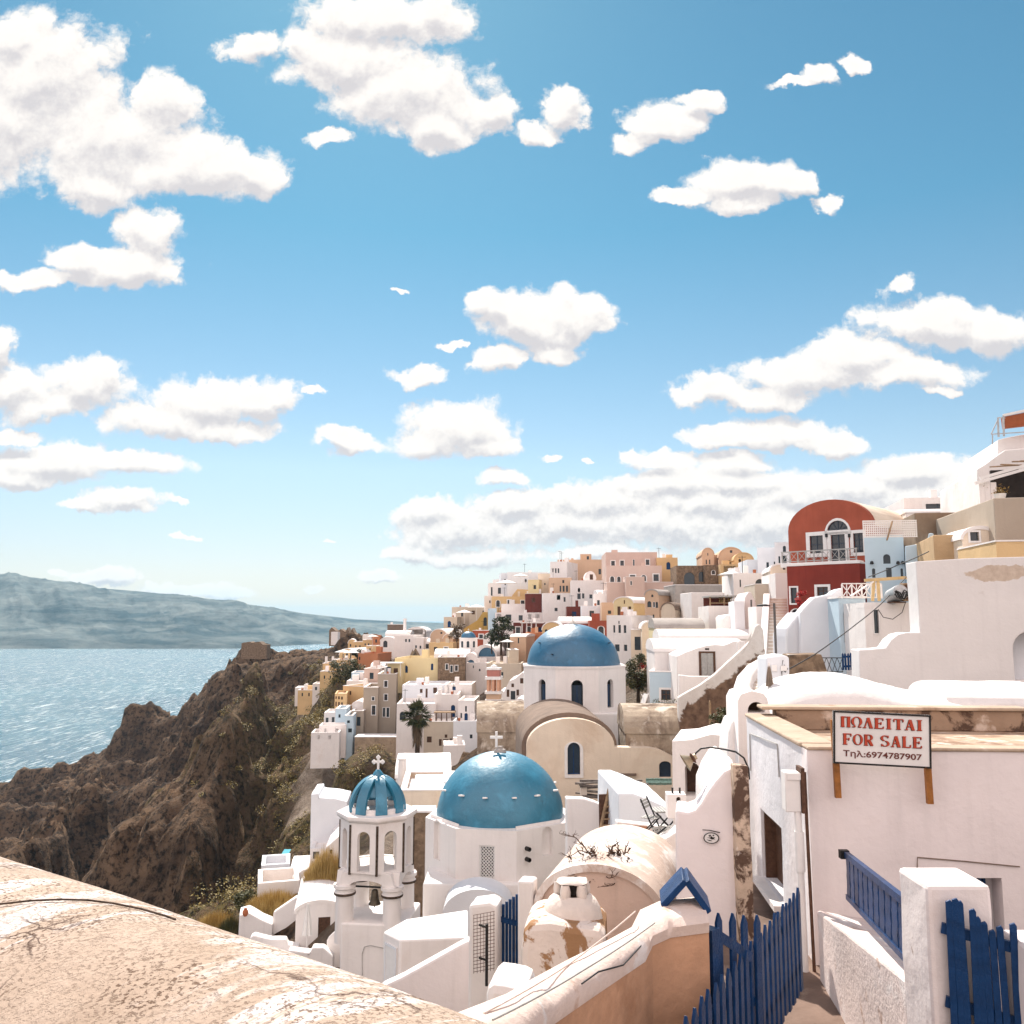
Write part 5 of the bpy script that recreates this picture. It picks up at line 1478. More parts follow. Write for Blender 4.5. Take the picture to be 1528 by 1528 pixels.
# ------------------------------------------------------------------ house with the for-sale sign
def sale_house():
    D, rot = 12.0, -3.9
    pl = Plane(1204, 1116, D, rot)
    root = empty('white_house', pl.o, rot, 'white flat roofed house with a for sale sign on its front wall', 'house')
    dep = 4.1
    xw = pl.at(1760, 1140)[0]
    zb = pl.at(1210, 1560)[1] - .6
    fl = -.22                                           # roof floor under the parapet top
    # front wall with a doorway
    d0, d1 = pl.at(1457, 1310), pl.at(1499, 1378)
    hole = rect(d0[0], d1[0], d1[1] - .5, d0[1])
    MB().prism(rect(0, xw, zb, -.03), 0, .3, holes=[hole], reveal=.28, back=True).build('front_wall', M['salewall'], root)
    wavy(bpy.data.objects[root.children[-1].name], .02, 4)
    dr = MB().box(hole[0][0], hole[1][0] - .12, .2, .26, hole[0][1], hole[2][1]).build('door', M['bluepaint'], root)
    g = MB()
    for k in (.28, .55, .8): g.box(hole[0][0] + (hole[1][0] - hole[0][0] - .12) * k, hole[0][0] + (hole[1][0] - hole[0][0] - .12) * k + .03, .17, .199, hole[0][1], hole[2][1] - .03)
    g.build('panel', M['bluepaint'], dr)
    # side wall, seen along the lane, with a deep brown window
    y0w, y1w = .95, 2.25                                # along the wall, in depth
    def side_at(px, py):
        r = ray(px, py); n = pl.x
        t = pl.o.dot(n) / r.dot(n); p = r * t - pl.o
        return p.dot(pl.n), p.z
    wa, wb = side_at(1166, 1240), side_at(1138, 1300)
    zt_, zb_ = side_at(1166, 1236)[1], side_at(1166, 1345)[1]
    MS = Matrix(((0, 1, 0, 0), (1, 0, 0, 0), (0, 0, 1, 0), (0, 0, 0, 1)))     # local x -> depth, local y -> into the house (+x)
    hole2 = rect(wa[0], wb[0], zb_, zt_)
    MB().prism(rect(.3, dep, zb, -.03), 0, .3, MS, holes=[hole2], reveal=.28).build('side_wall', M['salewall2'], root)
    wavy(bpy.data.objects[root.children[-1].name], .02, 4)
    wn = MB().box(hole2[0][0], hole2[1][0], .22, .27, hole2[0][1], hole2[2][1], MS).build('window', M['brown'], root)
    e = MB(); e.box(hole2[0][0], hole2[0][0] + .07, .05, .219, hole2[0][1], hole2[2][1], MS); e.box(hole2[1][0] - .07, hole2[1][0], .05, .219, hole2[0][1], hole2[2][1], MS); e.box(hole2[0][0] + .07, hole2[1][0] - .07, .05, .219, hole2[2][1] - .07, hole2[2][1], MS)
    e.build('frame', M['brown'], wn)
    MB().box(hole2[0][0] - .05, hole2[1][0] + .05, -.16, .2, hole2[0][1] - .09, hole2[0][1] - .004, MS).build('sill', M['white'], root)
    # parapets and roof floor
    t = .3
    MB().box(.3, xw, .3, dep - .3, zb, fl).build('roof', M['roofplaster'], root)
    MB().prism([(0, -.028), (xw, -.028), (xw, .02), (0, .02)], -.03, t).build('front_coping', M['copingtan'], root, bevel=.02)
    cp = MB().box(-.03, .46, t + .002, dep, -.028, .03).build('side_coping', M['copingtan'], root, bevel=.02)
    MB().box(.46, xw, dep - .35, dep, fl, .13).build('back_parapet', M['peeled'], root, bevel=.02)
    MB().box(.2, xw, dep - .40, dep + .06, .132, .19).build('back_coping', M['copingtan'], root, bevel=.02)
    # plaster panel outline and cracks on the lane side
    c = MB()
    for p, q in (((1120, 1095), (1121, 1150)), ((1121, 1095), (1160, 1110)), ((1161, 1110), (1164, 1160))):
        a, b = side_at(*p), side_at(*q); c.bar((-.014, a[0], a[1]), (-.014, b[0], b[1]), .018, .012)
    c.build('plaster_edge', M['greywood'], root)
    w = MB(); pts = [pl.at(1368, 1297), pl.at(1368.5, 1279), pl.at(1440, 1285), pl.at(1521, 1293)]
    w.tube([(p[0], -.012, p[1]) for p in pts], .008, 6); w.build('wall_cable', M['brownroof'], root)
    return pl, root, side_at
M['salewall'] = plaster('pinkish_white_front_wall', (.82, .745, .735), .05, .5, .25, 10, dirt=((.62, .50, .44), .45, .57, .2, .5), dirt2=((.35, .27, .22), 1.6, .70, .04, .6), streak=.2)
M['salewall2'] = plaster('lavender_white_side_wall', (.76, .74, .76), .07, .6, .3, 10, dirt=((.45, .42, .42), .7, .60, .16, .5), streak=.2)  # lavender tint paints the cool shade of the lane side into the wash
M['roofplaster'] = plaster('brown_cracked_roof_floor', (.50, .36, .26), .25, 1.6, .5, 8, dirt=((.22, .13, .085), 1.3, .50, .12, .8), dirt2=((.70, .62, .55), 2.2, .56, .1, .8))
M['peeled'] = plaster('peeled_brown_parapet', (.36, .25, .175), .2, 1.2, .6, 7, dirt=((.085, .05, .035), 1.6, .50, .06, .95), dirt2=((.60, .49, .41), .9, .58, .08, .9))
SALE, sale_root, side_at = sale_house()

# ------------------------------------------------------------------ the sign
GL = {  # strokes on a 10 x 14 grid: ('v' thick | 'h' thin, polyline)
 'Π': [('v', [(2, 0), (2, 14)]), ('v', [(8, 0), (8, 14)]), ('h', [(.2, 13.4), (9.8, 13.4)]), ('h', [(.2, .5), (3.8, .5)]), ('h', [(6.2, .5), (9.8, .5)])],
 'Ω': [('arc', (5, 8, 4.2, 6, -52, 232)), ('h', [(.4, .8), (3.4, .8)]), ('h', [(6.6, .8), (9.6, .8)]), ('h', [(2.6, 3.2), (3.3, .8)]), ('h', [(7.4, 3.2), (6.7, .8)])],
 'Λ': [('h', [(1.6, .2), (5, 13.8)]), ('v', [(5, 13.6), (8.2, .2)]), ('h', [(0, .5), (3.2, .5)]), ('h', [(6.4, .5), (10, .5)])],
 'Ε': [('v', [(2.4, 0), (2.4, 14)]), ('h', [(.4, .5), (9.2, .5)]), ('h', [(.4, 13.5), (9, 13.5)]), ('h', [(2.4, 7.1), (6.8, 7.1)]), ('h', [(9, .4), (9, 3.2)]), ('h', [(8.8, 13.6), (8.8, 10.8)]), ('h', [(6.8, 5.4), (6.8, 8.8)])],
 'Ι': [('v', [(5, 0), (5, 14)]), ('h', [(2.6, .5), (7.4, .5)]), ('h', [(2.6, 13.5), (7.4, 13.5)])],
 'Τ': [('v', [(5, 0), (5, 14)]), ('h', [(2.8, .5), (7.2, .5)]), ('h', [(.4, 13.5), (9.6, 13.5)]), ('h', [(.5, 13.6), (.5, 10.2)]), ('h', [(9.5, 13.6), (9.5, 10.2)])],
 'Α': [('h', [(1.6, .2), (4.8, 13.8)]), ('v', [(5.2, 13.6), (8.2, .2)]), ('h', [(2.6, 4.6), (7, 4.6)]), ('h', [(0, .5), (3.2, .5)]), ('h', [(6.4, .5), (10, .5)])],
 'F': [('v', [(2.4, 0), (2.4, 14)]), ('h', [(.4, .5), (5, .5)]), ('h', [(.4, 13.5), (9, 13.5)]), ('h', [(2.4, 7.1), (6.8, 7.1)]), ('h', [(8.8, 13.6), (8.8, 10.6)]), ('h', [(6.8, 5.4), (6.8, 8.8)])],
 'O': [('arc', (5, 7, 4.1, 6.5, 0, 360))],
 'R': [('v', [(2.4, 0), (2.4, 14)]), ('h', [(.4, .5), (4.6, .5)]), ('h', [(.4, 13.5), (5.6, 13.5)]), ('arc', (5.4, 10.4, 3, 3.2, -92, 92)), ('h', [(2.4, 7.1), (5.4, 7.1)]), ('v', [(5.4, 7), (8.6, .4)]), ('h', [(8.2, .5), (10, .5)])],
 'S': [('arc', (5, 10.4, 3.3, 3.1, 40, 268)), ('arc', (5, 3.7, 3.5, 3.2, -148, 86)), ('h', [(8.2, 13.8), (8.2, 10.8)]), ('h', [(1.6, .2), (1.6, 3.4)])],
 'L': [('v', [(2.6, 0), (2.6, 14)]), ('h', [(.6, .5), (9, .5)]), ('h', [(.6, 13.5), (4.6, 13.5)]), ('h', [(8.9, .4), (8.9, 3.8)])],
}
GL['A'], GL['E'] = GL['Α'], GL['Ε']

def letters(text, x0, x1, z0, z1, y, adv=None):
    m = MB()
    units = sum(4.5 if ch == ' ' else (8 if ch in 'Ι' else 11.2) for ch in text)
    sx = (x1 - x0) / units; sz = (z1 - z0) / 14
    x = x0; yy = y
    for ch in text:
        w = 4.5 if ch == ' ' else (8 if ch in 'Ι' else 11.2)
        if ch != ' ':
            o = x + (sx * (w - 10) / 2)
            for k, st in enumerate(GL[ch]):
                yo = yy - .0012 * (k % 5)               # keep crossing strokes out of one plane
                if st[0] == 'arc':
                    cx, cz, rx, rz, a0, a1 = st[1]; n = 20
                    vs, fs = [], []
                    for i in range(n + 1):
                        a = R(a0 + (a1 - a0) * i / n)
                        th = .55 + 1.0 * abs(math.cos(a))
                        for s in (-1, 1):
                            vs.append((o + sx * (cx + (rx + s * th * .8) * math.cos(a)), yo, z0 + sz * (cz + (rz + s * th * .62) * math.sin(a))))
                    for i in range(n): fs.append((2 * i, 2 * i + 1, 2 * i + 3, 2 * i + 2))
                    m.add(vs, fs)
                else:
                    th = 1.5 if st[0] == 'v' else .55
                    (ax, az), (bx, bz) = st[1]
                    d = Vector((bx - ax, bz - az)); L = max(d.length, .01); nrm = Vector((-d.y, d.x)) / L
                    q = [(ax + nrm.x * th, az + nrm.y * th), (ax - nrm.x * th, az - nrm.y * th), (bx - nrm.x * th, bz - nrm.y * th), (bx + nrm.x * th, bz + nrm.y * th)]
                    m.add([(o + sx * px, yo, z0 + sz * pz) for px, pz in q], [(0, 1, 2, 3)])
        x += sx * w
    return m

def text_mesh(name, txt, mat, root, x0, x1, z0, z1, y, bold=.0):
    cu = bpy.data.curves.new(name, 'FONT'); cu.body = txt; cu.offset = bold; cu.resolution_u = 6
    o = bpy.data.objects.new(name + '_tmp', cu); COL.objects.link(o)
    dg = bpy.context.evaluated_depsgraph_get(); dg.update()
    me = bpy.data.meshes.new_from_object(o.evaluated_get(dg))
    bpy.data.objects.remove(o, do_unlink=True)
    xs = [v.co.x for v in me.vertices]; ys = [v.co.y for v in me.vertices]
    lx, hx_, ly, hy = min(xs), max(xs), min(ys), max(ys)
    for v in me.vertices:
        v.co = (x0 + (v.co.x - lx) / (hx_ - lx) * (x1 - x0), y, z0 + (v.co.y - ly) / (hy - ly) * (z1 - z0))
    me.materials.clear(); me.materials.append(mat); me.name = name
    t = bpy.data.objects.new(name, me); COL.objects.link(t); t.parent = root
    return t

def sign():
    pl = Plane(1316, 1103, 11.72, -5.0)
    root = empty('sale_sign', pl.o, -5.0, 'white for sale sign with red Greek and English letters on two wooden posts', 'sign')
    a, b, c, d = (pl.at(*p) for p in ((1243.5, 1139), (1390, 1147), (1386, 1066), (1242.5, 1060)))
    tilt = math.atan2(b[1] - a[1], b[0] - a[0])
    w, h = (b[0] - a[0]), (d[1] - a[1])
    root.rotation_euler = (0, 0, R(-5)); 
    Tm = Matrix.Translation((a[0], 0, a[1])) @ Matrix.Rotation(-tilt, 4, 'Y')
    hold = root
    def put(mb, name, mat, **k):
        mb.v = [Tm @ Vector(v) for v in mb.v]
        return mb.build(name, mat, hold, **k)
    board = put(MB().box(0, w, 0, .03, 0, h), 'board', M['signwhite'])
    f = MB(); t = .022
    f.box(0, w, -.012, .035, -.0, t); f.box(0, w, -.012, .035, h - t, h); f.box(0, t, -.012, .035, t, h - t); f.box(w - t, w, -.012, .035, t, h - t)
    put(f, 'frame', M['iron'])
    def line(txt, x0, x1, z0, z1):
        o = letters(txt, x0 - .006, x1 - .006, z0 - .006, z1 - .006, -.004); put(o, 'letter_shadow', M['ink'], weld=False)
        o = letters(txt, x0, x1, z0, z1, -.012); put(o, 'lettering', M['signred'], weld=False)
    line('ΠΩΛΕΙΤΑΙ', .07 * w, .925 * w, .70 * h, .90 * h)
    line('FOR', .09 * w, .415 * w, .37 * h, .58 * h)
    line('SALE', .475 * w, .915 * w, .37 * h, .58 * h)
    tm = text_mesh('phone_number', 'Τηλ:6974787907', M['signdark'], hold, .10 * w, .905 * w, .115 * h, .265 * h, -.006, .018)
    for v in tm.data.vertices: v.co = Tm @ v.co
    for i in range(5):
        for z_ in (.011, h - .011): put(MB().lathe([(0, 0), (.008, 0), (.008, .012), (0, .012)], 8, Matrix.Translation((w * (.06 + .22 * i), -.013, z_)) @ Matrix.Rotation(R(90), 4, 'X')), 'rivet', M['rust'])
    for k, (p, q) in enumerate((((1246, 1075), (1253, 1192)), ((1383, 1080), (1391, 1201)))):
        u, v = pl.at(*p), pl.at(*q)
        m = MB(); m.bar((u[0], .075, u[1]), (v[0], .075, v[1]), .075, .07); m.build('post', M['ochrewood'], hold)
M['signwhite'] = plain('sign_white_paint', (.76, .73, .71), .5, 0, .4, .05, 3)
M['signred'] = plain('sign_red_paint', (.46, .055, .022), .5, 0, .4, .1, 5)
M['signdark'] = plain('sign_dark_red_paint', (.14, .03, .02), .5, 0, .4, .1, 5)
M['ink'] = plain('sign_dark_ink', (.05, .018, .015), .6, 0, .3, .1, 5)
sign()

# ------------------------------------------------------------------ meter cabinet and pipes on the lane corner
def cabinet():
    pl = Plane(1186, 1210, 11.75, -3.9)
    root = empty('meter_cabinet', pl.o, -3.9, 'white electric meter cabinet with pipes at the corner of the sale house', 'cabinet')
    a, b = pl.at(1173, 1212), pl.at(1201, 1153)
    MB().box(a[0], b[0] - .06, -.0, .22, a[1], b[1]).build('box', M['frame'], root, bevel=.012)
    MB().box(b[0] - .055, b[0] - .01, -.03, .24, a[1] - .01, b[1] + .06).build('backboard', M['rust'], root)
    l = MB(); l.box(a[0] + .03, a[0] + .2, -.02, -.002, b[1] - .09, b[1] - .01); l.build('hinge_lid', M['frame'], root)
    p = MB()
    x = pl.at(1196, 1225)[0]
    zz = pl.at(1215, 1455)[1]
    p.tube([(x - .03, .05, a[1]), (x - .03, .05, a[1] - .1), (x - .015, .05, zz)], .045, 10)
    p.build('pipe', M['frame'], root, 40)
    p = MB(); p.tube([(x + .075, .05, b[1]), (x + .08, .05, a[1] - .2), (x + .10, .05, zz)], .022, 8); p.build('conduit', M['rust'], root, 40)
    MB().lathe([(.055, 0), (.062, .0), (.062, .5), (.055, .5)], 12, Matrix.Translation((x - .025, .05, a[1] - .75))).build('sleeve', M['frame'], root, 40)
cabinet()

# ------------------------------------------------------------------ white roof dome and walls behind the sale house
def long_dome(name, label, pts, D, dep, mat, base_y, drop=.3):
    """low plastered roof hump: ridge outline given in photo pixels, rounded front to back"""
    pl = Plane(pts[0][0], base_y, D, -4)
    prof = pl.poly(pts)
    n = 18; vs, fs = [], []
    zb = min(p[1] for p in prof) - drop
    xs = np.linspace(prof[0][0], prof[-1][0], 48)
    hz = np.interp(xs, [p[0] for p in prof], [p[1] for p in prof])
    ker = np.array([1, 2, 3, 2, 1]) / 9.; hp = np.convolve(np.pad(hz, 2, mode='edge'), ker, 'valid')
    for i, x in enumerate(xs):
        for j in range(n + 1):
            t = -1 + 2 * j / n
            z = zb + (hp[i] - zb) * math.sqrt(max(0, 1 - abs(t) ** 2.3))
            vs.append((x, dep / 2 * (1 + t), z + .01 * math.sin(i * 1.3 + j)))
    k = n + 1
    for i in range(len(xs) - 1):
        for j in range(n): fs.append((i * k + j, (i + 1) * k + j, (i + 1) * k + j + 1, i * k + j + 1))
    fs += [tuple(range(k)), tuple((len(xs) - 1) * k + j for j in range(k - 1, -1, -1))]
    o = MB().add(vs, fs).build(name, M[mat], None, 50)
    o.location = pl.o; o.rotation_euler = (0, 0, R(-4))
    return tag(o, label, 'roof')
long_dome('vault_roof', 'smooth bright white humped roof behind the for sale sign', [(1147, 1066), (1152, 1052), (1162, 1040), (1178, 1026), (1200, 1017), (1224, 1012), (1248, 1010), (1275, 1010), (1306, 1015), (1340, 1025), (1390, 1037), (1442, 1049), (1512, 1066)], 19.0, 3.4, 'white', 1072)
M['bigwall'] = plaster('grey_white_wall', (.76, .725, .71), .07, .35, .25, 10, dirt=((.46, .38, .32), .35, .60, .05, .55), streak=.15)
big = [(1282, 1080), (1282, 970), (1300, 969), (1322, 967), (1330, 955), (1340, 947), (1352, 944), (1373, 944), (1370, 890), (1366, 838), (1445, 833), (1560, 829), (1700, 826), (1700, 1080)]
bw_, bpl = solid('white_wall', 'big tall white wall with a peeled plaster patch at the right edge', 'wall', big, 27.0, -6, .9, 'bigwall', drop=2, wins=[('V', 1510, 942, 1572, 1016)])
def bare_patch(obj, c, half, col):
    """bare render showing where the lime wash has come off, at one place on this wall"""
    m = M['bigwall']; nt = m.node_tree; q = NB(nt); b = nt.nodes['Principled BSDF']
    src = b.inputs['Base Color'].links[0].from_socket
    mp = q.n('ShaderNodeMapping'); q.l(q.co(), mp.inputs[0])
    mp.inputs[1].default_value = (-c[0] / half[0], 0, -c[1] / half[1]); mp.inputs[3].default_value = (1 / half[0], 0, 1 / half[1])
    ln = q.n('ShaderNodeVectorMath', operation='LENGTH'); q.l(mp.outputs[0], ln.inputs[0])
    k = q.m('MULTIPLY_ADD', q.noise(q.co(), 1.5, 7, .6), -2.2, q.m('ADD', ln.outputs['Value'], 1.1))
    q.l(q.mix(q.rng(k, .98, .92), src, q.mix(q.rng(q.noise(q.co(), 5, 5, .6), .35, .65), (.50, .40, .32), (.62, .52, .43))), b.inputs['Base Color'])
bare_patch(bw_, bpl.at(1492, 856), (1.05, .24), None)
# ------------------------------------------------------------------ foreground: big vault roof
def fore_vault():
    A = P(705, 1533, 4.55); B = PZ(0, 1278, A.z)
    d = (B - A); d.z = 0; d.normalize()
    nrm = Vector((d.y, -d.x, 0))               # to the camera side is -nrm or nrm
    if nrm.dot(-A) < 0: nrm = -nrm
    rad = 1.75
    root = empty('vault_house', A + Vector((0, 0, -rad)), math.degrees(math.atan2(d.y, d.x)), 'large weathered pinkish vault roof filling the lower left foreground', 'house')
    # local: x along the ridge (away), y across (left of x), z up
    n, L = 26, 16.0
    sgn = 1 if (Vector((-d.y, d.x, 0)).dot(nrm) > 0) else -1
    off = sgn * .42                               # the line of sight grazes the far side of the crown
    def sheet(x0, x1, rr, nx):
        vs, fs = [], []
        for i in range(nx + 1):
            x = x0 + (x1 - x0) * i / nx
            for j in range(n + 1):
                a = math.pi * j / n
                k = 1 + .010 * (float(fbm(x * .8, a * 3, 4, 77)) - .5) * 2
                sag = .035 * math.sin(x * .55 + .6)
                vs.append((x, off + rr * k * math.cos(a), rr * k * math.sin(a) + sag))
        for i in range(nx):
            for j in range(n): fs.append((i * (n + 1) + j, i * (n + 1) + j + 1, (i + 1) * (n + 1) + j + 1, (i + 1) * (n + 1) + j))
        return vs, fs
    m = MB(); vs, fs = sheet(0, L, rad, 120); m.add(vs, fs)
    o = m.build('roof', M['forevault'], root, 60)
    # walls below the springing and the orange gable
    w = MB(); w.box(.02, L, off - rad + .02, off - rad + .3, -4, .03); w.box(.02, L, off + rad - .3, off + rad - .02, -4, .03); w.build('wall', M['white'], root)
    g = MB(); ar = [(off + (rad - .03) * math.cos(math.pi * i / 20), (rad - .03) * math.sin(math.pi * i / 20)) for i in range(21)]
    g.add([(.06, y, z) for y, z in [(off - rad + .03, -4), (off + rad - .03, -4)] + ar], tessellate_polygon([[Vector((y, z, 0)) for y, z in [(off - rad + .03, -4), (off + rad - .03, -4)] + ar]]))
    g.build('gable', M['orangewall'], root)
    # the seam between two castings: a thin raised cord of dark mortar
    Mi = (Matrix.Translation(A + Vector((0, 0, -rad))) @ Matrix.Rotation(math.atan2(d.y, d.x), 4, 'Z')).inverted()
    def hit(px, py):     # where the sight line through a photo pixel meets the vault
        r = ray(px, py)
        for k_ in range(300, 1400):
            w = Mi @ (r * (k_ * .01))
            sag = .035 * math.sin(w.x * .55 + .6)
            if w.x > 0 and math.hypot(w.y - off, w.z - sag) < rad + .012 and w.z > 0: return w
        return None
    sp_ = [hit(x, y) for x, y in ((-60, 1358), (0, 1349), (45, 1344), (90, 1342), (130, 1343), (170, 1348), (210, 1356), (245, 1366), (262, 1372))]
    s = MB(); s.tube([p_ for p_ in sp_ if p_ is not None], .007, 6)
    s.build('seam', M['stainedge'], root)

def fore_material():
    m, nt, b = new_mat('foreground_vault_plaster'); q = NB(nt)
    co = q.co()
    n1 = q.noise(co, .8, 6, .6)
    c = q.mix(q.rng(n1, .3, .7), (.41, .305, .230), (.54, .425, .345))
    # brushed lime wash in long strokes across the vault
    st = q.noise(q.co('Object', (4.6, .8, .8)), 1.2, 9, .74, .4)
    st2 = q.noise(co, .55, 5, .6)
    c = q.mix(q.m('MULTIPLY', q.rng(st, .485, .545, 0, .92), q.rng(st2, .42, .52)), c, (.72, .64, .60))
    # dark lichen specks and hair cracks
    sp = q.noise(co, 34, 3, .65); spm = q.noise(co, 1.1, 5, .6)
    c = q.mix(q.m('MULTIPLY', q.rng(sp, .55, .60, 0, .9), q.rng(spm, .40, .54)), c, (.14, .085, .055))
    def cracks(scale, wid, amt, lo, hi):
        v = q.n('ShaderNodeTexVoronoi', feature='DISTANCE_TO_EDGE'); v.inputs['Scale'].default_value = scale; v.inputs['Detail'].default_value = 2
        wp = q.n('ShaderNodeTexNoise'); wp.inputs['Scale'].default_value = 3.0; wp.inputs['Detail'].default_value = 6; q.l(co, wp.inputs[0])
        ad = q.n('ShaderNodeVectorMath', operation='MULTIPLY_ADD'); ad.inputs[1].default_value = (.5, .5, .5); q.l(wp.outputs['Color'], ad.inputs[0]); q.l(co, ad.inputs[2])
        q.l(ad.outputs[0], v.inputs['Vector'])
        return q.m('MULTIPLY', q.rng(v.outputs['Distance'], 0, wid, amt, 0), q.rng(q.noise(co, .7, 5, .6), lo, hi))
    ck = q.m('MAXIMUM', cracks(1.1, .016, .9, .48, .56), cracks(2.7, .022, .8, .53, .58))
    c = q.mix(ck, c, (.10, .06, .045))
    q.l(c, b.inputs['Base Color']); b.inputs['Roughness'].default_value = .92; b.inputs['Specular IOR Level'].default_value = .15
    h = q.m('MULTIPLY_ADD', q.noise(co, 1.6, 5, .6), 3.0, q.noise(co, 18, 8, .7))
    h = q.m('SUBTRACT', h, q.m('MULTIPLY', ck, 1.2)); h = q.m('ADD', h, q.m('MULTIPLY', st, .7)); h = q.m('SUBTRACT', h, q.m('MULTIPLY', q.rng(sp, .52, .62), .6))
    q.l(q.bump(h, .7, .025), b.inputs['Normal'])
    return m
M['forevault'] = fore_material()
M['orangewall'] = plaster('orange_terracotta_wall', (.60, .345, .215), .20, 1.3, .5, 9, dirt=((.40, .20, .11), 1.1, .52, .16, .7), streak=.3)
M['pinkcap'] = plaster('pinkish_white_wall_top', (.74, .60, .53), .10, 1.4, .5, 12, dirt=((.44, .24, .14), 1.8, .58, .10, .7), dirt2=((.82, .78, .76), 2.6, .56, .08, .7))
fore_vault()

# ------------------------------------------------------------------ orange parapet wall that climbs to the fence
def swept_wall(name, label, stations, mat_face, mat_cap, cat='wall', drop=3.5):
    """stations: (front px, front py, D, width back, direction of the width in degrees); plastered parapet with a soft pale top"""
    S = []
    for (px, py, D, wd, az) in stations:
        f = P(px, py, D); d = Vector((math.sin(R(az)), math.cos(R(az)), 0))
        S.append((f, f + d * wd))
    # resample smoothly
    k = 8; F_, B_ = [], []
    for i in range(len(S) - 1):
        for j in range(k):
            t = j / k; t2 = t * t * (3 - 2 * t) * .5 + t * .5
            F_.append(S[i][0].lerp(S[i + 1][0], t2)); B_.append(S[i][1].lerp(S[i + 1][1], t2))
    F_.append(S[-1][0]); B_.append(S[-1][1])
    root = empty(name, F_[0], 0, label, cat); o0 = F_[0]
    n = len(F_)
    cap, face = MB(), MB()
    vs, fs = [], []
    for i in range(n):
        f, b_ = F_[i] - o0, B_[i] - o0
        w = (b_ - f)
        jit = (float(fbm(i * .35, 3.3, 3, 12)) - .5) * .05
        prof = [f - Vector((0, 0, .14)) - w * .02, f - Vector((0, 0, .05)) - w * .06, f + w * .06 + Vector((0, 0, .0 + jit)), f + w * .3 + Vector((0, 0, .035 + jit)), f + w * .7 + Vector((0, 0, .035)), f + w * .94, b_ - Vector((0, 0, .05)) + w * .03, b_ - Vector((0, 0, .14))]
        vs += prof
    q = 8
    for i in range(n - 1):
        for j in range(q - 1): fs.append((i * q + j, i * q + j + 1, (i + 1) * q + j + 1, (i + 1) * q + j))
    fs += [tuple(range(q - 1, -1, -1)), tuple((n - 1) * q + j for j in range(q))]
    cap.add(vs, fs); cap.build('coping', M[mat_cap], root, 60)
    vs, fs = [], []
    for i in range(n):
        f, b_ = F_[i] - o0, B_[i] - o0
        vs += [f - Vector((0, 0, .12)), f - Vector((0, 0, drop)), b_ - Vector((0, 0, drop)), b_ - Vector((0, 0, .12))]
    for i in range(n - 1):
        for j in range(3): fs.append((i * 4 + j, i * 4 + j + 1, (i + 1) * 4 + j + 1, (i + 1) * 4 + j))
    fs += [(3, 2, 1, 0), tuple((n - 1) * 4 + j for j in range(4))]
    face.add(vs, fs); face.build('wall', M[mat_face], root, 60)
    return root
swept_wall('parapet_wall', 'thick orange plaster parapet with a pale rounded top climbing to the blue fence',
           [(690, 1570, 4.7, .42, -20), (788, 1522, 5.6, .42, -20), (826, 1494, 6.1, .42, -18), (876, 1462, 6.6, .42, -16), (930, 1428, 7.2, .40, -12), (962, 1408, 7.6, .42, -8), (973, 1385, 7.75, .5, -4), (1000, 1373, 7.85, .55, 0), (1057, 1366, 8.0, .55, 0)], 'orangewall', 'pinkcap')

def rope(name, label, pts, r, mat, sag=0.):
    pts = [P(*p) for p in pts]
    out = []
    for i in range(len(pts) - 1):
        for j in range(6):
            t = j / 6; p = pts[i].lerp(pts[i + 1], t); p.z -= sag * 4 * t * (1 - t); out.append(p)
    out.append(pts[-1])
    m = MB(); o0 = out[0].copy(); m.tube([p - o0 for p in out], r, 6)
    return thing_mesh(m, name, label, 'cable', mat, o0)
rope('rope', 'pale rope stretched from the orange parapet down over the vault edge, upper one', [(948, 1360, 7.95), (850, 1438, 6.75), (722, 1512, 5.3)], .006, 'pinkcap', .01)
rope('rope', 'pale rope stretched along the orange parapet below the other rope', [(977, 1377, 7.7), (870, 1448, 6.45), (735, 1522, 5.1)], .006, 'greywood', .01)
rope('cable', 'black cable drooping over the face of the orange parapet top', [(957, 1395, 7.72), (956, 1412, 7.55), (930, 1440, 7.1), (893, 1450, 6.75), (868, 1468, 6.45)], .006, 'iron', .0)

# ------------------------------------------------------------------ blue A shaped cap on the wall
def hood():
    c = P(1028, 1360, 8.15)
    root = empty('blue_hood', c, 0, 'two blue planks leaning together as a small gable on the orange wall', 'wooden cap')
    for (a, b, w, nm) in (((989, 1354), (1023.5, 1316), .13, 'plank'), ((1058, 1363), (1024.5, 1316), .16, 'plank')):
        p, q = P(a[0], a[1], 8.1) - c, P(b[0], b[1], 8.1) - c
        d = (q - p).normalized(); n = Vector((d.z, 0, -d.x))
        if n.z < 0: n = -n
        vs = [p - n * .025, p + n * .03, q + n * .03, q - n * .025]
        vs = vs + [v + Vector((.06 if nm else 0, .42, .0)) for v in vs]
        MB().add(vs, [(0, 1, 2, 3), (7, 6, 5, 4), (0, 4, 5, 1), (1, 5, 6, 2), (2, 6, 7, 3), (3, 7, 4, 0)]).build('plank', M['bluepaint'], root, bevel=.008)
hood()

# ------------------------------------------------------------------ blue picket fences
def picket_mb(w, h, t, point=True):
    m = MB()
    top = [(w / 2, h - w * .9), (0, h), (-w / 2, h - w * .9)] if point else [(w / 2, h - .02), (w * .2, h), (-w / 2, h - .015)]
    return m.prism([(-w / 2, 0), (w / 2, 0)] + top, -t / 2, t / 2)

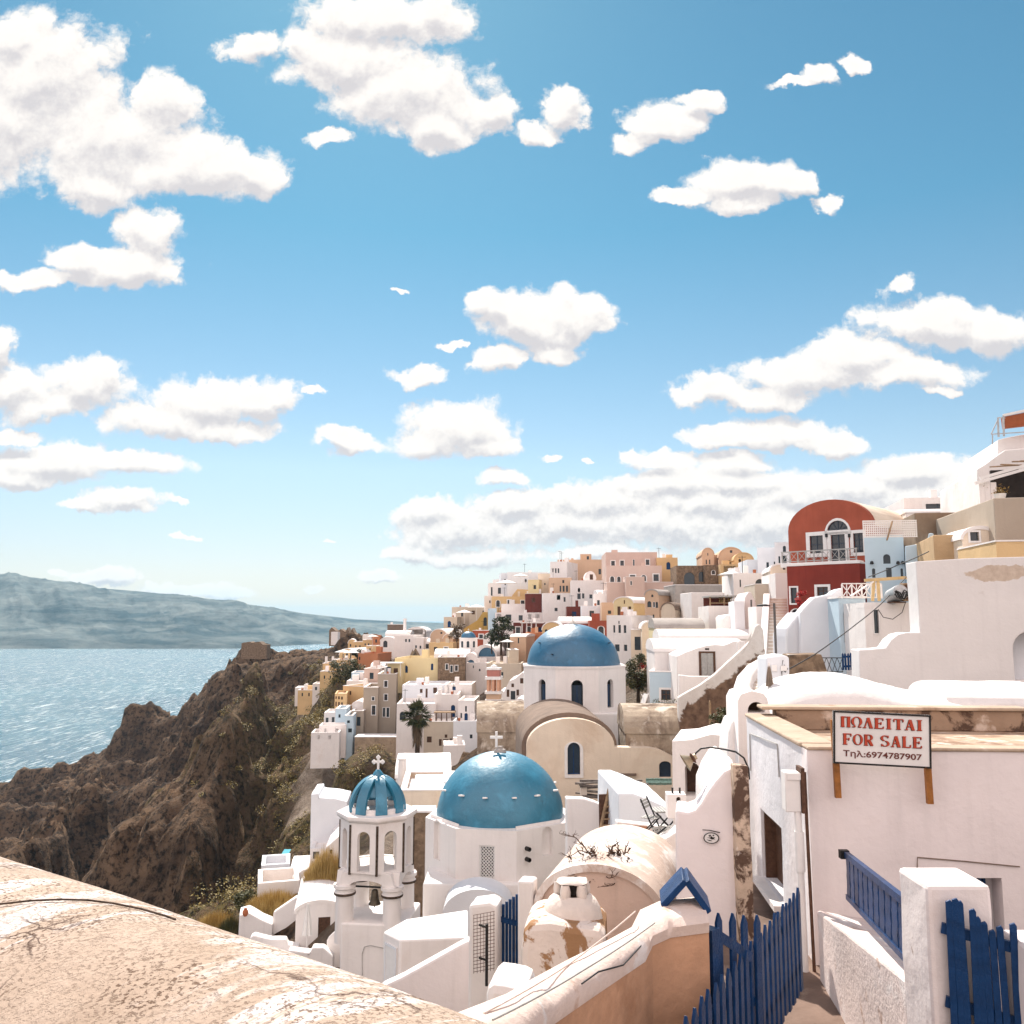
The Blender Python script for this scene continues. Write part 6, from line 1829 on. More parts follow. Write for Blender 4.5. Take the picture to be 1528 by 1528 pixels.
def picket_run(name, label, a, b, h, n, w=.085, t=.028, point=True, rails=(.25, .78), lean=0, jit=.02, cat='fence', top_fn=None, group=None):
    a, b = Vector(a), Vector(b); d = b - a
    root = empty(name, a - Vector((0, 0, h)), math.degrees(math.atan2(d.y, d.x)), label, cat, group)
    L = math.hypot(d.x, d.y); rnd = random.Random(int(L * 1000))
    proto = None
    for i in range(n):
        x = L * i / (n - 1)
        hh = h + (top_fn(i / (n - 1)) if top_fn else 0)
        o = picket_mb(w, hh, t, point).build('picket', M['bluepaint'], root, bevel=.004)
        o.location = (x, 0, d.z * i / (n - 1) + rnd.uniform(-jit, jit)); o.rotation_euler = (0, R(lean + rnd.uniform(-1.2, 1.2)), R(rnd.uniform(-2, 2)))
    for k in rails:
        m = MB(); m.bar((-.04, .034, h * k), (L + .04, .034, h * k + d.z), .035, .075); m.build('rail', M['bluepaint'], root)
    return root
picket_run('picket_fence', 'blue picket fence running along the lane from the bottom edge to the pipes', P(1012, 1528, 6.95), P(1190, 1326, 10.5), 1.12, 23, w=.10)
def back_gate():
    c0, c1 = P(1062, 1366, 8.3), P(1128, 1366, 8.7)
    r_ = picket_run('picket_gate', 'blue gate of four wide pointed pickets beside the orange wall end', P(1072, 1362, 8.3), P(1128, 1364, 8.75), 1.0, 4, w=.088, rails=(.2,), jit=.03)
    m = MB(); a, b = P(1066, 1392, 8.25) - r_.location, P(1120, 1428, 8.65) - r_.location
    Rm = Matrix.Rotation(-r_.rotation_euler[2], 4, 'Z')
    m.bar(Rm @ a, Rm @ b, .03, .085); m.build('brace', M['bluepaint'], r_)
    p = MB(); q0 = Rm @ (P(1061, 1385, 8.2) - r_.location); p.box(q0.x - .06, q0.x + .06, q0.y - .05, q0.y + .05, q0.z - 1.2, q0.z); p.build('post', M['bluepaint'], r_)
back_gate()

# ------------------------------------------------------------------ gate piers, right hand gate and sloping stair wall with railing
def pier(name, label, px, py, D, w, dep, h=2.6, rot=0):
    p = P(px, py, D)
    m = MB(); m.box(0, w, 0, dep, -h, -.0)
    o = m.build(name, M['pier'], None, bevel=.035); wavy(o, .03, 4)
    o.location = p; o.rotation_euler = (0, 0, R(rot))
    return tag(o, label, 'pier')
M['pier'] = plaster('flaking_white_pier', (.77, .70, .68), .07, 1.1, .3, 9, dirt=((.30, .20, .15), 2.2, .66, .05, .8), dirt2=((.62, .50, .44), .8, .56, .14, .5), streak=.2)
pier('gate_pier', 'flaking white gate pier with a flat top left of the blue gate', 1383, 1321, 7.0, .50, .52)
pier('gate_pier', 'second white gate pier cut by the right edge of the photo', 1548, 1421, 6.5, .6, .5)
picket_run('picket_gate', 'blue slatted gate standing between the two white piers', P(1411, 1338, 6.93), P(1506, 1366, 6.78), 1.7, 9, w=.048, point=False, rails=(.55, .86), top_fn=lambda t: .05 * math.sin(t * 7) - .10 * t)
def stair_wall():
    # low wall that slopes beside the steps, its top in the light, with a blue rail on it
    a, b = P(1219, 1358, 11.55), P(1352, 1462, 8.0)
    a2, b2 = P(1300, 1372, 11.4), P(1400, 1455, 8.35)
    root = empty('stair_wall', a, 0, 'low sloping stair wall with a pitted pink face beside the gate pier', 'wall')
    V = [a - a, b - a, b2 - a, a2 - a]
    lo = [v - Vector((0, 0, 2.6)) for v in V]
    m = MB().add(V + lo, [(3, 2, 1, 0), (4, 5, 6, 7), (0, 1, 5, 4), (1, 2, 6, 5), (2, 3, 7, 6), (3, 0, 4, 7)])
    wavy(m.build('wall', M['pitted'], root, bevel=.03), .03, 4)
    rt = empty('railing', P(1264, 1337, 11.5), 0, 'dark blue railing with wavy bars sloping down the wall of the sale house', 'railing')
    o0 = rt.location
    A0, A1, B0, B1 = P(1263, 1275, 11.5) - o0, P(1352, 1346, 8.1) - o0, P(1265, 1338, 11.5) - o0, P(1354, 1432, 8.1) - o0
    t = MB(); t.bar(A0, A1, .06, .07); t.build('top_rail', M['bluepaint'], rt)
    t = MB(); t.bar(B0, B1, .05, .06); t.build('bottom_rail', M['bluepaint'], rt)
    n = 11; ax = (A1 - A0).normalized()
    for i in range(n):
        k = (i + .5) / n
        p, q = A0.lerp(A1, k), B0.lerp(B1, k)
        vs = []
        for u in range(9):
            c = p.lerp(q, u / 8)
            for sg in (-1, 1):
                e = c + ax * (sg * (.125 + .018 * math.sin(u * 2.2 + i + sg)))
                vs += [e + Vector((.012, 0, 0)), e - Vector((.012, 0, 0))]
        fs = []
        for u in range(8):
            a_ = u * 4
            fs += [(a_, a_ + 4, a_ + 6, a_ + 2), (a_ + 1, a_ + 3, a_ + 7, a_ + 5), (a_, a_ + 1, a_ + 5, a_ + 4), (a_ + 2, a_ + 6, a_ + 7, a_ + 3)]
        MB().add(vs, fs).build('baluster', M['bluepaint'], rt)
    MB().box(A0.x - .08, A0.x + .03, A0.y - .03, A0.y + .06, A0.z - .05, A0.z + .05).build('end_cap', M['iron'], rt)
M['pitted'] = plaster('pitted_pink_plaster', (.72, .60, .56), .09, 1.6, .45, 22, dirt=((.40, .24, .16), 3.2, .60, .08, .7), dirt2=((.78, .74, .72), 1.2, .55, .1, .7))
stair_wall()
def lane():
    v = [(1.5, 5.5), (4.15, 5.5), (4.75, 16.5), (3.2, 16.5)]
    o = MB().add([(x, y, -4.42 - .012 * (y - 8)) for x, y in v], [(0, 1, 2, 3)]).build('lane_path', M['lane'])
    struct(o)
M['lane'] = plaster('worn_brown_paving', (.20, .135, .105), .25, 1.6, .5, 8, dirt=((.36, .27, .21), 1.2, .56, .1, .6))
lane()

M['greybeam'] = plain('grey_weathered_beam', (.17, .145, .13), .85, 0, .15, .4, 7, .3)
M['turq'] = plain('pale_turquoise_net', (.30, .47, .42), .8, 0, .1, .25, 12)
M['peelstrip'] = plaster('peeled_strip_plaster', (.62, .48, .37), .2, 2.0, .8, 10, dirt=((.09, .05, .035), 1.8, .475, .05, .95), dirt2=((.78, .70, .64), 2.6, .60, .06, .8))
M['peelblock'] = plaster('peeling_white_block', (.77, .66, .59), .08, 1.2, .5, 12, dirt=((.35, .195, .10), .75, .505, .02, 1.0), dirt2=((.14, .08, .05), 2.4, .68, .06, .7))
# ------------------------------------------------------------------ white wall with the oval sign, and the peeled strip
solid('white_wall', 'white wall with a swept curved top carrying a small oval sign', 'wall',
      [(1008, 1420), (1104, 1420), (1100, 1300), (1096, 1143), (1089, 1147), (1080, 1151), (1068, 1164), (1056, 1180), (1046, 1197), (1037, 1208), (1026, 1212), (1008, 1209)], 13.0, -12, .75, 'salewall', drop=1.5, bevel=.04)
solid('peeled_strip', 'narrow wall end with brown peeled plaster between the oval sign wall and the lane', 'wall', [(1105, 1420), (1128, 1420), (1122, 1300), (1117, 1143), (1093, 1141), (1098, 1250)], 12.75, -3, .2, 'peelstrip', drop=1.0, bevel=.02)
def oval_sign():
    pl = Plane(1061, 1250, 12.97, -3)
    root = empty('oval_sign', pl.o, -3, 'small white oval sign with a black bird emblem on the swept wall', 'sign')
    rx = abs(pl.at(1073, 1250)[0]); rz = abs(pl.at(1061, 1241.5)[1])
    el = lambda k: [(rx * k * math.cos(R(t * 10)), rz * k * math.sin(R(t * 10))) for t in range(36)]
    MB().prism(el(1), -.02, -.001).build('plate', M['frame'], root)
    MB().ring(el(.99), el(.86), -.026, -.0205).build('rim', M['iron'], root)
    e = MB()
    for pts in ([(-.45, .05), (-.2, .0), (.05, -.2), (.3, -.15), (.45, -.32), (.25, -.02), (.4, .12), (.15, .1), (0, .3), (-.1, .08)], [(-.3, .32), (-.12, .5), (.0, .38), (-.15, .2)], [(.1, .42), (.3, .5), (.28, .28)], [(-.5, -.22), (-.1, -.3), (.1, -.42), (-.2, -.42)]):
        e.prism([(x * rx * 1.2, z * rz * 1.2) for x, z in pts], -.027, -.0205)
    e.build('emblem', M['iron'], root, weld=False)
    w = MB(); w.tube([(pl.at(*q)[0], -.012, pl.at(*q)[1]) for q in ((1048, 1238), (1058, 1238.5), (1074, 1242))], .007, 5); w.build('wire', M['iron'], root)
oval_sign()

# gateway arch and walls behind the lane wall
solid('gateway_arch', 'small white rounded gateway with a brown arched opening behind the sale house', 'gateway',
      [(1100, 1095), (1150, 1095), (1149, 1062), (1145, 1042), (1139, 1035), (1122, 1031), (1106, 1036), (1101, 1046)], 17.2, -3, 1.2, 'white', drop=2, bevel=.07, wins=[('V', 1115.5, 1047.5, 1142, 1064)])
solid('white_wall', 'white sloping buttress wall left of the rounded gateway', 'wall', [(1066, 1215), (1118, 1215), (1116, 1075), (1094, 1074), (1088, 1092)], 17.6, -3, 1.0, 'white', drop=2, bevel=.06)
solid('white_wall', 'low white wall with a curved slope below the conical lamp', 'wall', [(1054, 1215), (1092, 1215), (1092, 1130), (1080, 1138), (1068, 1158), (1060, 1180)], 15.5, -3, 1.6, 'white', drop=2, bevel=.06)
def gooseneck():
    o = P(1118, 1160, 13.3)
    root = empty('wall_lamp', o, 0, 'gooseneck lamp with a conical metal shade hanging over the roofs', 'lamp')
    q = [P(*p) - o for p in ((1118, 1163, 13.3), (1117, 1147, 13.3), (1110, 1131, 13.4), (1098, 1122, 13.5), (1080, 1118, 13.6), (1060, 1115, 13.7), (1046, 1117, 13.8), (1038, 1124, 13.8), (1034, 1131, 13.8))]
    MB().tube(q, .014, 8).build('arm', M['iron'], root, 40)
    tip = q[-1]
    ax = (P(1020, 1139, 13.8) - P(1036, 1129, 13.8)).normalized()
    rot = ax.to_track_quat('Z', 'Y').to_matrix().to_4x4()
    T = Matrix.Translation(tip) @ rot
    MB().lathe([(r_ * .72, z_ * .8) for r_, z_ in ((0, -.08), (.06, -.07), (.065, .03), (.10, .06), (.19, .17), (.2, .18), (.18, .17), (.09, .07), (0, .06))], 20, T).build('shade', M['lampmetal'], root, 40)
    MB().lathe([(.05, -.02), (.09, -.0), (.05, .03)], 12, T).build('fitting', M['rust'], root)
M['lampmetal'] = plain('tarnished_brass_shade', (.42, .33, .22), .45, .6, .5, .2, 9)
gooseneck()
def shrine():
    pl = Plane(1010, 1201, 19.5, -3)
    root = empty('roof_shrine', pl.o, -3, 'tiny white arched chimney shrine on a roof beside the brown doorway', 'chimney')
    a, b = pl.at(996, 1200), pl.at(1024, 1186)
    hs = [arched(pl.at(1009.5, 1198)[0], pl.at(1016, 1198)[0], pl.at(1010, 1197)[1], pl.at(1010, 1189.5)[1])]
    MB().prism(rect(a[0], b[0], a[1] - .3, b[1]), 0, .4, holes=hs, reveal=.2).build('body', M['white'], root, bevel=.03)
    MB().prism(grow(hs[0], .01), .18, .19).build('opening', M['brown'], root)
    for px in (1005, 1016):
        u = pl.at(px, 1186); MB().box(u[0] - .02, u[0] + .02, .15, .19, u[1], u[1] + .12).build('rod', M['iron'], root)
shrine()
# walls and terrace in front of the far church
HH('white_house', 'flat white roofed room with a sloping wall top in front of the cream church', 921, 1008, 1184, 1236, 27.0, 4.2, 'white2', 3, 'outline', outl=[(921, 1236), (1008, 1236), (1008, 1209), (990, 1203), (966, 1192), (945, 1184), (923, 1184)], roof='white')
HH('white_wall', 'white wall with a kinked top right of the near dome', 846, 908, 1191, 1244, 30.0, .45, 'white', 6, 'outline', outl=[(846, 1244), (906, 1244), (905, 1204), (888, 1197), (872, 1192), (846, 1191)], cat='wall')
solid('white_wall', 'low white terrace kerb around the brown pit beside the folding chairs', 'wall', [(912, 1262), (1008, 1262), (1008, 1236), (921, 1226)], 25.6, 3, .4, 'white', drop=1, bevel=.04)
def pit():
    o = P(935, 1252, 23.8)
    a, b, c_, d = P(921, 1250, 23.6), P(968, 1252, 23.6), P(966, 1233, 25.2), P(930, 1230, 25.2)
    m = MB(); lo = Vector((0, 0, -.5))
    m.add([v - o for v in (a, b, c_, d)] + [v - o + lo for v in (a, b, c_, d)], [(4, 5, 6, 7), (0, 1, 5, 4), (1, 2, 6, 5), (2, 3, 7, 6), (3, 0, 4, 7)])
    thing_mesh(m, 'planter_box', 'open orange-brown planter pit on the terrace beside the folding chairs', 'planter', 'orangewall', o)
pit()
solid('white_wall', 'white sloping stair parapet under the folding chairs, left of the oval sign wall', 'wall', [(960, 1300), (1012, 1330), (1012, 1242), (1006, 1243), (985, 1256), (966, 1270)], 20.5, -10, .8, 'white', drop=2, bevel=.05)

def chair(loc, rz, label, rx=0., ry=0.):
    root = empty('folding_chair', loc, rz, label, 'chair'); root.rotation_euler = (R(rx), R(ry), R(rz))
    t = .03
    for s in (-.21, .21):
        l = MB(); l.bar((s, -.22, 0), (s, .2, .92), t); l.build('leg', M['iron'], root)
        l = MB(); l.bar((s * .9, .22, 0), (s * .9, -.2, .46), t); l.build('leg', M['iron'], root)
    m = MB()
    for k in range(5): m.box(-.21, .21, -.2 + .085 * k, -.2 + .085 * k + .06, .44, .46)
    m.build('seat', M['greywood'], root)
    m = MB()
    for k in range(3): m.bar((-.21, .13 + .035 * k, .70 + .075 * k), (.21, .13 + .035 * k, .70 + .075 * k), .02, .055)
    m.build('backrest', M['greywood'], root)
chair(P(972, 1246, 23.4), 60, 'dark framed folding chair standing upright beside the slatted table')
chair(P(966, 1263, 21.8) + Vector((0, 0, .25)), 35, 'folded garden chair lying tipped over below the upright one', 78, 0)
def table():
    c = P(995, 1250, 23.6)
    root = empty('slatted_table', c, 5, 'small slatted wooden table beside the upright folding chair', 'table')
    m = MB()
    for k in range(9): m.box(-.36 + .082 * k, -.36 + .082 * k + .065, -.3, .3, .70, .725)
    m.box(-.36, .365, -.25, -.21, .675, .699); m.box(-.36, .365, .21, .25, .675, .699)
    m.build('tabletop', M['greywood'], root)
    for x, y in ((-.32, -.25), (.32, -.25), (-.32, .25), (.32, .25)):
        l = MB(); l.bar((x, y, 0), (-x, y, .69), .03); l.build('leg', M['iron'], root)
table()
def woodpile():
    c = P(905, 1192, 43.0)
    root = empty('timber_pile', c, 0, 'heap of grey weathered beams leaning at the foot of the cream church wall', 'timber pile')
    rnd = random.Random(3)
    for i in range(15):
        a = Vector((rnd.uniform(-1.5, -1.0), rnd.uniform(-.5, .4), .08 + .055 * i)); b = a + Vector((rnd.uniform(2.2, 3.2), rnd.uniform(-.3, .3), rnd.uniform(-.35, .18)))
        MB().bar(a, b, rnd.uniform(.07, .14), rnd.uniform(.05, .10)).build('beam', M['greybeam'], root)
    MB().box(-1.25, -.95, -.3, .1, -.6, .62).build('prop', M['worn'], root)
woodpile()
def net():
    c = P(983, 1171, 45.5)
    m = MB(); rnd = random.Random(5)
    n = 16
    vs = [(-.65 + 1.3 * i / n, -.1 * (j % 2), .32 * j / 3 + .03 * rnd.random()) for i in range(n + 1) for j in range(4)]
    fs = [(i * 4 + j, i * 4 + 4 + j, i * 4 + 5 + j, i * 4 + 1 + j) for i in range(n) for j in range(3)]
    m.add(vs, fs); o = thing_mesh(m, 'garden_net', 'strip of pale turquoise netting at the foot of the cream church', 'net', 'turq', c)
    md = o.modifiers.new('solid', 'SOLIDIFY'); md.thickness = .03
net()
def crate_ladder():
    c = P(912, 1236, 28.6)
    root = empty('wooden_crate', c, 12, 'tall rusty brown crate leaning between the two white walls', 'crate')
    m = MB(); m.bar((-.35, 0, 0), (.05, .3, 1.15), .08); m.bar((.1, 0, 0), (.3, .3, 1.15), .08); m.build('rail', M['drywood'], root)
    for k in range(6): MB().bar((-.33 + .07 * k, .05 * k, .1 + .18 * k), (.12 + .03 * k, .05 * k, .1 + .18 * k), .06, .04).build('rung', M['drywood'], root)
    MB().box(-.3, .25, .25, .32, 0, 1.0).build('back_board', M['rust'], root)
crate_ladder()

# ------------------------------------------------------------------ weathered vault with branches, beehive chimney, peeled block
def near_vault():
    pl = Plane(893, 1400, 17.0, -16)
    a, b = pl.at(806, 1352), pl.at(985, 1352); t = pl.at(893, 1296)[1]
    root = empty('vault_house', pl.o, -16, 'weathered white and tan vault house with dry branches on its roof', 'house')
    z0 = -2.5
    MB().prism([(a[0], z0), (b[0], z0)] + arc(a[0], b[0], a[1], t, 24), 0, 3.2).build('wall', M['pinkwall'], root, 30)
    out = arc(a[0] - .12, b[0] + .12, a[1] - .02, t + .09, 24); inn = arc(a[0] + .02, b[0] - .02, a[1] - .02, t - .05, 24)
    MB().prism(out + inn[::-1], -.06, 3.25).build('roof', M['vaultwash'], root, 50)
    MB().box(a[0] - .42, a[0] - .122, -.1, .3, z0, a[1] + .45).build('buttress', M['white'], root, bevel=.04)
    return pl, root, t
M['pinkwall'] = plaster('pinkish_tan_wall', (.66, .50, .42), .10, .9, .4, 10, dirt=((.40, .27, .20), .9, .60, .14, .6), streak=.25)
M['vaultwash'] = plaster('brushed_tan_vault', (.60, .475, .405), .12, 1.2, .45, 12, dirt=((.80, .75, .72), 1.4, .48, .10, .9), dirt2=((.42, .28, .20), 2.2, .60, .10, .6))
NV, nv_root, nv_t = near_vault()
def branches():
    c = P(890, 1297, 17.7)
    root = None
    rnd = random.Random(11); m = MB()
    def twig(p, d, L, r, dep):
        pts = [p.copy()]; q = p.copy(); dd = d.copy()
        for i in range(7):
            dd = (dd + Vector((rnd.uniform(-.5, .5), rnd.uniform(-.4, .4), rnd.uniform(-.45, .4)))).normalized()
            q = q + dd * (L / 7); q.z = max(q.z, -.05); pts.append(q.copy())
            if dep and rnd.random() < .5: twig(q.copy(), (dd + Vector((rnd.uniform(-1, 1), rnd.uniform(-.6, .6), rnd.uniform(-.2, .9)))).normalized(), L * .5, r * .6, dep - 1)
        m.tube(pts, r, 6, r1=r * .35)
    for i in range(16): twig(Vector((.45 + rnd.uniform(-.1, .1), 0, .1)), Vector((-1, rnd.uniform(-.4, .2), rnd.uniform(-.1, .15))), rnd.uniform(.6, 1.15), .03, 3)
    for i in range(8): twig(Vector((.42, 0, .1)), Vector((rnd.uniform(-.3, 1), 0, rnd.uniform(.3, .9))), rnd.uniform(.35, .5), .035, 2)
    hook = [Vector((.42, 0, .1)), Vector((.38, 0, .3)), Vector((.34, 0, .48)), Vector((.38, 0, .6)), Vector((.46, 0, .62))]
    m.tube(hook, .05, 8, r1=.02)
    thing_mesh(m, 'dry_branches', 'tangle of dark twisted dry branches on the weathered vault roof', 'branches', 'branch', c, weld=False).scale = (.85, .85, .72)
M['branch'] = plain('dry_dark_branch', (.10, .06, .043), .85, 0, .1, .3, 20)
branches()
def beehive():
    c = P(854.5, 1393, 15.2)
    root = empty('beehive_chimney', c, 0, 'plump whitewashed beehive chimney with a broken open top', 'chimney')
    m = MB(); prof = [(.53, -.05), (.52, .12), (.50, .32), (.46, .52), (.39, .66), (.31, .74), (.27, .77)]
    m.lathe(prof, 40); o = m.build('body', M['chimneywash'], root, 60); wobble(o, .012, 3.5, 4)
    rnd = random.Random(2)
    for k in range(5):
        a = 72 * k + 20
        p = Vector((.23 * math.cos(R(a)), .23 * math.sin(R(a)), .74))
        MB().lathe([(.085, 0), (.09, .1), (.075, .2), (.06, .24)], 10, Matrix.Translation(p)).build('vent_post', M['chimneywash'], root, 60)
    MB().lathe([(.15, .74), (.16, .95)], 12).build('flue', M['dark'], root)
    m = MB(); m.lathe([(0, .96), (.22, .95), (.27, .98), (.24, 1.02), (.14, 1.05), (0, 1.06)], 18); o = m.build('cap', M['chimneywash'], root, 60); wobble(o, .06, 5, 9)
    root.scale = (1, 1, .84)
M['chimneywash'] = plaster('peeling_chimney_wash', (.78, .68, .61), .10, 2.0, .5, 14, dirt=((.30, .17, .10), 2.3, .66, .04, .9))
beehive()
def pedestal():
    pl = Plane(830, 1480, 14.6, -8)
    pts = [(772, 1492), (905, 1470), (902, 1400), (896, 1388), (860, 1382), (820, 1376), (788, 1378), (780, 1390), (776, 1420)]
    o, _ = solid('plaster_block', 'thick wall block with large brown peeled patches under the beehive chimney', 'wall', pts, 14.5, -8, 1.3, 'peelblock', drop=1.5, bevel=.12)
pedestal()
solid('step_wall', 'rounded white step wall at the foot of the tall blue gate', 'wall', [(722, 1510), (790, 1500), (786, 1478), (770, 1474), (752, 1470), (735, 1468), (724, 1474)], 12.5, -10, .9, 'white', drop=1.5, bevel=.12)
solid('white_wall', 'pale low wall filling the gap between vault roof and rounded step', 'wall', [(640, 1520), (745, 1520), (745, 1492), (722, 1496), (690, 1488)], 11.5, 0, .8, 'pinkcap', drop=1.5, bevel=.06)

# ------------------------------------------------------------------ tall blue gate, its pillar, wire mesh
def mid_gate():
    D = 18.0
    pl = Plane(742, 1463, D, -14)
    root = empty('blue_gate', pl.o, -14, 'tall blue slatted gate with a slanting top beside the wire mesh', 'gate')
    n = 9
    xa, xb = pl.at(743, 1400)[0], pl.at(789.5, 1400)[0]
    for i in range(n):
        x = xa + (xb - xa) * (i + .5) / n
        t0 = pl.at(743 + 46.5 * (i + .5) / n, 1355 - 33 * (i + .5) / n)[1]; b0 = pl.at(760, 1463 - 5 * i / n)[1]
        MB().box(x - .028, x + .028, 0, .03, b0, t0).build('slat', M['bluepaint'], root)
    for y0, y1 in ((1366, 1378), (1437, 1452)):
        p, q = pl.at(743, y0 + 4), pl.at(789, y0 + 16)
        MB().bar((p[0], -.02, p[1]), (q[0], -.02, q[1]), .03, .10).build('rail', M['bluepaint'], root)
    MB().box(xb - .03, xb + .06, -.02, .05, pl.at(780, 1460)[1], pl.at(788, 1320)[1]).build('post', M['bluepaint'], root)
mid_gate()
solid('gate_pillar', 'white pillar with a sloping top left of the tall blue gate', 'pillar', [(698, 1470), (742, 1470), (742, 1353), (730, 1347), (700, 1351)], 17.6, -10, .6, 'white', drop=1.5, bevel=.06)
def wire_mesh():
    pl = Plane(722, 1460, 17.0, -10)
    root = empty('wire_mesh', pl.o, -10, 'rusty wire mesh panel hanging on a pole in front of the white pillar', 'wire mesh')
    m = MB()
    for i in range(7):
        p, q = pl.at(707 + 5 * i, 1366 - i * 1.0), pl.at(707 + 5 * i, 1453 - i * .8); m.bar((p[0], 0, p[1]), (q[0], 0, q[1]), .008)
    for i in range(17):
        p, q = pl.at(706, 1366 + 5.3 * i), pl.at(738, 1360 + 5.3 * i); m.bar((p[0], .01, p[1]), (q[0], .01, q[1]), .008)
    m.build('mesh', M['rust'], root, weld=False)
    p, q = pl.at(726.5, 1470), pl.at(727, 1378); MB().tube([(p[0], -.03, p[1]), (q[0], -.03, q[1])], .028, 8).build('pole', M['iron'], root)
    for y in (1381, 1430):
        u, v = pl.at(715, y - 2), pl.at(727, y + 2); MB().bar((u[0], -.03, u[1]), (v[0], -.03, v[1]), .03).build('bracket', M['iron'], root)
wire_mesh()

# ------------------------------------------------------------------ flat white roofed room and ramp wall under the near church
def flat_room():
    A = P(598, 1404, 24.2)
    root = empty('white_house', A, 0, 'low white room with a brilliant flat roof and small white door below the near church', 'house')
    pts = [P(572, 1392, 25.3), P(597, 1404, 24.0), P(700, 1398, 23.4), P(699, 1357, 26.6), P(608, 1368, 27.0)]
    z = P(598, 1404, 24.0).z
    V = [Vector((p.x, p.y, z)) - A for p in pts]
    # keep sight lines but level the roof
    V = [PZ(*q, z) - A for q in ((572, 1390), (597, 1403), (699, 1399), (698, 1357), (606, 1371))]
    n = len(V)
    MB().add(V + [v - Vector((0, 0, 3.2)) for v in V], [tuple(range(n)), tuple(range(2 * n - 1, n - 1, -1))] + [(i, (i + 1) % n, n + (i + 1) % n, n + i) for i in range(n)]).build('wall', M['white'], root, bevel=.05)
    MM, L = face_frame((V[0].x, V[0].y), (V[1].x, V[1].y))
    MM.translation.z = V[0].z
    h = 1.62
    d = MB().box(L * .18, L * .86, -.03, -.002, -h - .12, -.22, MM).build('door', M['frame'], root)
    f = MB(); f.box(L * .18, L * .22, -.045, -.031, -h - .12, -.22, MM); f.box(L * .82, L * .86, -.045, -.031, -h - .12, -.22, MM); f.box(L * .22, L * .82, -.045, -.031, -.28, -.22, MM); f.box(L * .8, L * .835, -.07, -.046, -h * .6, -h * .45, MM)
    f.build('frame', M['white2'], d)
flat_room()
solid('ramp_wall', 'pink shaded ramp wall with a pale sloping coping left of the wire mesh', 'wall', [(566, 1530), (728, 1530), (728, 1420), (700, 1403), (690, 1408), (640, 1436), (600, 1458), (566, 1474)], 19.6, -4, .35, 'salewall', drop=1, bevel=.05)

# ------------------------------------------------------------------ lower left terraces
HH('cave_house', 'small white barrel vaulted house with a dark open door and a closed umbrella', 440, 510, 1346, 1414, 40.0, 4.6, 'white', 10, 'vault', ys=1360, wins=[('D', 475, 1369, 492, 1414)])
solid('white_terrace', 'white terrace wall with a clay jar on its corner near the golden bush', 'terrace', [(356, 1412), (407, 1412), (407, 1380), (392, 1374), (371, 1362), (357, 1366)], 42, 14, 1.2, 'white', drop=3)
solid('white_terrace', 'long white L shaped parapet below the clay jar terrace', 'terrace', [(372, 1440), (446, 1452), (446, 1412), (430, 1410), (426, 1402), (404, 1402), (378, 1396), (373, 1400)], 39, 8, .5, 'white', drop=3)
HH('white_terrace', 'flat white terrace floor left of the barrel vaulted house', 372, 440, 1380, 1410, 43.0, 3, 'white', 10, roof='cream', cat='terrace')
solid('white_terrace', 'small stepped white wall in front of the dark open door', 'terrace', [(428, 1452), (498, 1462), (497, 1428), (482, 1414), (466, 1414), (462, 1422), (430, 1418)], 36.5, 4, .5, 'white', drop=3)
solid('stair_wall', 'white curving stair wall between the dark door and the bell tower', 'wall', [(486, 1430), (512, 1450), (512, 1374), (505, 1384), (490, 1398), (487, 1404)], 37.2, -10, .5, 'white', drop=2)
HH('white_terrace', 'upper white terrace with a sunken floor above the golden grass', 384, 446, 1316, 1346, 46.0, 2.6, 'white', 16, roof='cream', cat='terrace')
HH('white_house', 'low white house with a rounded roof below the turquoise pool', 432, 470, 1302, 1318, 49.0, 4.5, 'white', 10, 'vaultx', ys=1312, wins=[('n', 438, 1313, 441, 1315)])
HH('white_terrace', 'grey-white pool terrace wall at the cliff edge', 389, 432, 1290, 1314, 51.0, 2.2, 'white2', 14, cat='terrace')
HH('white_house', 'tall white house end wall with a small chimney left of the bell tower', 463, 518, 1185, 1280, 49.0, 3, 'white2', 6, 'outline', outl=[(463, 1280), (518, 1280), (518, 1196), (500, 1192), (476, 1190), (475, 1184), (464, 1185)])
HH('white_house', 'white sloping roofed house between the tall end wall and the bell tower', 478, 520, 1256, 1290, 45.0, 4, 'white', 6, 'outline', outl=[(478, 1290), (520, 1290), (520, 1244), (505, 1248), (485, 1266)], wins=[('n', 492, 1268, 496, 1275)])
HH('white_house', 'white cube with a black gate below the tall end wall house', 462, 492, 1266, 1298, 47.5, 2.4, 'white', 8, wins=[('n', 467, 1271, 476, 1282)])
solid('white_terrace', 'white sloping parapet between pool terrace and golden bush', 'terrace', [(432, 1318), (466, 1318), (466, 1296), (452, 1298), (436, 1308)], 47.6, 8, .4, 'white', drop=2)
solid('white_terrace', 'white parapet rising beside the strip of golden grass', 'terrace', [(404, 1372), (446, 1372), (448, 1338), (440, 1340), (408, 1362)], 42.5, 6, .4, 'white', drop=2)
def cave_floor():
    z = P(483, 1415, 39.6).z; o = PZ(470, 1416, z)
    a, b = P(412, 1416, 39.8), P(518, 1416, 39.8)
    m = MB(); m.box(a.x - o.x, b.x - o.x, -2.2, .25, -2.5, 0)
    thing_mesh(m, 'white_terrace', 'white paved terrace floor in front of the barrel vaulted house', 'terrace', 'white', o, bevel=.04)
cave_floor()
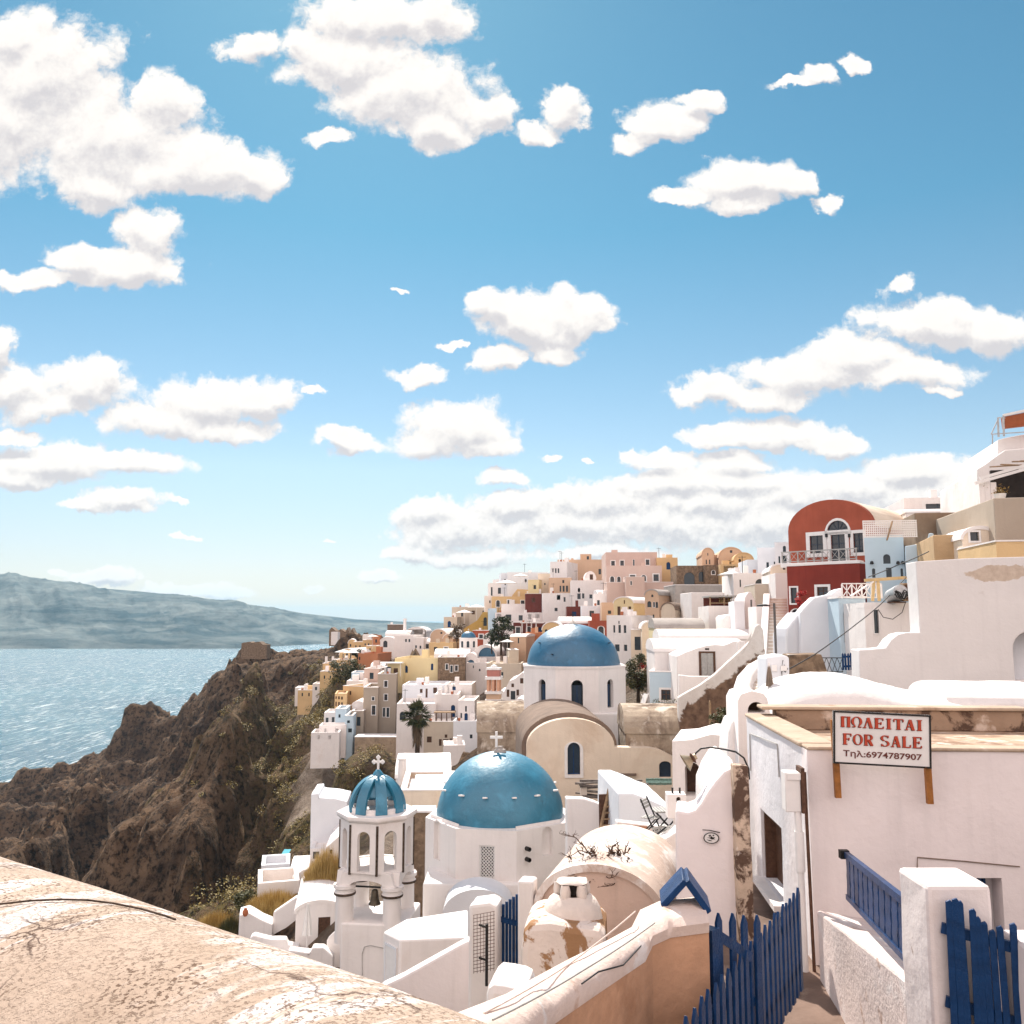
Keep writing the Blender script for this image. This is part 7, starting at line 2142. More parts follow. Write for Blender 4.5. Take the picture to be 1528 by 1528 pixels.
def pool():
    q = [PZ(x, y, P(420, 1285, 51.5).z) for x, y in ((411, 1290), (424, 1279), (430, 1281), (420, 1292))]
    q = [P(413, 1288, 54.2), P(424, 1280, 57), P(434, 1281, 57), P(425, 1289, 54.2)]
    z = q[0].z; o = q[0].copy()
    m = MB().add([(v.x - o.x, v.y - o.y, 0.02) for v in q], [(0, 1, 2, 3)])
    thing_mesh(m, 'plunge_pool', 'small turquoise plunge pool on the cliff edge terrace', 'pool', 'poolwater', o + Vector((0, 0, .08)))
M['poolwater'] = plain('turquoise_pool_water', (.08, .38, .44), .08, 0, .5, .1, 3)
pool()
def jar(px, py, D, label):
    m = MB(); m.lathe([(r_ * .62, z_ * .62) for r_, z_ in ((0, 0), (.12, 0), (.2, .16), (.22, .28), (.16, .42), (.10, .48), (.13, .54), (.10, .54), (.07, .46))], 20)
    thing_mesh(m, 'clay_jar', label, 'jar', 'clay', P(px, py, D), smooth=50)
jar(366, 1367, 41.6, 'round orange clay jar on the corner of the white terrace')
def umbrella_closed(px, py, D, h, label, mat, w=1.):
    root = empty('closed_umbrella', P(px, py, D), 0, label, 'umbrella')
    MB().tube([(0, 0, 0), (0, 0, h)], .025, 8).build('pole', M['frame'], root)
    m = MB(); n = 16; vs = []
    for z, r in ((.28 * h, .19), (.35 * h, .17), (.6 * h, .13), (.85 * h, .07), (h * .99, .03)):
        for i in range(n):
            a = 2 * math.pi * i / n; k = w * r * (1 + .22 * math.cos(8 * a)); vs.append((k * math.cos(a), k * math.sin(a), z))
    m.add(vs, [(j * n + i, j * n + (i + 1) % n, j * n + n + (i + 1) % n, j * n + n + i) for j in range(4) for i in range(n)])
    m.build('canopy', M[mat], root, 60)
umbrella_closed(458, 1413, 39.0, 1.75, 'closed white umbrella standing before the barrel vaulted house', 'canvas')
umbrella_closed(1149, 1038, 20.5, .75, 'closed brown umbrella in front of the white meter wall', 'canvasbrown', .42)
def umbrella_open(px, py, D, r, label, mat='canvas', h=2.4, group=None):
    root = empty('parasol', P(px, py, D), 0, label, 'parasol', group)
    MB().tube([(0, 0, 0), (0, 0, h)], .03, 6).build('pole', M['frame'], root)
    n = 8; vs = [(0, 0, h + r * .28)] + [(r * math.cos(2 * math.pi * i / n + .3), r * math.sin(2 * math.pi * i / n + .3), h - .05) for i in range(n)]
    m = MB().add(vs, [(0, 1 + i, 1 + (i + 1) % n) for i in range(n)]); o = m.build('canopy', M[mat], root)
    md = o.modifiers.new('s', 'SOLIDIFY'); md.thickness = .04
umbrella_open(711, 926, 156, 1.7, 'open white parasol highest on the mustard house terrace')
umbrella_open(693, 934, 155, 1.6, 'open white parasol at the left of the mustard house terrace')
umbrella_open(777, 879, 157, 1.5, 'open white parasol in front of the grey-white skyline block')
umbrella_open(756, 890, 156, 2.1, 'wide pale parasol over the long ochre terrace')
umbrella_open(757, 984, 118, 1.0, 'white parasol on the small terrace left of the slit window tower')
umbrella_open(1094, 880, 84, 1.5, 'broad white parasol on the terrace left of the white wide-arch house', h=1.5)
umbrella_open(556, 968, 170, 1.1, 'pale parasol on the terrace between the two red houses')
umbrella_open(512, 992, 163, 1.6, 'white parasol on the ochre cliff terrace, left of two')
umbrella_open(524, 993, 162, 1.5, 'white parasol on the ochre cliff terrace, right of two')

# ------------------------------------------------------------------ red house balcony and trim
def red_trim():
    h = next(h_ for h_ in HOUSES if h_['label'].startswith('arched red facade'))
    pl, root = h['pl'], h['root']
    a, b = pl.at(1177, 843), pl.at(1287, 838)
    s = MB().box(a[0] - .1, b[0] + .1, -.95, -.01, a[1] - .22, a[1] + .05).build('balcony_slab', M['frame'], root, bevel=.03)
    r_ = MB(); n = 9
    for k in range(n + 1):
        x = a[0] + (b[0] - a[0]) * k / n; r_.box(x - .03, x + .03, -.9, -.84, a[1] + .05, a[1] + .72)
    r_.box(a[0] - .05, b[0] + .05, -.905, -.835, a[1] + .72, a[1] + .79); r_.box(a[0], b[0], -.9, -.84, a[1] + .12, a[1] + .17)
    r_.build('balcony_rail', M['greywood'], root)
    x_ = MB()
    for k in range(n):
        x0, x1 = a[0] + (b[0] - a[0]) * (k + .05) / n, a[0] + (b[0] - a[0]) * (k + .95) / n
        x_.bar((x0, -.88, a[1] + .17), (x1, -.88, a[1] + .72), .022); x_.bar((x0, -.86, a[1] + .72), (x1, -.86, a[1] + .17), .022)
    x_.build('balcony_lattice', M['greywood'], root, weld=False)
    for px in (1234, 1268):
        p = pl.at(px, 799); MB().box(p[0] - .06, p[0] + .06, -.14, -.01, p[1] - .12, p[1] + .1).build('wall_lantern', M['iron'], root)
red_trim()
# light blue house lamps
def blue_lamps():
    h = next(h_ for h_ in HOUSES if h_['label'].startswith('light blue house with'))
    for px in (1301, 1340, 1347):
        p = h['pl'].at(px, 840)
        m = MB(); m.lathe([(0, .1), (.07, .06), (.10, -.06), (.02, -.08)], 10, Matrix.Translation((p[0], -.14, p[1]))); m.box(p[0] - .02, p[0] + .02, -.12, -.002, p[1] + .03, p[1] + .06)
        m.build('wall_lamp', M['iron'], h['root'])
blue_lamps()
def lattice():
    pl = Plane(1330, 800, 43.0, -8)
    root = empty('lattice_screen', pl.o, -8, 'white lattice screen on the terrace between red house and brown wall', 'screen')
    m = MB()
    x0, x1 = pl.at(1289, 800)[0], pl.at(1368, 800)[0]; z1 = pl.at(1330, 777)[1]; z0 = pl.at(1330, 801)[1]
    nx, nz = 26, 7
    for i in range(nx + 1):
        x = x0 + (x1 - x0) * i / nx; m.box(x - .025, x + .025, 0, .03, z0, z1)
    for j in range(nz + 1):
        z = z0 + (z1 - z0) * j / nz; m.box(x0 - .03, x1 + .03, -.025, -.002, z - .025, z + .025)
    m.build('lattice', M['frame'], root, weld=False)
    b = MB(); b.bar((x0 + 1.0, -.3, z0 - .2), (x0 + 1.3, -.3, z1 - .05), .16, .05); b.build('folded_board', M['drywood'], root)
lattice()
# curved pale wall and neighbours
solid('curved_wall', 'tall pale blue-white wall with a sweeping shoulder below the red house', 'wall',
      [(1194, 990), (1257, 985), (1257, 877), (1249, 880), (1241, 886), (1228, 889), (1216, 891), (1204, 902), (1194, 914)], 41, -6, 1.2, 'white2', drop=2.5, bevel=.08)
solid('curved_wall', 'narrow rounded pale wall end beside the long stairs', 'wall', [(1173, 992), (1195, 992), (1195, 913), (1184, 926), (1175, 938), (1173, 950)], 41.4, 22, 1.0, 'white2', drop=2.5, bevel=.08)
def blue_balcony():
    pl = Plane(1290, 893, 38.6, -5)
    root = empty('balcony_railing', pl.o, -5, 'white crossed balcony railing above the arched niche', 'railing')
    x0, x1 = pl.at(1257, 893)[0], pl.at(1316, 893)[0]; z1 = pl.at(1280, 870)[1]
    MB().box(x0, x1, -.02, .03, z1 - .05, z1).build('rail', M['frame'], root); MB().box(x0, x1, -.02, .03, .02, .07).build('rail', M['frame'], root)
    n = 4
    for k in range(n + 1):
        x = x0 + (x1 - x0) * k / n; MB().box(x - .03, x + .03, -.025, .025, .0, z1 - .051).build('post', M['frame'], root)
    m = MB()
    for k in range(n):
        a, b = x0 + (x1 - x0) * k / n, x0 + (x1 - x0) * (k + 1) / n
        c = (a + b) / 2
        m.bar((a, 0, .05), (b, 0, z1 - .05), .035); m.bar((a, .012, z1 - .05), (b, .012, .05), .035); m.bar((c, .024, .05), (c, .024, z1 - .05), .03)
    m.build('lattice', M['frame'], root, weld=False)
blue_balcony()
def pergola():
    pl = Plane(1320, 895, 37.6, -5)
    root = empty('pergola', pl.o, -5, 'new yellow timber pergola over the balcony of the blue-grey house', 'pergola')
    def b(p, q, w, y0=0, y1=0): 
        u, v = pl.at(*p), pl.at(*q); MB().bar((u[0], y0, u[1]), (v[0], y1, v[1]), w).build('beam', M['newwood'], root)
    b((1290, 866), (1366, 861), .13); b((1302, 897), (1304, 866), .11); b((1312, 897), (1310, 866), .11)
    u, v = pl.at(1268, 890), pl.at(1302, 868); MB().bar((u[0], -.1, u[1]), (v[0], -.1, v[1]), .16, .05).build('plank', M['frame'], root)
M['newwood'] = plain('fresh_yellow_timber', (.56, .40, .20), .6, 0, .25, .12, 6)
pergola()
def barrel():
    o = P(1338, 899, 35.6)
    root = empty('water_heater', o, 0, 'round grey metal tank with cables lying on the cream block roof', 'tank')
    T = Matrix.Translation((0, 0, .32)) @ Matrix.Rotation(R(78), 4, 'X')
    MB().lathe([(0, -.5), (.26, -.5), (.31, -.45), (.31, .45), (.26, .5), (0, .5)], 24, T).build('drum', M['galv'], root, 40)
    rnd = random.Random(8)
    for k in range(4):
        pts = [Vector((-.3 + .6 * t / 8, -.53 - .02 * k, .3 + .16 * math.sin(t * .9 + k) + rnd.uniform(-.05, .05))) for t in range(9)]
        MB().tube(pts, .022, 6).build('cable', M['iron'], root)
    MB().box(-.25, .25, -.3, .3, -.02, .03).build('foot', M['rust'], root)
M['galv'] = plain('grey_galvanised_metal', (.42, .42, .42), .45, .6, .5, .15, 8)
barrel()
def woodbox():
    pl = Plane(1358, 898, 35.2, -5)
    root = empty('wooden_cabinet', pl.o, -5, 'small brown wooden cabinet at the edge of the big white wall', 'cabinet')
    a, b = pl.at(1349, 897), pl.at(1368, 870)
    MB().box(a[0], b[0], 0, .4, a[1], b[1]).build('box', M['drywood'], root, bevel=.01)
    MB().box(a[0] + .06, b[0] - .06, -.02, -.002, a[1] + .06, b[1] - .06).build('door', M['rust'], root)
woodbox()
# small gate, brown stone wall and fence below the curved wall
picket_run('picket_gate', 'small dark blue picket gate at the corner of the big white wall', P(1257, 974, 33), P(1282, 972, 32.6), .64, 7, w=.07, t=.03, rails=(.2, .75))
solid('stone_wall', 'rough brown stone wall below the pale curved wall', 'wall', [(1178, 1040), (1226, 1040), (1236, 1005), (1226, 976), (1178, 977)], 31, -5, 1.2, 'stone', drop=2)
solid('white_wall', 'thin white top block resting on the brown stone wall', 'wall', [(1178, 977), (1190, 977), (1190, 970), (1180, 971)], 30.9, -5, .5, 'white', drop=0, bevel=.03)
def iron_rail():
    pl = Plane(1245, 1000, 31.5, -5)
    root = empty('iron_railing', pl.o, -5, 'thin iron railing with crosses between stone wall and blue gate', 'railing')
    x0, x1 = pl.at(1226, 1000)[0], pl.at(1258, 1000)[0]; z0, z1 = pl.at(1240, 1003)[1], pl.at(1240, 981)[1]
    MB().box(x0, x1, 0, .02, z1 - .03, z1).build('rail', M['iron'], root); MB().box(x0, x1, 0, .02, z0, z0 + .03).build('rail', M['iron'], root)
    m = MB(); n = 4
    for k in range(n):
        a, b = x0 + (x1 - x0) * k / n, x0 + (x1 - x0) * (k + 1) / n
        m.bar((a, .01, z0), (b, .01, z1), .018); m.bar((a, .02, z1), (b, .02, z0), .018)
    m.build('lattice', M['iron'], root, weld=False)
iron_rail()
def meter_wall():
    root, pl = solid('meter_wall', 'white wall block with two meter boxes beside the steps', 'wall', [(1142, 1045), (1178, 1045), (1178, 981), (1170, 977), (1143, 981)], 24, -4, 1.2, 'white2', drop=2, wins=(), parts=True)
    for (x0, y0, x1, y1) in ((1151, 992, 1159, 1002), (1165, 993, 1174, 1001)):
        a, b = pl.at(x0, y1), pl.at(x1, y0); MB().box(a[0], b[0], -.05, -.002, a[1], b[1]).build('meter_box', M['frame'], root, bevel=.01)
    c = MB(); c.tube([(pl.at(*q)[0], -.03, pl.at(*q)[1]) for q in ((1168, 985), (1166, 996), (1172, 1003), (1175, 998), (1170, 992), (1166, 1003), (1168, 1022))], .012, 6); c.build('cable', M['iron'], root)
meter_wall()

# ------------------------------------------------------------------ steps going up to the red house, the sloping stair wall, door house
def long_stairs():
    a, b = P(1160, 1000, 47), P(1162, 893, 60)
    root = empty('long_stairs', a, 0, 'long worn stone stairs climbing between white walls to the red house', 'stairs')
    n = 22; d = b - a
    wx = 1.15
    m = MB()
    for i in range(n):
        y0 = d.y * i / n; y1 = d.y * (i + 1) / n; z1 = d.z * (i + 1) / n; x = d.x * i / n
        m.box(x - wx / 2, x + wx / 2, y0, y1 + .02, -3 + d.z * i / n, z1)
    m.build('steps', M['worn'], root)
    e = MB()
    for i in range(n):
        y0 = d.y * i / n; z1 = d.z * (i + 1) / n; x = d.x * i / n
        e.box(x - wx / 2 + .02, x + wx / 2 - .02, y0 - .03, y0 + .10, z1 - .05, z1 + .012)
    e.build('step_edge', M['frame'], root)
    def side(x0, x1, nm):
        V = [Vector((x0, 0, .35)), Vector((x1, 0, .35)), Vector((x1 + d.x, d.y, d.z + .35)), Vector((x0 + d.x, d.y, d.z + .35))]
        lo = [v - Vector((0, 0, 3.2)) for v in V]
        MB().add(V + lo, [(0, 1, 2, 3), (4, 5, 6, 7), (0, 1, 5, 4), (1, 2, 6, 5), (2, 3, 7, 6), (3, 0, 4, 7)]).build(nm, M['white'], root, bevel=.05)
    side(-wx / 2 - .45, -wx / 2 - .01, 'side_wall')
long_stairs()
def ramp_material():
    m, nt, b = new_mat('stained_stair_wall'); q = NB(nt)
    co = q.co()
    sp = q.n('ShaderNodeSeparateXYZ'); q.l(co, sp.inputs[0])
    n1 = q.noise(co, .75, 7, .62, .5); n2 = q.noise(co, 2.5, 6, .6)
    c = q.mix(q.rng(n2, .3, .7), (.62, .56, .51), (.74, .69, .65))
    # bare brown stone where the render has fallen off the foot of the wall
    k = q.m('MULTIPLY_ADD', n1, 3.4, q.m('MULTIPLY_ADD', sp.outputs[0], .76, q.m('MULTIPLY', sp.outputs[2], -1.0)))
    msk = q.rng(k, -1.62, -1.45)
    c = q.mix(msk, c, q.mix(q.rng(n2, .35, .65), (.10, .058, .038), (.24, .145, .092)))
    q.l(c, b.inputs['Base Color']); b.inputs['Roughness'].default_value = .95
    q.l(q.bump(q.noise(co, 6, 8, .7), .5, .06), b.inputs['Normal'])
    return m
M['stainramp'] = ramp_material()
o_, pl_ = solid('stair_wall', 'big diagonal stair wall with brown stone showing at its foot', 'wall',
      [(1021, 1106), (1108, 1100), (1140, 1000), (1142, 975), (1139, 940), (1134, 931), (1128, 934), (1125, 943), (1122, 955), (1104, 972), (1084, 990), (1066, 1007), (1045, 1022), (1020, 1036), (1012, 1041), (1013, 1075)], 47.5, -2, .5, 'stainramp', drop=.5, bevel=.06)
solid('door_house', 'white house with a wavy roofline and a tall grey double door', 'house',
      [(1010, 1050), (1112, 1050), (1112, 957), (1104, 956), (1094, 957), (1086, 961), (1080, 963), (1068, 962), (1056, 963), (1040, 967), (1024, 973), (1010, 979)], 51, -3, 4, 'white', drop=2, parts=True)
def door_house():
    root = next(o for o in bpy.data.objects if o.name.startswith('door_house'))
    pl = Plane(sum([1010, 1112, 1112, 1104, 1094, 1086, 1080, 1068, 1056, 1040, 1024, 1010]) / 12, 1050, 51, -3)
    a, b = pl.at(1043.5, 1010), pl.at(1067, 972)
    f = MB(); t = .13
    f.box(a[0], a[0] + t, -.06, -.002, a[1], b[1]); f.box(b[0] - t, b[0], -.06, -.002, a[1], b[1]); f.box(a[0] + t, b[0] - t, -.06, -.002, b[1] - .1, b[1])
    f.build('door_frame', M['brown'], root)
    c = (a[0] + b[0]) / 2
    for x0, x1 in ((a[0] + t, c - .01), (c + .01, b[0] - t)):
        d = MB().box(x0, x1, -.04, -.002, a[1], b[1] - .1).build('door', M['greywood'], root)
        p = MB()
        for k in range(3): p.box(x0 + .05, x1 - .05, -.052, -.041, a[1] + .1 + .45 * k, a[1] + .45 + .45 * k)
        p.build('panel', M['greywood'], d)
    v = pl.at(1055, 968.5); MB().box(v[0] - .12, v[0] + .12, -.01, .02, v[1] - .05, v[1] + .05).build('vent', M['dark'], root)
door_house()
solid('white_wall', 'white terrace wall below the grey double door', 'wall', [(1013, 1060), (1064, 1060), (1064, 1009), (1030, 1009), (1013, 1007)], 49.5, -3, .35, 'white', drop=1)
solid('white_post', 'thin white upright post behind the top of the diagonal stair wall', 'post', [(1100, 980), (1104, 980), (1104, 958), (1101, 957), (1100, 960)], 49, 0, .2, 'white', drop=1)
def roundwall():
    # rounded sloping side wall of the lower steps
    o0 = P(1108, 1038, 33)
    root = empty('lower_steps', o0, 0, 'lower steps with a thick rounded white side wall left of the meter wall', 'stairs')
    pts = [P(1112, 1034, 31), P(1108, 1020, 33), P(1112, 1005, 36), P(1124, 991, 40), P(1136, 984, 44)]
    vs = []; fs = []
    for i, p in enumerate(pts):
        q = p - o0
        for dx, dz in ((-.35, -2.5), (-.33, -.12), (-.15, .02), (.15, .02), (.33, -.12), (.35, -2.5)): vs.append(q + Vector((dx, 0, dz)))
    for i in range(len(pts) - 1):
        for j in range(5): fs.append((i * 6 + j, i * 6 + j + 1, (i + 1) * 6 + j + 1, (i + 1) * 6 + j))
    fs += [(0, 1, 2, 3, 4, 5), tuple(len(vs) - 6 + j for j in range(6))]
    MB().add(vs, fs).build('side_wall', M['white'], root, 60)
    a, b = P(1130, 1042, 31.5) - o0, P(1146, 990, 45) - o0
    m = MB(); n = 14; d = b - a
    for i in range(n):
        x = a.x + d.x * i / n
        m.box(x - .75, x + .75, a.y + d.y * i / n, a.y + d.y * (i + 1) / n + .02, a.z - 3, a.z + d.z * (i + 1) / n)
    m.build('steps', M['worn'], root)
roundwall()
# planters, lone post, folded sunbed
for k, (x, l) in enumerate(((979, 'left of three clay planter boxes under the small dark window'), (991.5, 'middle of three clay planter boxes under the small dark window'), (1004, 'right of three clay planter boxes under the small dark window'))):
    o = P(x, 1056.5, 51.4); root = empty('planter_box', o, -2, l, 'planter', 'clay planters on the church vault edge')
    m = MB(); m.add([(-.23, -.1, 0), (.23, -.1, 0), (.23, .1, 0), (-.23, .1, 0), (-.26, -.13, .22), (.26, -.13, .22), (.26, .13, .22), (-.26, .13, .22)], [(3, 2, 1, 0), (4, 5, 6, 7), (0, 1, 5, 4), (1, 2, 6, 5), (2, 3, 7, 6), (3, 0, 4, 7)])
    m.build('box', M['clay'], root)
    rnd = random.Random(k); p = MB()
    for i in range(60):
        c = Vector((rnd.uniform(-.22, .22), rnd.uniform(-.1, .1), .22 + rnd.random() * .28)); d = Vector((rnd.uniform(-1, 1), rnd.uniform(-1, 1), rnd.uniform(.2, 1))).normalized() * .09; s = d.cross(Vector((0, 0, 1))).normalized() * .03
        p.add([c - s, c + s, c + d], [(0, 1, 2)])
    p.build('plant', M['leaf_olive'], root, weld=False)
solid('wooden_post', 'pale weathered wooden post standing before the brown stair wall', 'post', [(1058, 1098), (1062, 1098), (1061, 1048), (1059.5, 1045), (1058.5, 1048)], 44, 0, .12, 'drypost', drop=1, bevel=0)
def sunbed():
    o = P(962, 1055, 51.6)
    root = empty('deck_chair', o, 20, 'folded white deck chair leaning beside the clay planters', 'chair')
    MB().bar((-.2, 0, 0), (.12, 0, .75), .5, .06).build('canvas', M['canvas'], root)
    MB().bar((-.25, -.28, 0), (.1, -.28, .8), .04).build('leg', M['frame'], root); MB().bar((.3, .25, 0), (-.05, .25, .7), .04).build('leg', M['frame'], root)
sunbed()
def cafe():
    pl = Plane(1078, 905, 72.5, -4)
    root = empty('cafe_pergola', pl.o, -4, 'open rooftop cafe shelter with a flat dark roof and plants inside', 'pergola')
    x0, x1 = pl.at(1059, 905)[0], pl.at(1101, 905)[0]; z1 = pl.at(1078, 888.5)[1]
    MB().box(x0 - .1, x1 + .1, -.2, 3.6, z1 - .12, z1).build('roof', M['greywood'], root)
    for x in (x0, (x0 + x1) / 2, x1 - .1):
        MB().box(x, x + .1, 0, .1, 0, z1 - .121).build('post', M['drywood'], root)
    MB().box(x0, x1, 3.3, 3.5, 0, z1 - .13).build('back_wall', M['maroon'], root)
    MB().box(x0, x1, -.02, .05, .25, .32).build('rail', M['drywood'], root)
    rnd = random.Random(4); p = MB()
    for i in range(160):
        c = Vector((x0 + .9 + rnd.random() * (x1 - x0 - 1.1), .3 + rnd.random(), .3 + rnd.random() * .6)); d = Vector((rnd.uniform(-1, 1), rnd.uniform(-1, 1), rnd.uniform(-.3, 1))).normalized() * .16; s = d.cross(Vector((.3, .1, 1))).normalized() * .06
        p.add([c - s, c + s, c + d], [(0, 1, 2)])
    p.build('plants', M['leaf_gold'], root, weld=False)
cafe()
def ac_unit():
    h = next(h_ for h_ in HOUSES if h_['label'].startswith('cream vault house with a brown roof'))
    o = P(1048, 917, 84); root = empty('air_conditioner', o, -30, 'white air conditioner on the side of the brown roofed vault house', 'air conditioner')
    MB().box(-.42, .42, 0, .35, -.3, .3).build('case', M['frame'], root, bevel=.02)
    MB().lathe([(.0, 0), (.2, 0), (.2, .02), (.0, .02)], 20, Matrix.Translation((.08, -.022, 0)) @ Matrix.Rotation(R(-90), 4, 'X')).build('fan_grille', M['iron'], root)
ac_unit()
def slim(label, px, py, D, z, name='chimney', r=.18):
    m = MB(); m.lathe([(r, -.6), (r * .9, z * .85), (r * 1.15, z * .86), (r * 1.15, z * .93), (r * .8, z)], 14, cap=True)
    thing_mesh(m, name, label, 'chimney', 'white', P(px, py, D), smooth=40)
slim('white round chimney with a dark mouth on the yellow edged house roof', 600, 1152, 46.6, .75, r=.22)
slim('white spire chimney standing alone on the far skyline against the sea', 604, 940, 185, 2.4, r=.35)
def vent_on_cistern():
    m = MB(); m.lathe([(.35, 0), (.42, .05), (.42, .14), (.2, .2), (0, .2)], 16)
    thing_mesh(m, 'vent_cap', 'black metal vent cap on the round topped chimney house', 'vent', 'iron', P(1139, 906, 57.5))
vent_on_cistern()
# small blue dome church far down the hill
def small_dome():
    c = P(699, 953, 141)
    root = empty('domed_church', (c.x, c.y, c.z), 0, 'small far church with a round white drum and blue dome', 'church')
    r = 1.45
    MB().lathe([(r, -3.5), (r, 0), (r + .12, .02), (r + .12, .14), (r - .1, .16)], 32).build('drum', M['white'], root, 40)
    dome_mesh('dome', 1.2, 1.05, M['dome_far'], root, .12, 8, .01, 32, 12)
    for a in (-130, -90, -50):
        T = Matrix.Rotation(R(a + 90), 4, 'Z')
        MB().prism(arched(-.2, .2, -1.35, -.35), -r - .03, -r + .1, T).build('window', M['pane'], root)
    cross_mb(.5, .3, .06, M=Matrix.Translation((0, 0, 1.12))).build('cross', M['frame'], root)
small_dome()
# orange and white bell tower behind the weathered vault
def pink_belfry():
    D = 64; c = P(737, 1053, D)
    root = empty('bell_tower', c, -8, 'small pink and orange bell tower with white mouldings left of the big dome', 'bell tower')
    s = D / 1300
    def lvl(y): return (1053 - y) * s
    def blk(nm, hw, y0, y1, mat): MB().box(-hw, hw, -hw, hw, lvl(y0), lvl(y1)).build(nm, M[mat], root)
    MB().box(-.5, .5, -.5, .5, -2.5, lvl(1045)).build('base', M['ochre'], root)
    blk('moulding', .56, 1045, 1043, 'frame'); blk('stage', .48, 1043, 1035.5, 'peach'); blk('moulding', .58, 1035.5, 1031.5, 'frame')
    for sx in (-1, 0, 1):
        for sy in (-1, 1):
            MB().box(sx * .36 - .09, sx * .36 + .09, sy * .36 - .09, sy * .36 + .09, lvl(1031.5), lvl(1015)).build('pillar', M['peachwash'], root)
    MB().box(-.12, .12, -.22, .22, lvl(1031.5), lvl(1016)).build('core', M['terracotta'], root)
    blk('moulding', .56, 1015, 1010.5, 'frame'); blk('stage', .44, 1010.5, 1001, 'pinkred'); blk('moulding', .5, 1001, 998, 'frame')
    MB().lathe([(.3, lvl(998)), (.2, lvl(995)), (0, lvl(993))], 14).build('top', M['frame'], root)
M['peachwash'] = plaster('peach_pillar', (.64, .36, .24), .1, 2, .2)
M['pinkred'] = plaster('dusty_pink_belfry', (.47, .20, .165), .1, 2, .2)
pink_belfry()
def tent():
    o = P(816, 927, 149)
    root = empty('white_tent', o, 0, 'white peaked tent canopy at the right end of the long white hotel', 'tent')
    for x, y in ((-.75, 0), (.75, 0), (-.75, 1.5), (.75, 1.5)): MB().box(x - .05, x + .05, y - .05, y + .05, -.4, 1.55).build('post', M['frame'], root)
    vs = [(-.85, -.1, 1.55), (.85, -.1, 1.55), (.85, 1.6, 1.55), (-.85, 1.6, 1.55), (-.3, .45, 2.0), (.3, .45, 2.0), (.3, 1.05, 2.0), (-.3, 1.05, 2.0), (0, .75, 2.9)]
    MB().add(vs, [(0, 1, 5, 4), (1, 2, 6, 5), (2, 3, 7, 6), (3, 0, 4, 7), (4, 5, 8), (5, 6, 8), (6, 7, 8), (7, 4, 8), (0, 3, 2, 1)]).build('canopy', M['canvas'], root)
tent()
def maroon_pergola():
    pl = Plane(790, 944, 136, 0); root = empty('white_pergola', pl.o, 0, 'white pergola frame on the maroon terrace behind the dark tree', 'pergola')
    x0, x1 = pl.at(779, 944)[0], pl.at(800, 944)[0]; z1 = pl.at(790, 930)[1]
    for k in range(4): x = x0 + (x1 - x0) * k / 3; MB().box(x - .09, x + .09, 0, .18, 0, z1).build('post', M['frame'], root)
    MB().box(x0 - .3, x1 + 1.2, -.2, 1.2, z1 + .002, z1 + .18).build('roof', M['frame'], root)
maroon_pergola()
def canopy():
    pl = Plane(583, 1006, 125.5, -3); root = empty('white_canopy', pl.o, -3, 'flat white canopy over the tower house terrace', 'canopy')
    x0, x1 = pl.at(567, 1006)[0], pl.at(599, 1006)[0]; z1 = pl.at(580, 990)[1]
    MB().box(x0, x1, -.2, 1.8, z1, z1 + .14).build('roof', M['canvas'], root)
    for x in (x0 + .1, x1 - .2): MB().box(x, x + .07, 0, .07, -.3, z1 - .002).build('post', M['frame'], root)
    m = MB(); m.box(x0 + .9, x0 + 1.5, .1, .5, -.2, 1.0); m.build('dark_curtain', M['shutter'], root)
canopy()
def hotel_terrace():
    pl = Plane(662, 1077, 110.5, 0); root = empty('white_pergola', pl.o, 0, 'flat roofed white pergola on the terrace just right of the palm', 'pergola')
    x0, x1 = pl.at(652, 1077)[0], pl.at(675, 1077)[0]; z1 = pl.at(660, 1062.5)[1]
    MB().box(x0 - .3, x1 + .4, -1.2, .6, z1, z1 + .12).build('roof', M['drywood'], root)
    for k in range(4): x = x0 + (x1 - x0) * k / 3; MB().box(x - .06, x + .06, -1.1, -1.0, 0, z1 - .002).build('post', M['brown'], root)
    MB().box(x0, x1, -1.0, -.9, 0, .5).build('parapet', M['white'], root)
hotel_terrace()

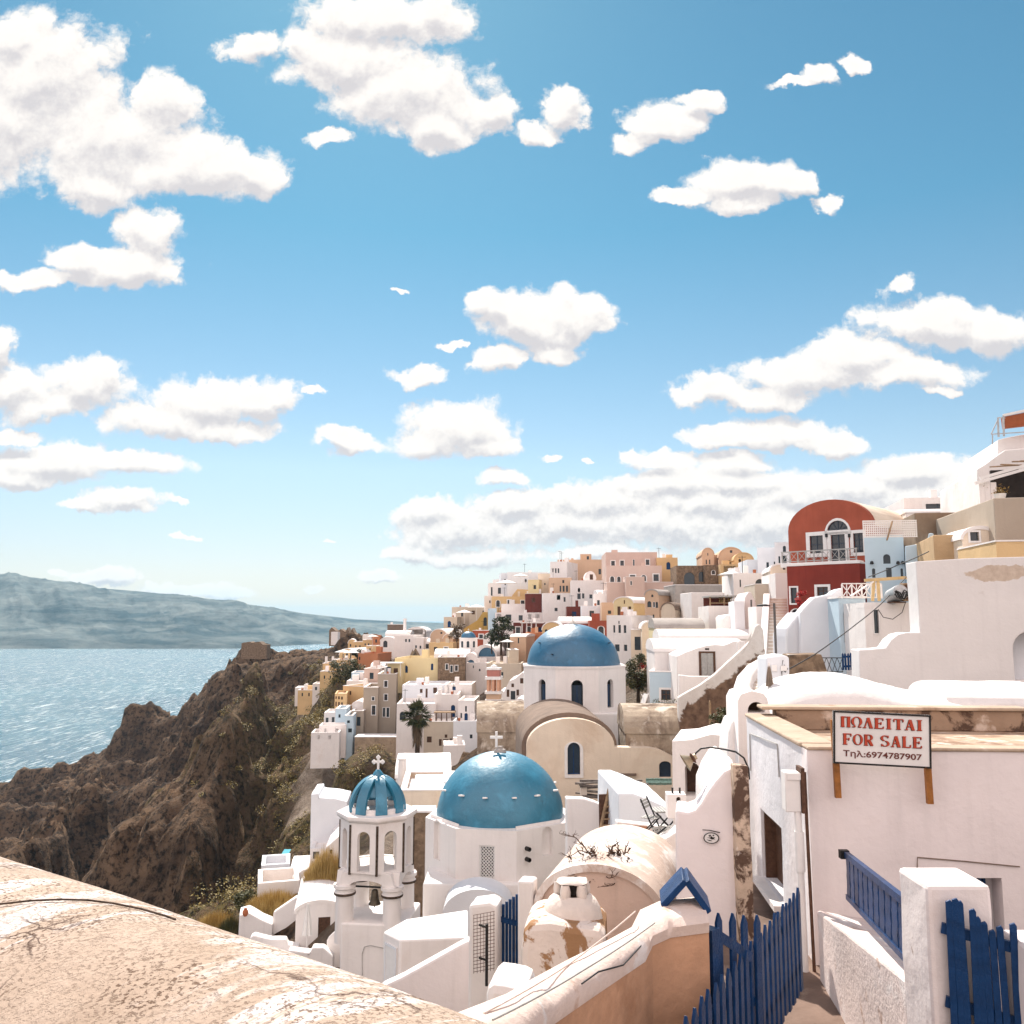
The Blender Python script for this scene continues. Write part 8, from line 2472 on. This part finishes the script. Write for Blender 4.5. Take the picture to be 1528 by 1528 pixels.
# ------------------------------------------------------------------ hill top terrace at the right edge
def hilltop():
    D = 40
    HH('white_house', 'tall white house with a roof terrace and an awning at the top right corner', 1487, 1600, 650, 690, D + 3, 8, 'white', -14, 'outline', outl=[(1482, 690), (1600, 690), (1600, 640), (1528, 648), (1500, 653), (1489, 656)])
    HH('white_house', 'stepped white house with square pillars below the roof terrace', 1452, 1600, 690, 768, D + 2, 8, 'white', -14, 'outline', outl=[(1458, 768), (1600, 768), (1600, 664), (1500, 671), (1470, 693), (1458, 700)])
    pl = Plane(1505, 650, D + 2.5, -14)
    root = empty('terrace_awning', pl.o, -14, 'orange-brown awning on a metal frame over the top right roof terrace', 'awning')
    def P2(px, py, y=0.): u = pl.at(px, py); return Vector((u[0], y, u[1]))
    for a, b in (((1490, 652), (1489, 623)), ((1498, 651), (1497, 620))): MB().bar(P2(*a), P2(*b), .08).build('post', M['galv'], root)
    m = MB(); m.bar(P2(1479, 648), P2(1490, 624), .05); m.bar(P2(1479, 648), P2(1600, 640), .045); m.bar(P2(1490, 623), P2(1500, 624), .05); m.bar(P2(1481, 663), P2(1481, 648), .05); m.build('rail', M['galv'], root)
    V = [P2(1498, 622), P2(1600, 601), P2(1600, 627), P2(1500, 639)]
    m = MB().add(V + [v + Vector((0, .5, .05)) for v in V], [(0, 1, 2, 3), (7, 6, 5, 4), (0, 4, 5, 1), (1, 5, 6, 2), (2, 6, 7, 3), (3, 7, 4, 0)]); m.build('canopy', M['orangecanvas'], root)
    MB().bar(P2(1497, 620), P2(1600, 597), .12).build('roller', M['frame'], root)
    pl = Plane(1490, 760, D, -14)
    root = empty('cane_pergola', pl.o, -14, 'pergola of pale poles and cane over a shady terrace at the right edge', 'pergola')
    for a, b in (((1450, 724), (1600, 682)), ((1457, 717), (1600, 676))):
        MB().bar(P2(*a, -.6), P2(*b, -.6), .13).build('beam', M['frame'], root)
    rnd = random.Random(6)
    for k in range(9):
        a = P2(1474 + 14 * k, 699 - 2.5 * k, rnd.uniform(-.9, -.3)); b = a + Vector((1.6, 1.2, .12 + rnd.uniform(-.1, .15))); MB().bar(a, b, .10, .05).build('cane', M['drywood'], root)
    for x in (1463, 1471, 1480):
        MB().box(P2(x, 760)[0] - .12, P2(x, 760)[0] + .12, -.5, -.2, P2(x, 762)[2], P2(x, 722)[2]).build('pillar', M['white'], root)
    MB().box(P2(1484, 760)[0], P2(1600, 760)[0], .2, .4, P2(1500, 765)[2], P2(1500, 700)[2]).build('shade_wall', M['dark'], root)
    o = P(1493, 752, 38.2)
    r2 = empty('flower_pot', o, 0, 'stone urn with golden flowers on a white pedestal under the cane pergola', 'flower pot')
    MB().lathe([(.18, -.6), (.16, 0), (.1, .1), (.22, .3), (.26, .45), (.2, .45)], 16).build('urn', M['marble'], r2, 40)
    p = MB()
    for i in range(120):
        c = Vector((rnd.gauss(0, .16), rnd.gauss(0, .16), .45 + abs(rnd.gauss(.1, .12)))); d = Vector((rnd.uniform(-1, 1), rnd.uniform(-1, 1), rnd.uniform(-.2, 1))).normalized() * .1; s = d.cross(Vector((.2, .1, 1))).normalized() * .04
        p.add([c - s, c + s, c + d], [(0, 1, 2)])
    p.build('flowers', M['leaf_gold'], r2, weld=False)

# ------------------------------------------------------------------ trees, shrubs
def leaf_cloud(m, rnd, c, r, n, size, flat=.8):
    for i in range(n):
        while True:
            v = Vector((rnd.uniform(-1, 1), rnd.uniform(-1, 1), rnd.uniform(-1, 1)))
            if .25 < v.length < 1: break
        p = Vector(c) + Vector((v.x * r, v.y * r, v.z * r * flat))
        d = Vector((rnd.uniform(-1, 1), rnd.uniform(-1, 1), rnd.uniform(-.6, .9))).normalized() * size * rnd.uniform(.6, 1.3)
        s = d.cross(Vector((rnd.uniform(-1, 1), rnd.uniform(-1, 1), 1))).normalized() * size * .33
        m.add([p - d * .5, p + s, p + d * .5, p - s], [(0, 1, 2, 3)])

def tree(name, label, px, py, D, h, w, mat, n=26, leaf=.22, per=90, seed=1, cat='tree', group=None, trunk=True):
    root = empty(name, P(px, py, D), 0, label, cat, group)
    rnd = random.Random(seed); cr = MB(); tr = MB()
    th = h * .35
    if trunk: tr.tube([(0, 0, -1), (rnd.uniform(-.1, .1), 0, th * .5), (rnd.uniform(-.2, .2), 0, th)], h * .035 + .03, 8, r1=h * .02 + .02)
    for i in range(n):
        a = rnd.uniform(0, 2 * math.pi); t = rnd.random()
        rr = w / 2 * math.sqrt(rnd.random()) * (1 - .55 * max(0, t - .4)) * .85
        c = Vector((rr * math.cos(a), rr * math.sin(a), (h * .18 if trunk else 0) + (h * .78) * t))
        if trunk: tr.tube([(0, 0, th * rnd.uniform(.6, 1)), tuple(c * .5 + Vector((0, 0, th * .4))), tuple(c)], .03 + h * .006, 5, r1=.012)
        leaf_cloud(cr, rnd, c, w * rnd.uniform(.10, .2), per, leaf)
    if trunk: tr.build('trunk', M['bark'], root, 50, weld=False)
    cr.build('crown', M[mat], root, weld=False)
    return root

def palm(px, py, D, h, label):
    root = empty('palm_tree', P(px, py, D), 0, label, 'palm tree')
    rnd = random.Random(9)
    MB().tube([(0, 0, -1.5), (.05, 0, h * .4), (0, 0, h * .86)], .30, 10, r1=.26).build('trunk', M['bark'], root, 50)
    def fronds(nf, lo, hi, L, mat, nm, wl):
        m = MB()
        for k in range(nf):
            a = rnd.uniform(0, 2 * math.pi); el = R(rnd.uniform(lo, hi))
            d = Vector((math.cos(a) * math.cos(el), math.sin(a) * math.cos(el), math.sin(el)))
            p = Vector((0, 0, h * .87)); stem = L * .45 * rnd.uniform(.8, 1.1)
            tip = p + d * stem + Vector((0, 0, -.12 * stem))
            m.tube([p, p.lerp(tip, .5) + Vector((0, 0, .05)), tip], .02, 4)
            side = d.cross(Vector((0, 0, 1))).normalized()
            nb = 15
            up = side.cross(d).normalized()
            for j in range(nb):    # fan of blades
                t = -1.5 + 3.0 * j / (nb - 1)
                dd = (d * math.cos(t) + side * math.sin(t) * 1.0 + up * .12).normalized()
                e = tip + dd * L * .55 * (1 - .22 * abs(t)) + Vector((0, 0, -.22 * L * (abs(math.sin(t)) * .5 + rnd.uniform(.1, .5))))
                mid = tip.lerp(e, .55) + Vector((0, 0, .05)); w_ = dd.cross(up).normalized() * wl
                m.add([tip, mid + w_, e, mid - w_], [(0, 1, 2, 3)])
        return m.build(nm, M[mat], root, weld=False)
    fronds(34, -22, 78, 2.2, 'palm_leaf', 'fronds', .075)
    fronds(14, -58, -25, 1.9, 'palm_leaf', 'fronds', .07)
    m = MB()
    for k in range(420):   # skirt of dry fronds along the trunk
        a = rnd.uniform(0, 2 * math.pi); z = h * rnd.uniform(.42, .88); r0 = .3 + .35 * (z / h - .3)
        p = Vector((r0 * math.cos(a), r0 * math.sin(a), z)); e = p + Vector((math.cos(a) * .28, math.sin(a) * .28, -rnd.uniform(.6, 1.3)))
        s = Vector((-math.sin(a), math.cos(a), 0)) * .06
        m.add([p - s, p + s, e], [(0, 1, 2)])
    m.build('dry_skirt', M['palm_dry'], root, weld=False)
palm(622, 1142, 103, 6.6, 'palm tree with a shaggy dry skirt in front of the white houses')
tree('dark_tree', 'tall dark green tree between the white hotel and the slit window tower', 748, 968, 131, 4.6, 4.0, 'leaf_dark', 34, .30, 80, 3)
tree('dark_tree', 'lower dark bush tree at the left foot of the tall dark green tree', 734, 966, 134, 2.2, 2.6, 'leaf_dark', 14, .26, 70, 4)
tree('garden_shrub', 'big dark shrub beside the big dome in front of the cream house', 952, 1044, 62, 3.3, 2.3, 'leaf_olive', 30, .17, 100, 5, trunk=True, cat='shrub')
tree('flowering_shrub', 'red flowering bougainvillea behind the dark shrub beside the big dome', 963, 1006, 66, .95, 1.2, 'leaf_red', 12, .13, 70, 6, trunk=False, cat='flowering shrub')
tree('flowering_shrub', 'red bougainvillea at the corner of the arched red house', 1202, 907, 45, 1.0, 1.0, 'leaf_red', 12, .12, 80, 7, trunk=False, cat='flowering shrub')
tree('green_shrub', 'green leafy shrub in the shade behind the pale wooden post', 1078, 1103, 37, 1.5, 1.35, 'leaf_olive', 22, .11, 90, 8, trunk=False, cat='shrub')
tree('olive_tree', 'grey-green olive tree above the white terraces on the far slope', 508, 1014, 148, 3.0, 4.4, 'leaf_olive', 26, .30, 60, 9)
tree('olive_tree', 'second olive tree right of the first, below the orange-red cube', 530, 1006, 150, 2.4, 4.0, 'leaf_olive', 22, .30, 60, 10)
tree('olive_tree', 'dark bush beside the yellow fronted vault house', 533, 984, 164, 2.2, 2.6, 'leaf_dark', 14, .28, 60, 12)
tree('vine_shrub', 'brownish climbing shrub on the slope right of the pinkish vaults', 682, 962, 150, 3.4, 3.6, 'palm_dry', 20, .28, 60, 13, cat='shrub')
tree('cactus_shrub', 'pale prickly cactus clump on the cliff left of the clay jar', 364, 1362, 46, 1.3, 1.5, 'leaf_olive', 18, .16, 60, 14, trunk=False, cat='shrub')
def grass_tuft(label, px, py, D, w, h, n, seed, mat='grass_gold'):
    rnd = random.Random(seed); m = MB()
    for i in range(n):
        a = rnd.uniform(0, 2 * math.pi); r = math.sqrt(rnd.random()); x, y = w / 2 * r * math.cos(a), w * .3 * r * math.sin(a)
        hh = h * (1 - .55 * r * r) * rnd.uniform(.6, 1.1); z0 = h * .35 * (1 - r * r) * rnd.random()
        e = Vector((x * 1.35 + rnd.gauss(0, .07), y * 1.3 + rnd.gauss(0, .07), z0 + hh)); s = Vector((rnd.uniform(-1, 1), rnd.uniform(-1, 1), 0)).normalized() * .018
        m.add([Vector((x, y, z0 - .25)) - s, Vector((x, y, z0 - .25)) + s, e], [(0, 1, 2)])
    thing_mesh(m, 'dry_grass_tuft', label, 'dry bush', mat, P(px, py, D), weld=False)
grass_tuft('round golden dry bush at the cliff edge, leftmost beside the vault', 323, 1396, 46, 2.0, 1.05, 5200, 1)
grass_tuft('golden dry bush behind the bell tower, largest one', 487, 1324, 43.5, 1.7, 1.55, 5200, 2)
grass_tuft('long strip of golden dry grass above the white L shaped parapet', 412, 1356, 45, 2.3, .8, 4200, 3)
grass_tuft('small greenish dry tuft between cactus and clay jar', 344, 1394, 45, .9, .8, 1500, 4, 'leaf_olive')
def scrub():
    """scrub that covers the upper cliff: one mass nobody could count"""
    rnd = random.Random(21); m = MB()
    spots = [(400,1100,190,9),(440,1060,178,12),(470,1050,165,9),(420,1150,150,8),(455,1125,140,10),(480,1080,150,9),(500,1045,150,6),(440,1180,128,5),(475,1150,115,7),(505,1110,125,6),(350,1335,68,3),(450,1100,150,9),(520,1150,105,6),(480,1230,85,3)]
    X, Y = [], []
    for (px, py, D, r) in spots:
        c = P(px, py, D)
        for i in range(int(r * 9)):
            X.append(c.x + rnd.gauss(0, r * .55)); Y.append(c.y + rnd.gauss(0, r * .8))
    X, Y = np.array(X)[None], np.array(Y)[None]
    Z = cliff_z(X, Y)[0]; T = town_mask(X, Y)[0]
    for x, y, z, t in zip(X[0], Y[0], Z, T):
        if t > .6: continue
        s = rnd.uniform(.35, 1.15)
        leaf_cloud(m, rnd, (x, y, z + s * .25), s * 1.15, 90, .15 + .0007 * y, .6)
    o = m.build('cliff_scrub', M['leaf_scrub'], None, weld=False)
    o['label'] = 'olive and golden scrub covering the upper cliff'; o['category'] = 'scrub'; struct(o, 'stuff')
scrub()
hilltop()

# ------------------------------------------------------------------ overhead wires and poles
def wire(label, pts, r=.02, mat='iron', sag=.15):
    out = []
    V = [P(*p) for p in pts]
    for i in range(len(V) - 1):
        for j in range(8):
            t = j / 8; p = V[i].lerp(V[i + 1], t); p.z -= sag * 4 * t * (1 - t); out.append(p)
    out.append(V[-1]); o0 = out[0].copy(); m = MB(); m.tube([p - o0 for p in out], r, 5)
    thing_mesh(m, 'overhead_wire', label, 'wire', mat, o0)
wire('long overhead wire running from the meter wall up to the big white wall corner', [(1148, 1013, 24), (1215, 977, 29), (1282, 928, 33), (1318, 898, 35), (1362, 850, 38)], .02, sag=.02)
wire('short wire sagging over the cream block below the metal tank', [(1310, 909, 35), (1318, 921, 35), (1332, 924, 35), (1346, 914, 35), (1351, 899, 35)], .015, sag=0)
wire('overhead wire crossing in front of the light blue house', [(1296, 861, 43), (1340, 843, 41), (1386, 823, 39)], .025, sag=.02)
def pole(label, px, y0, y1, D, r=.05):
    a, b = P(px, y1, D), P(px - 1, y0, D); m = MB(); m.tube([(0, 0, -1), (0, 0, b.z - a.z)], r, 8)
    thing_mesh(m, 'iron_pole', label, 'pole', 'galvpole', a, smooth=50)
M['galvpole'] = plain('dull_iron_pole', (.12, .11, .105), .6, .4, .4, .15, 8)
pole('thin iron pole rising in front of the long stairs', 1160, 900, 1030, 25, .035)
pole('leaning thin pole beside the pointed white tower', 1122, 895, 930, 60, .06)
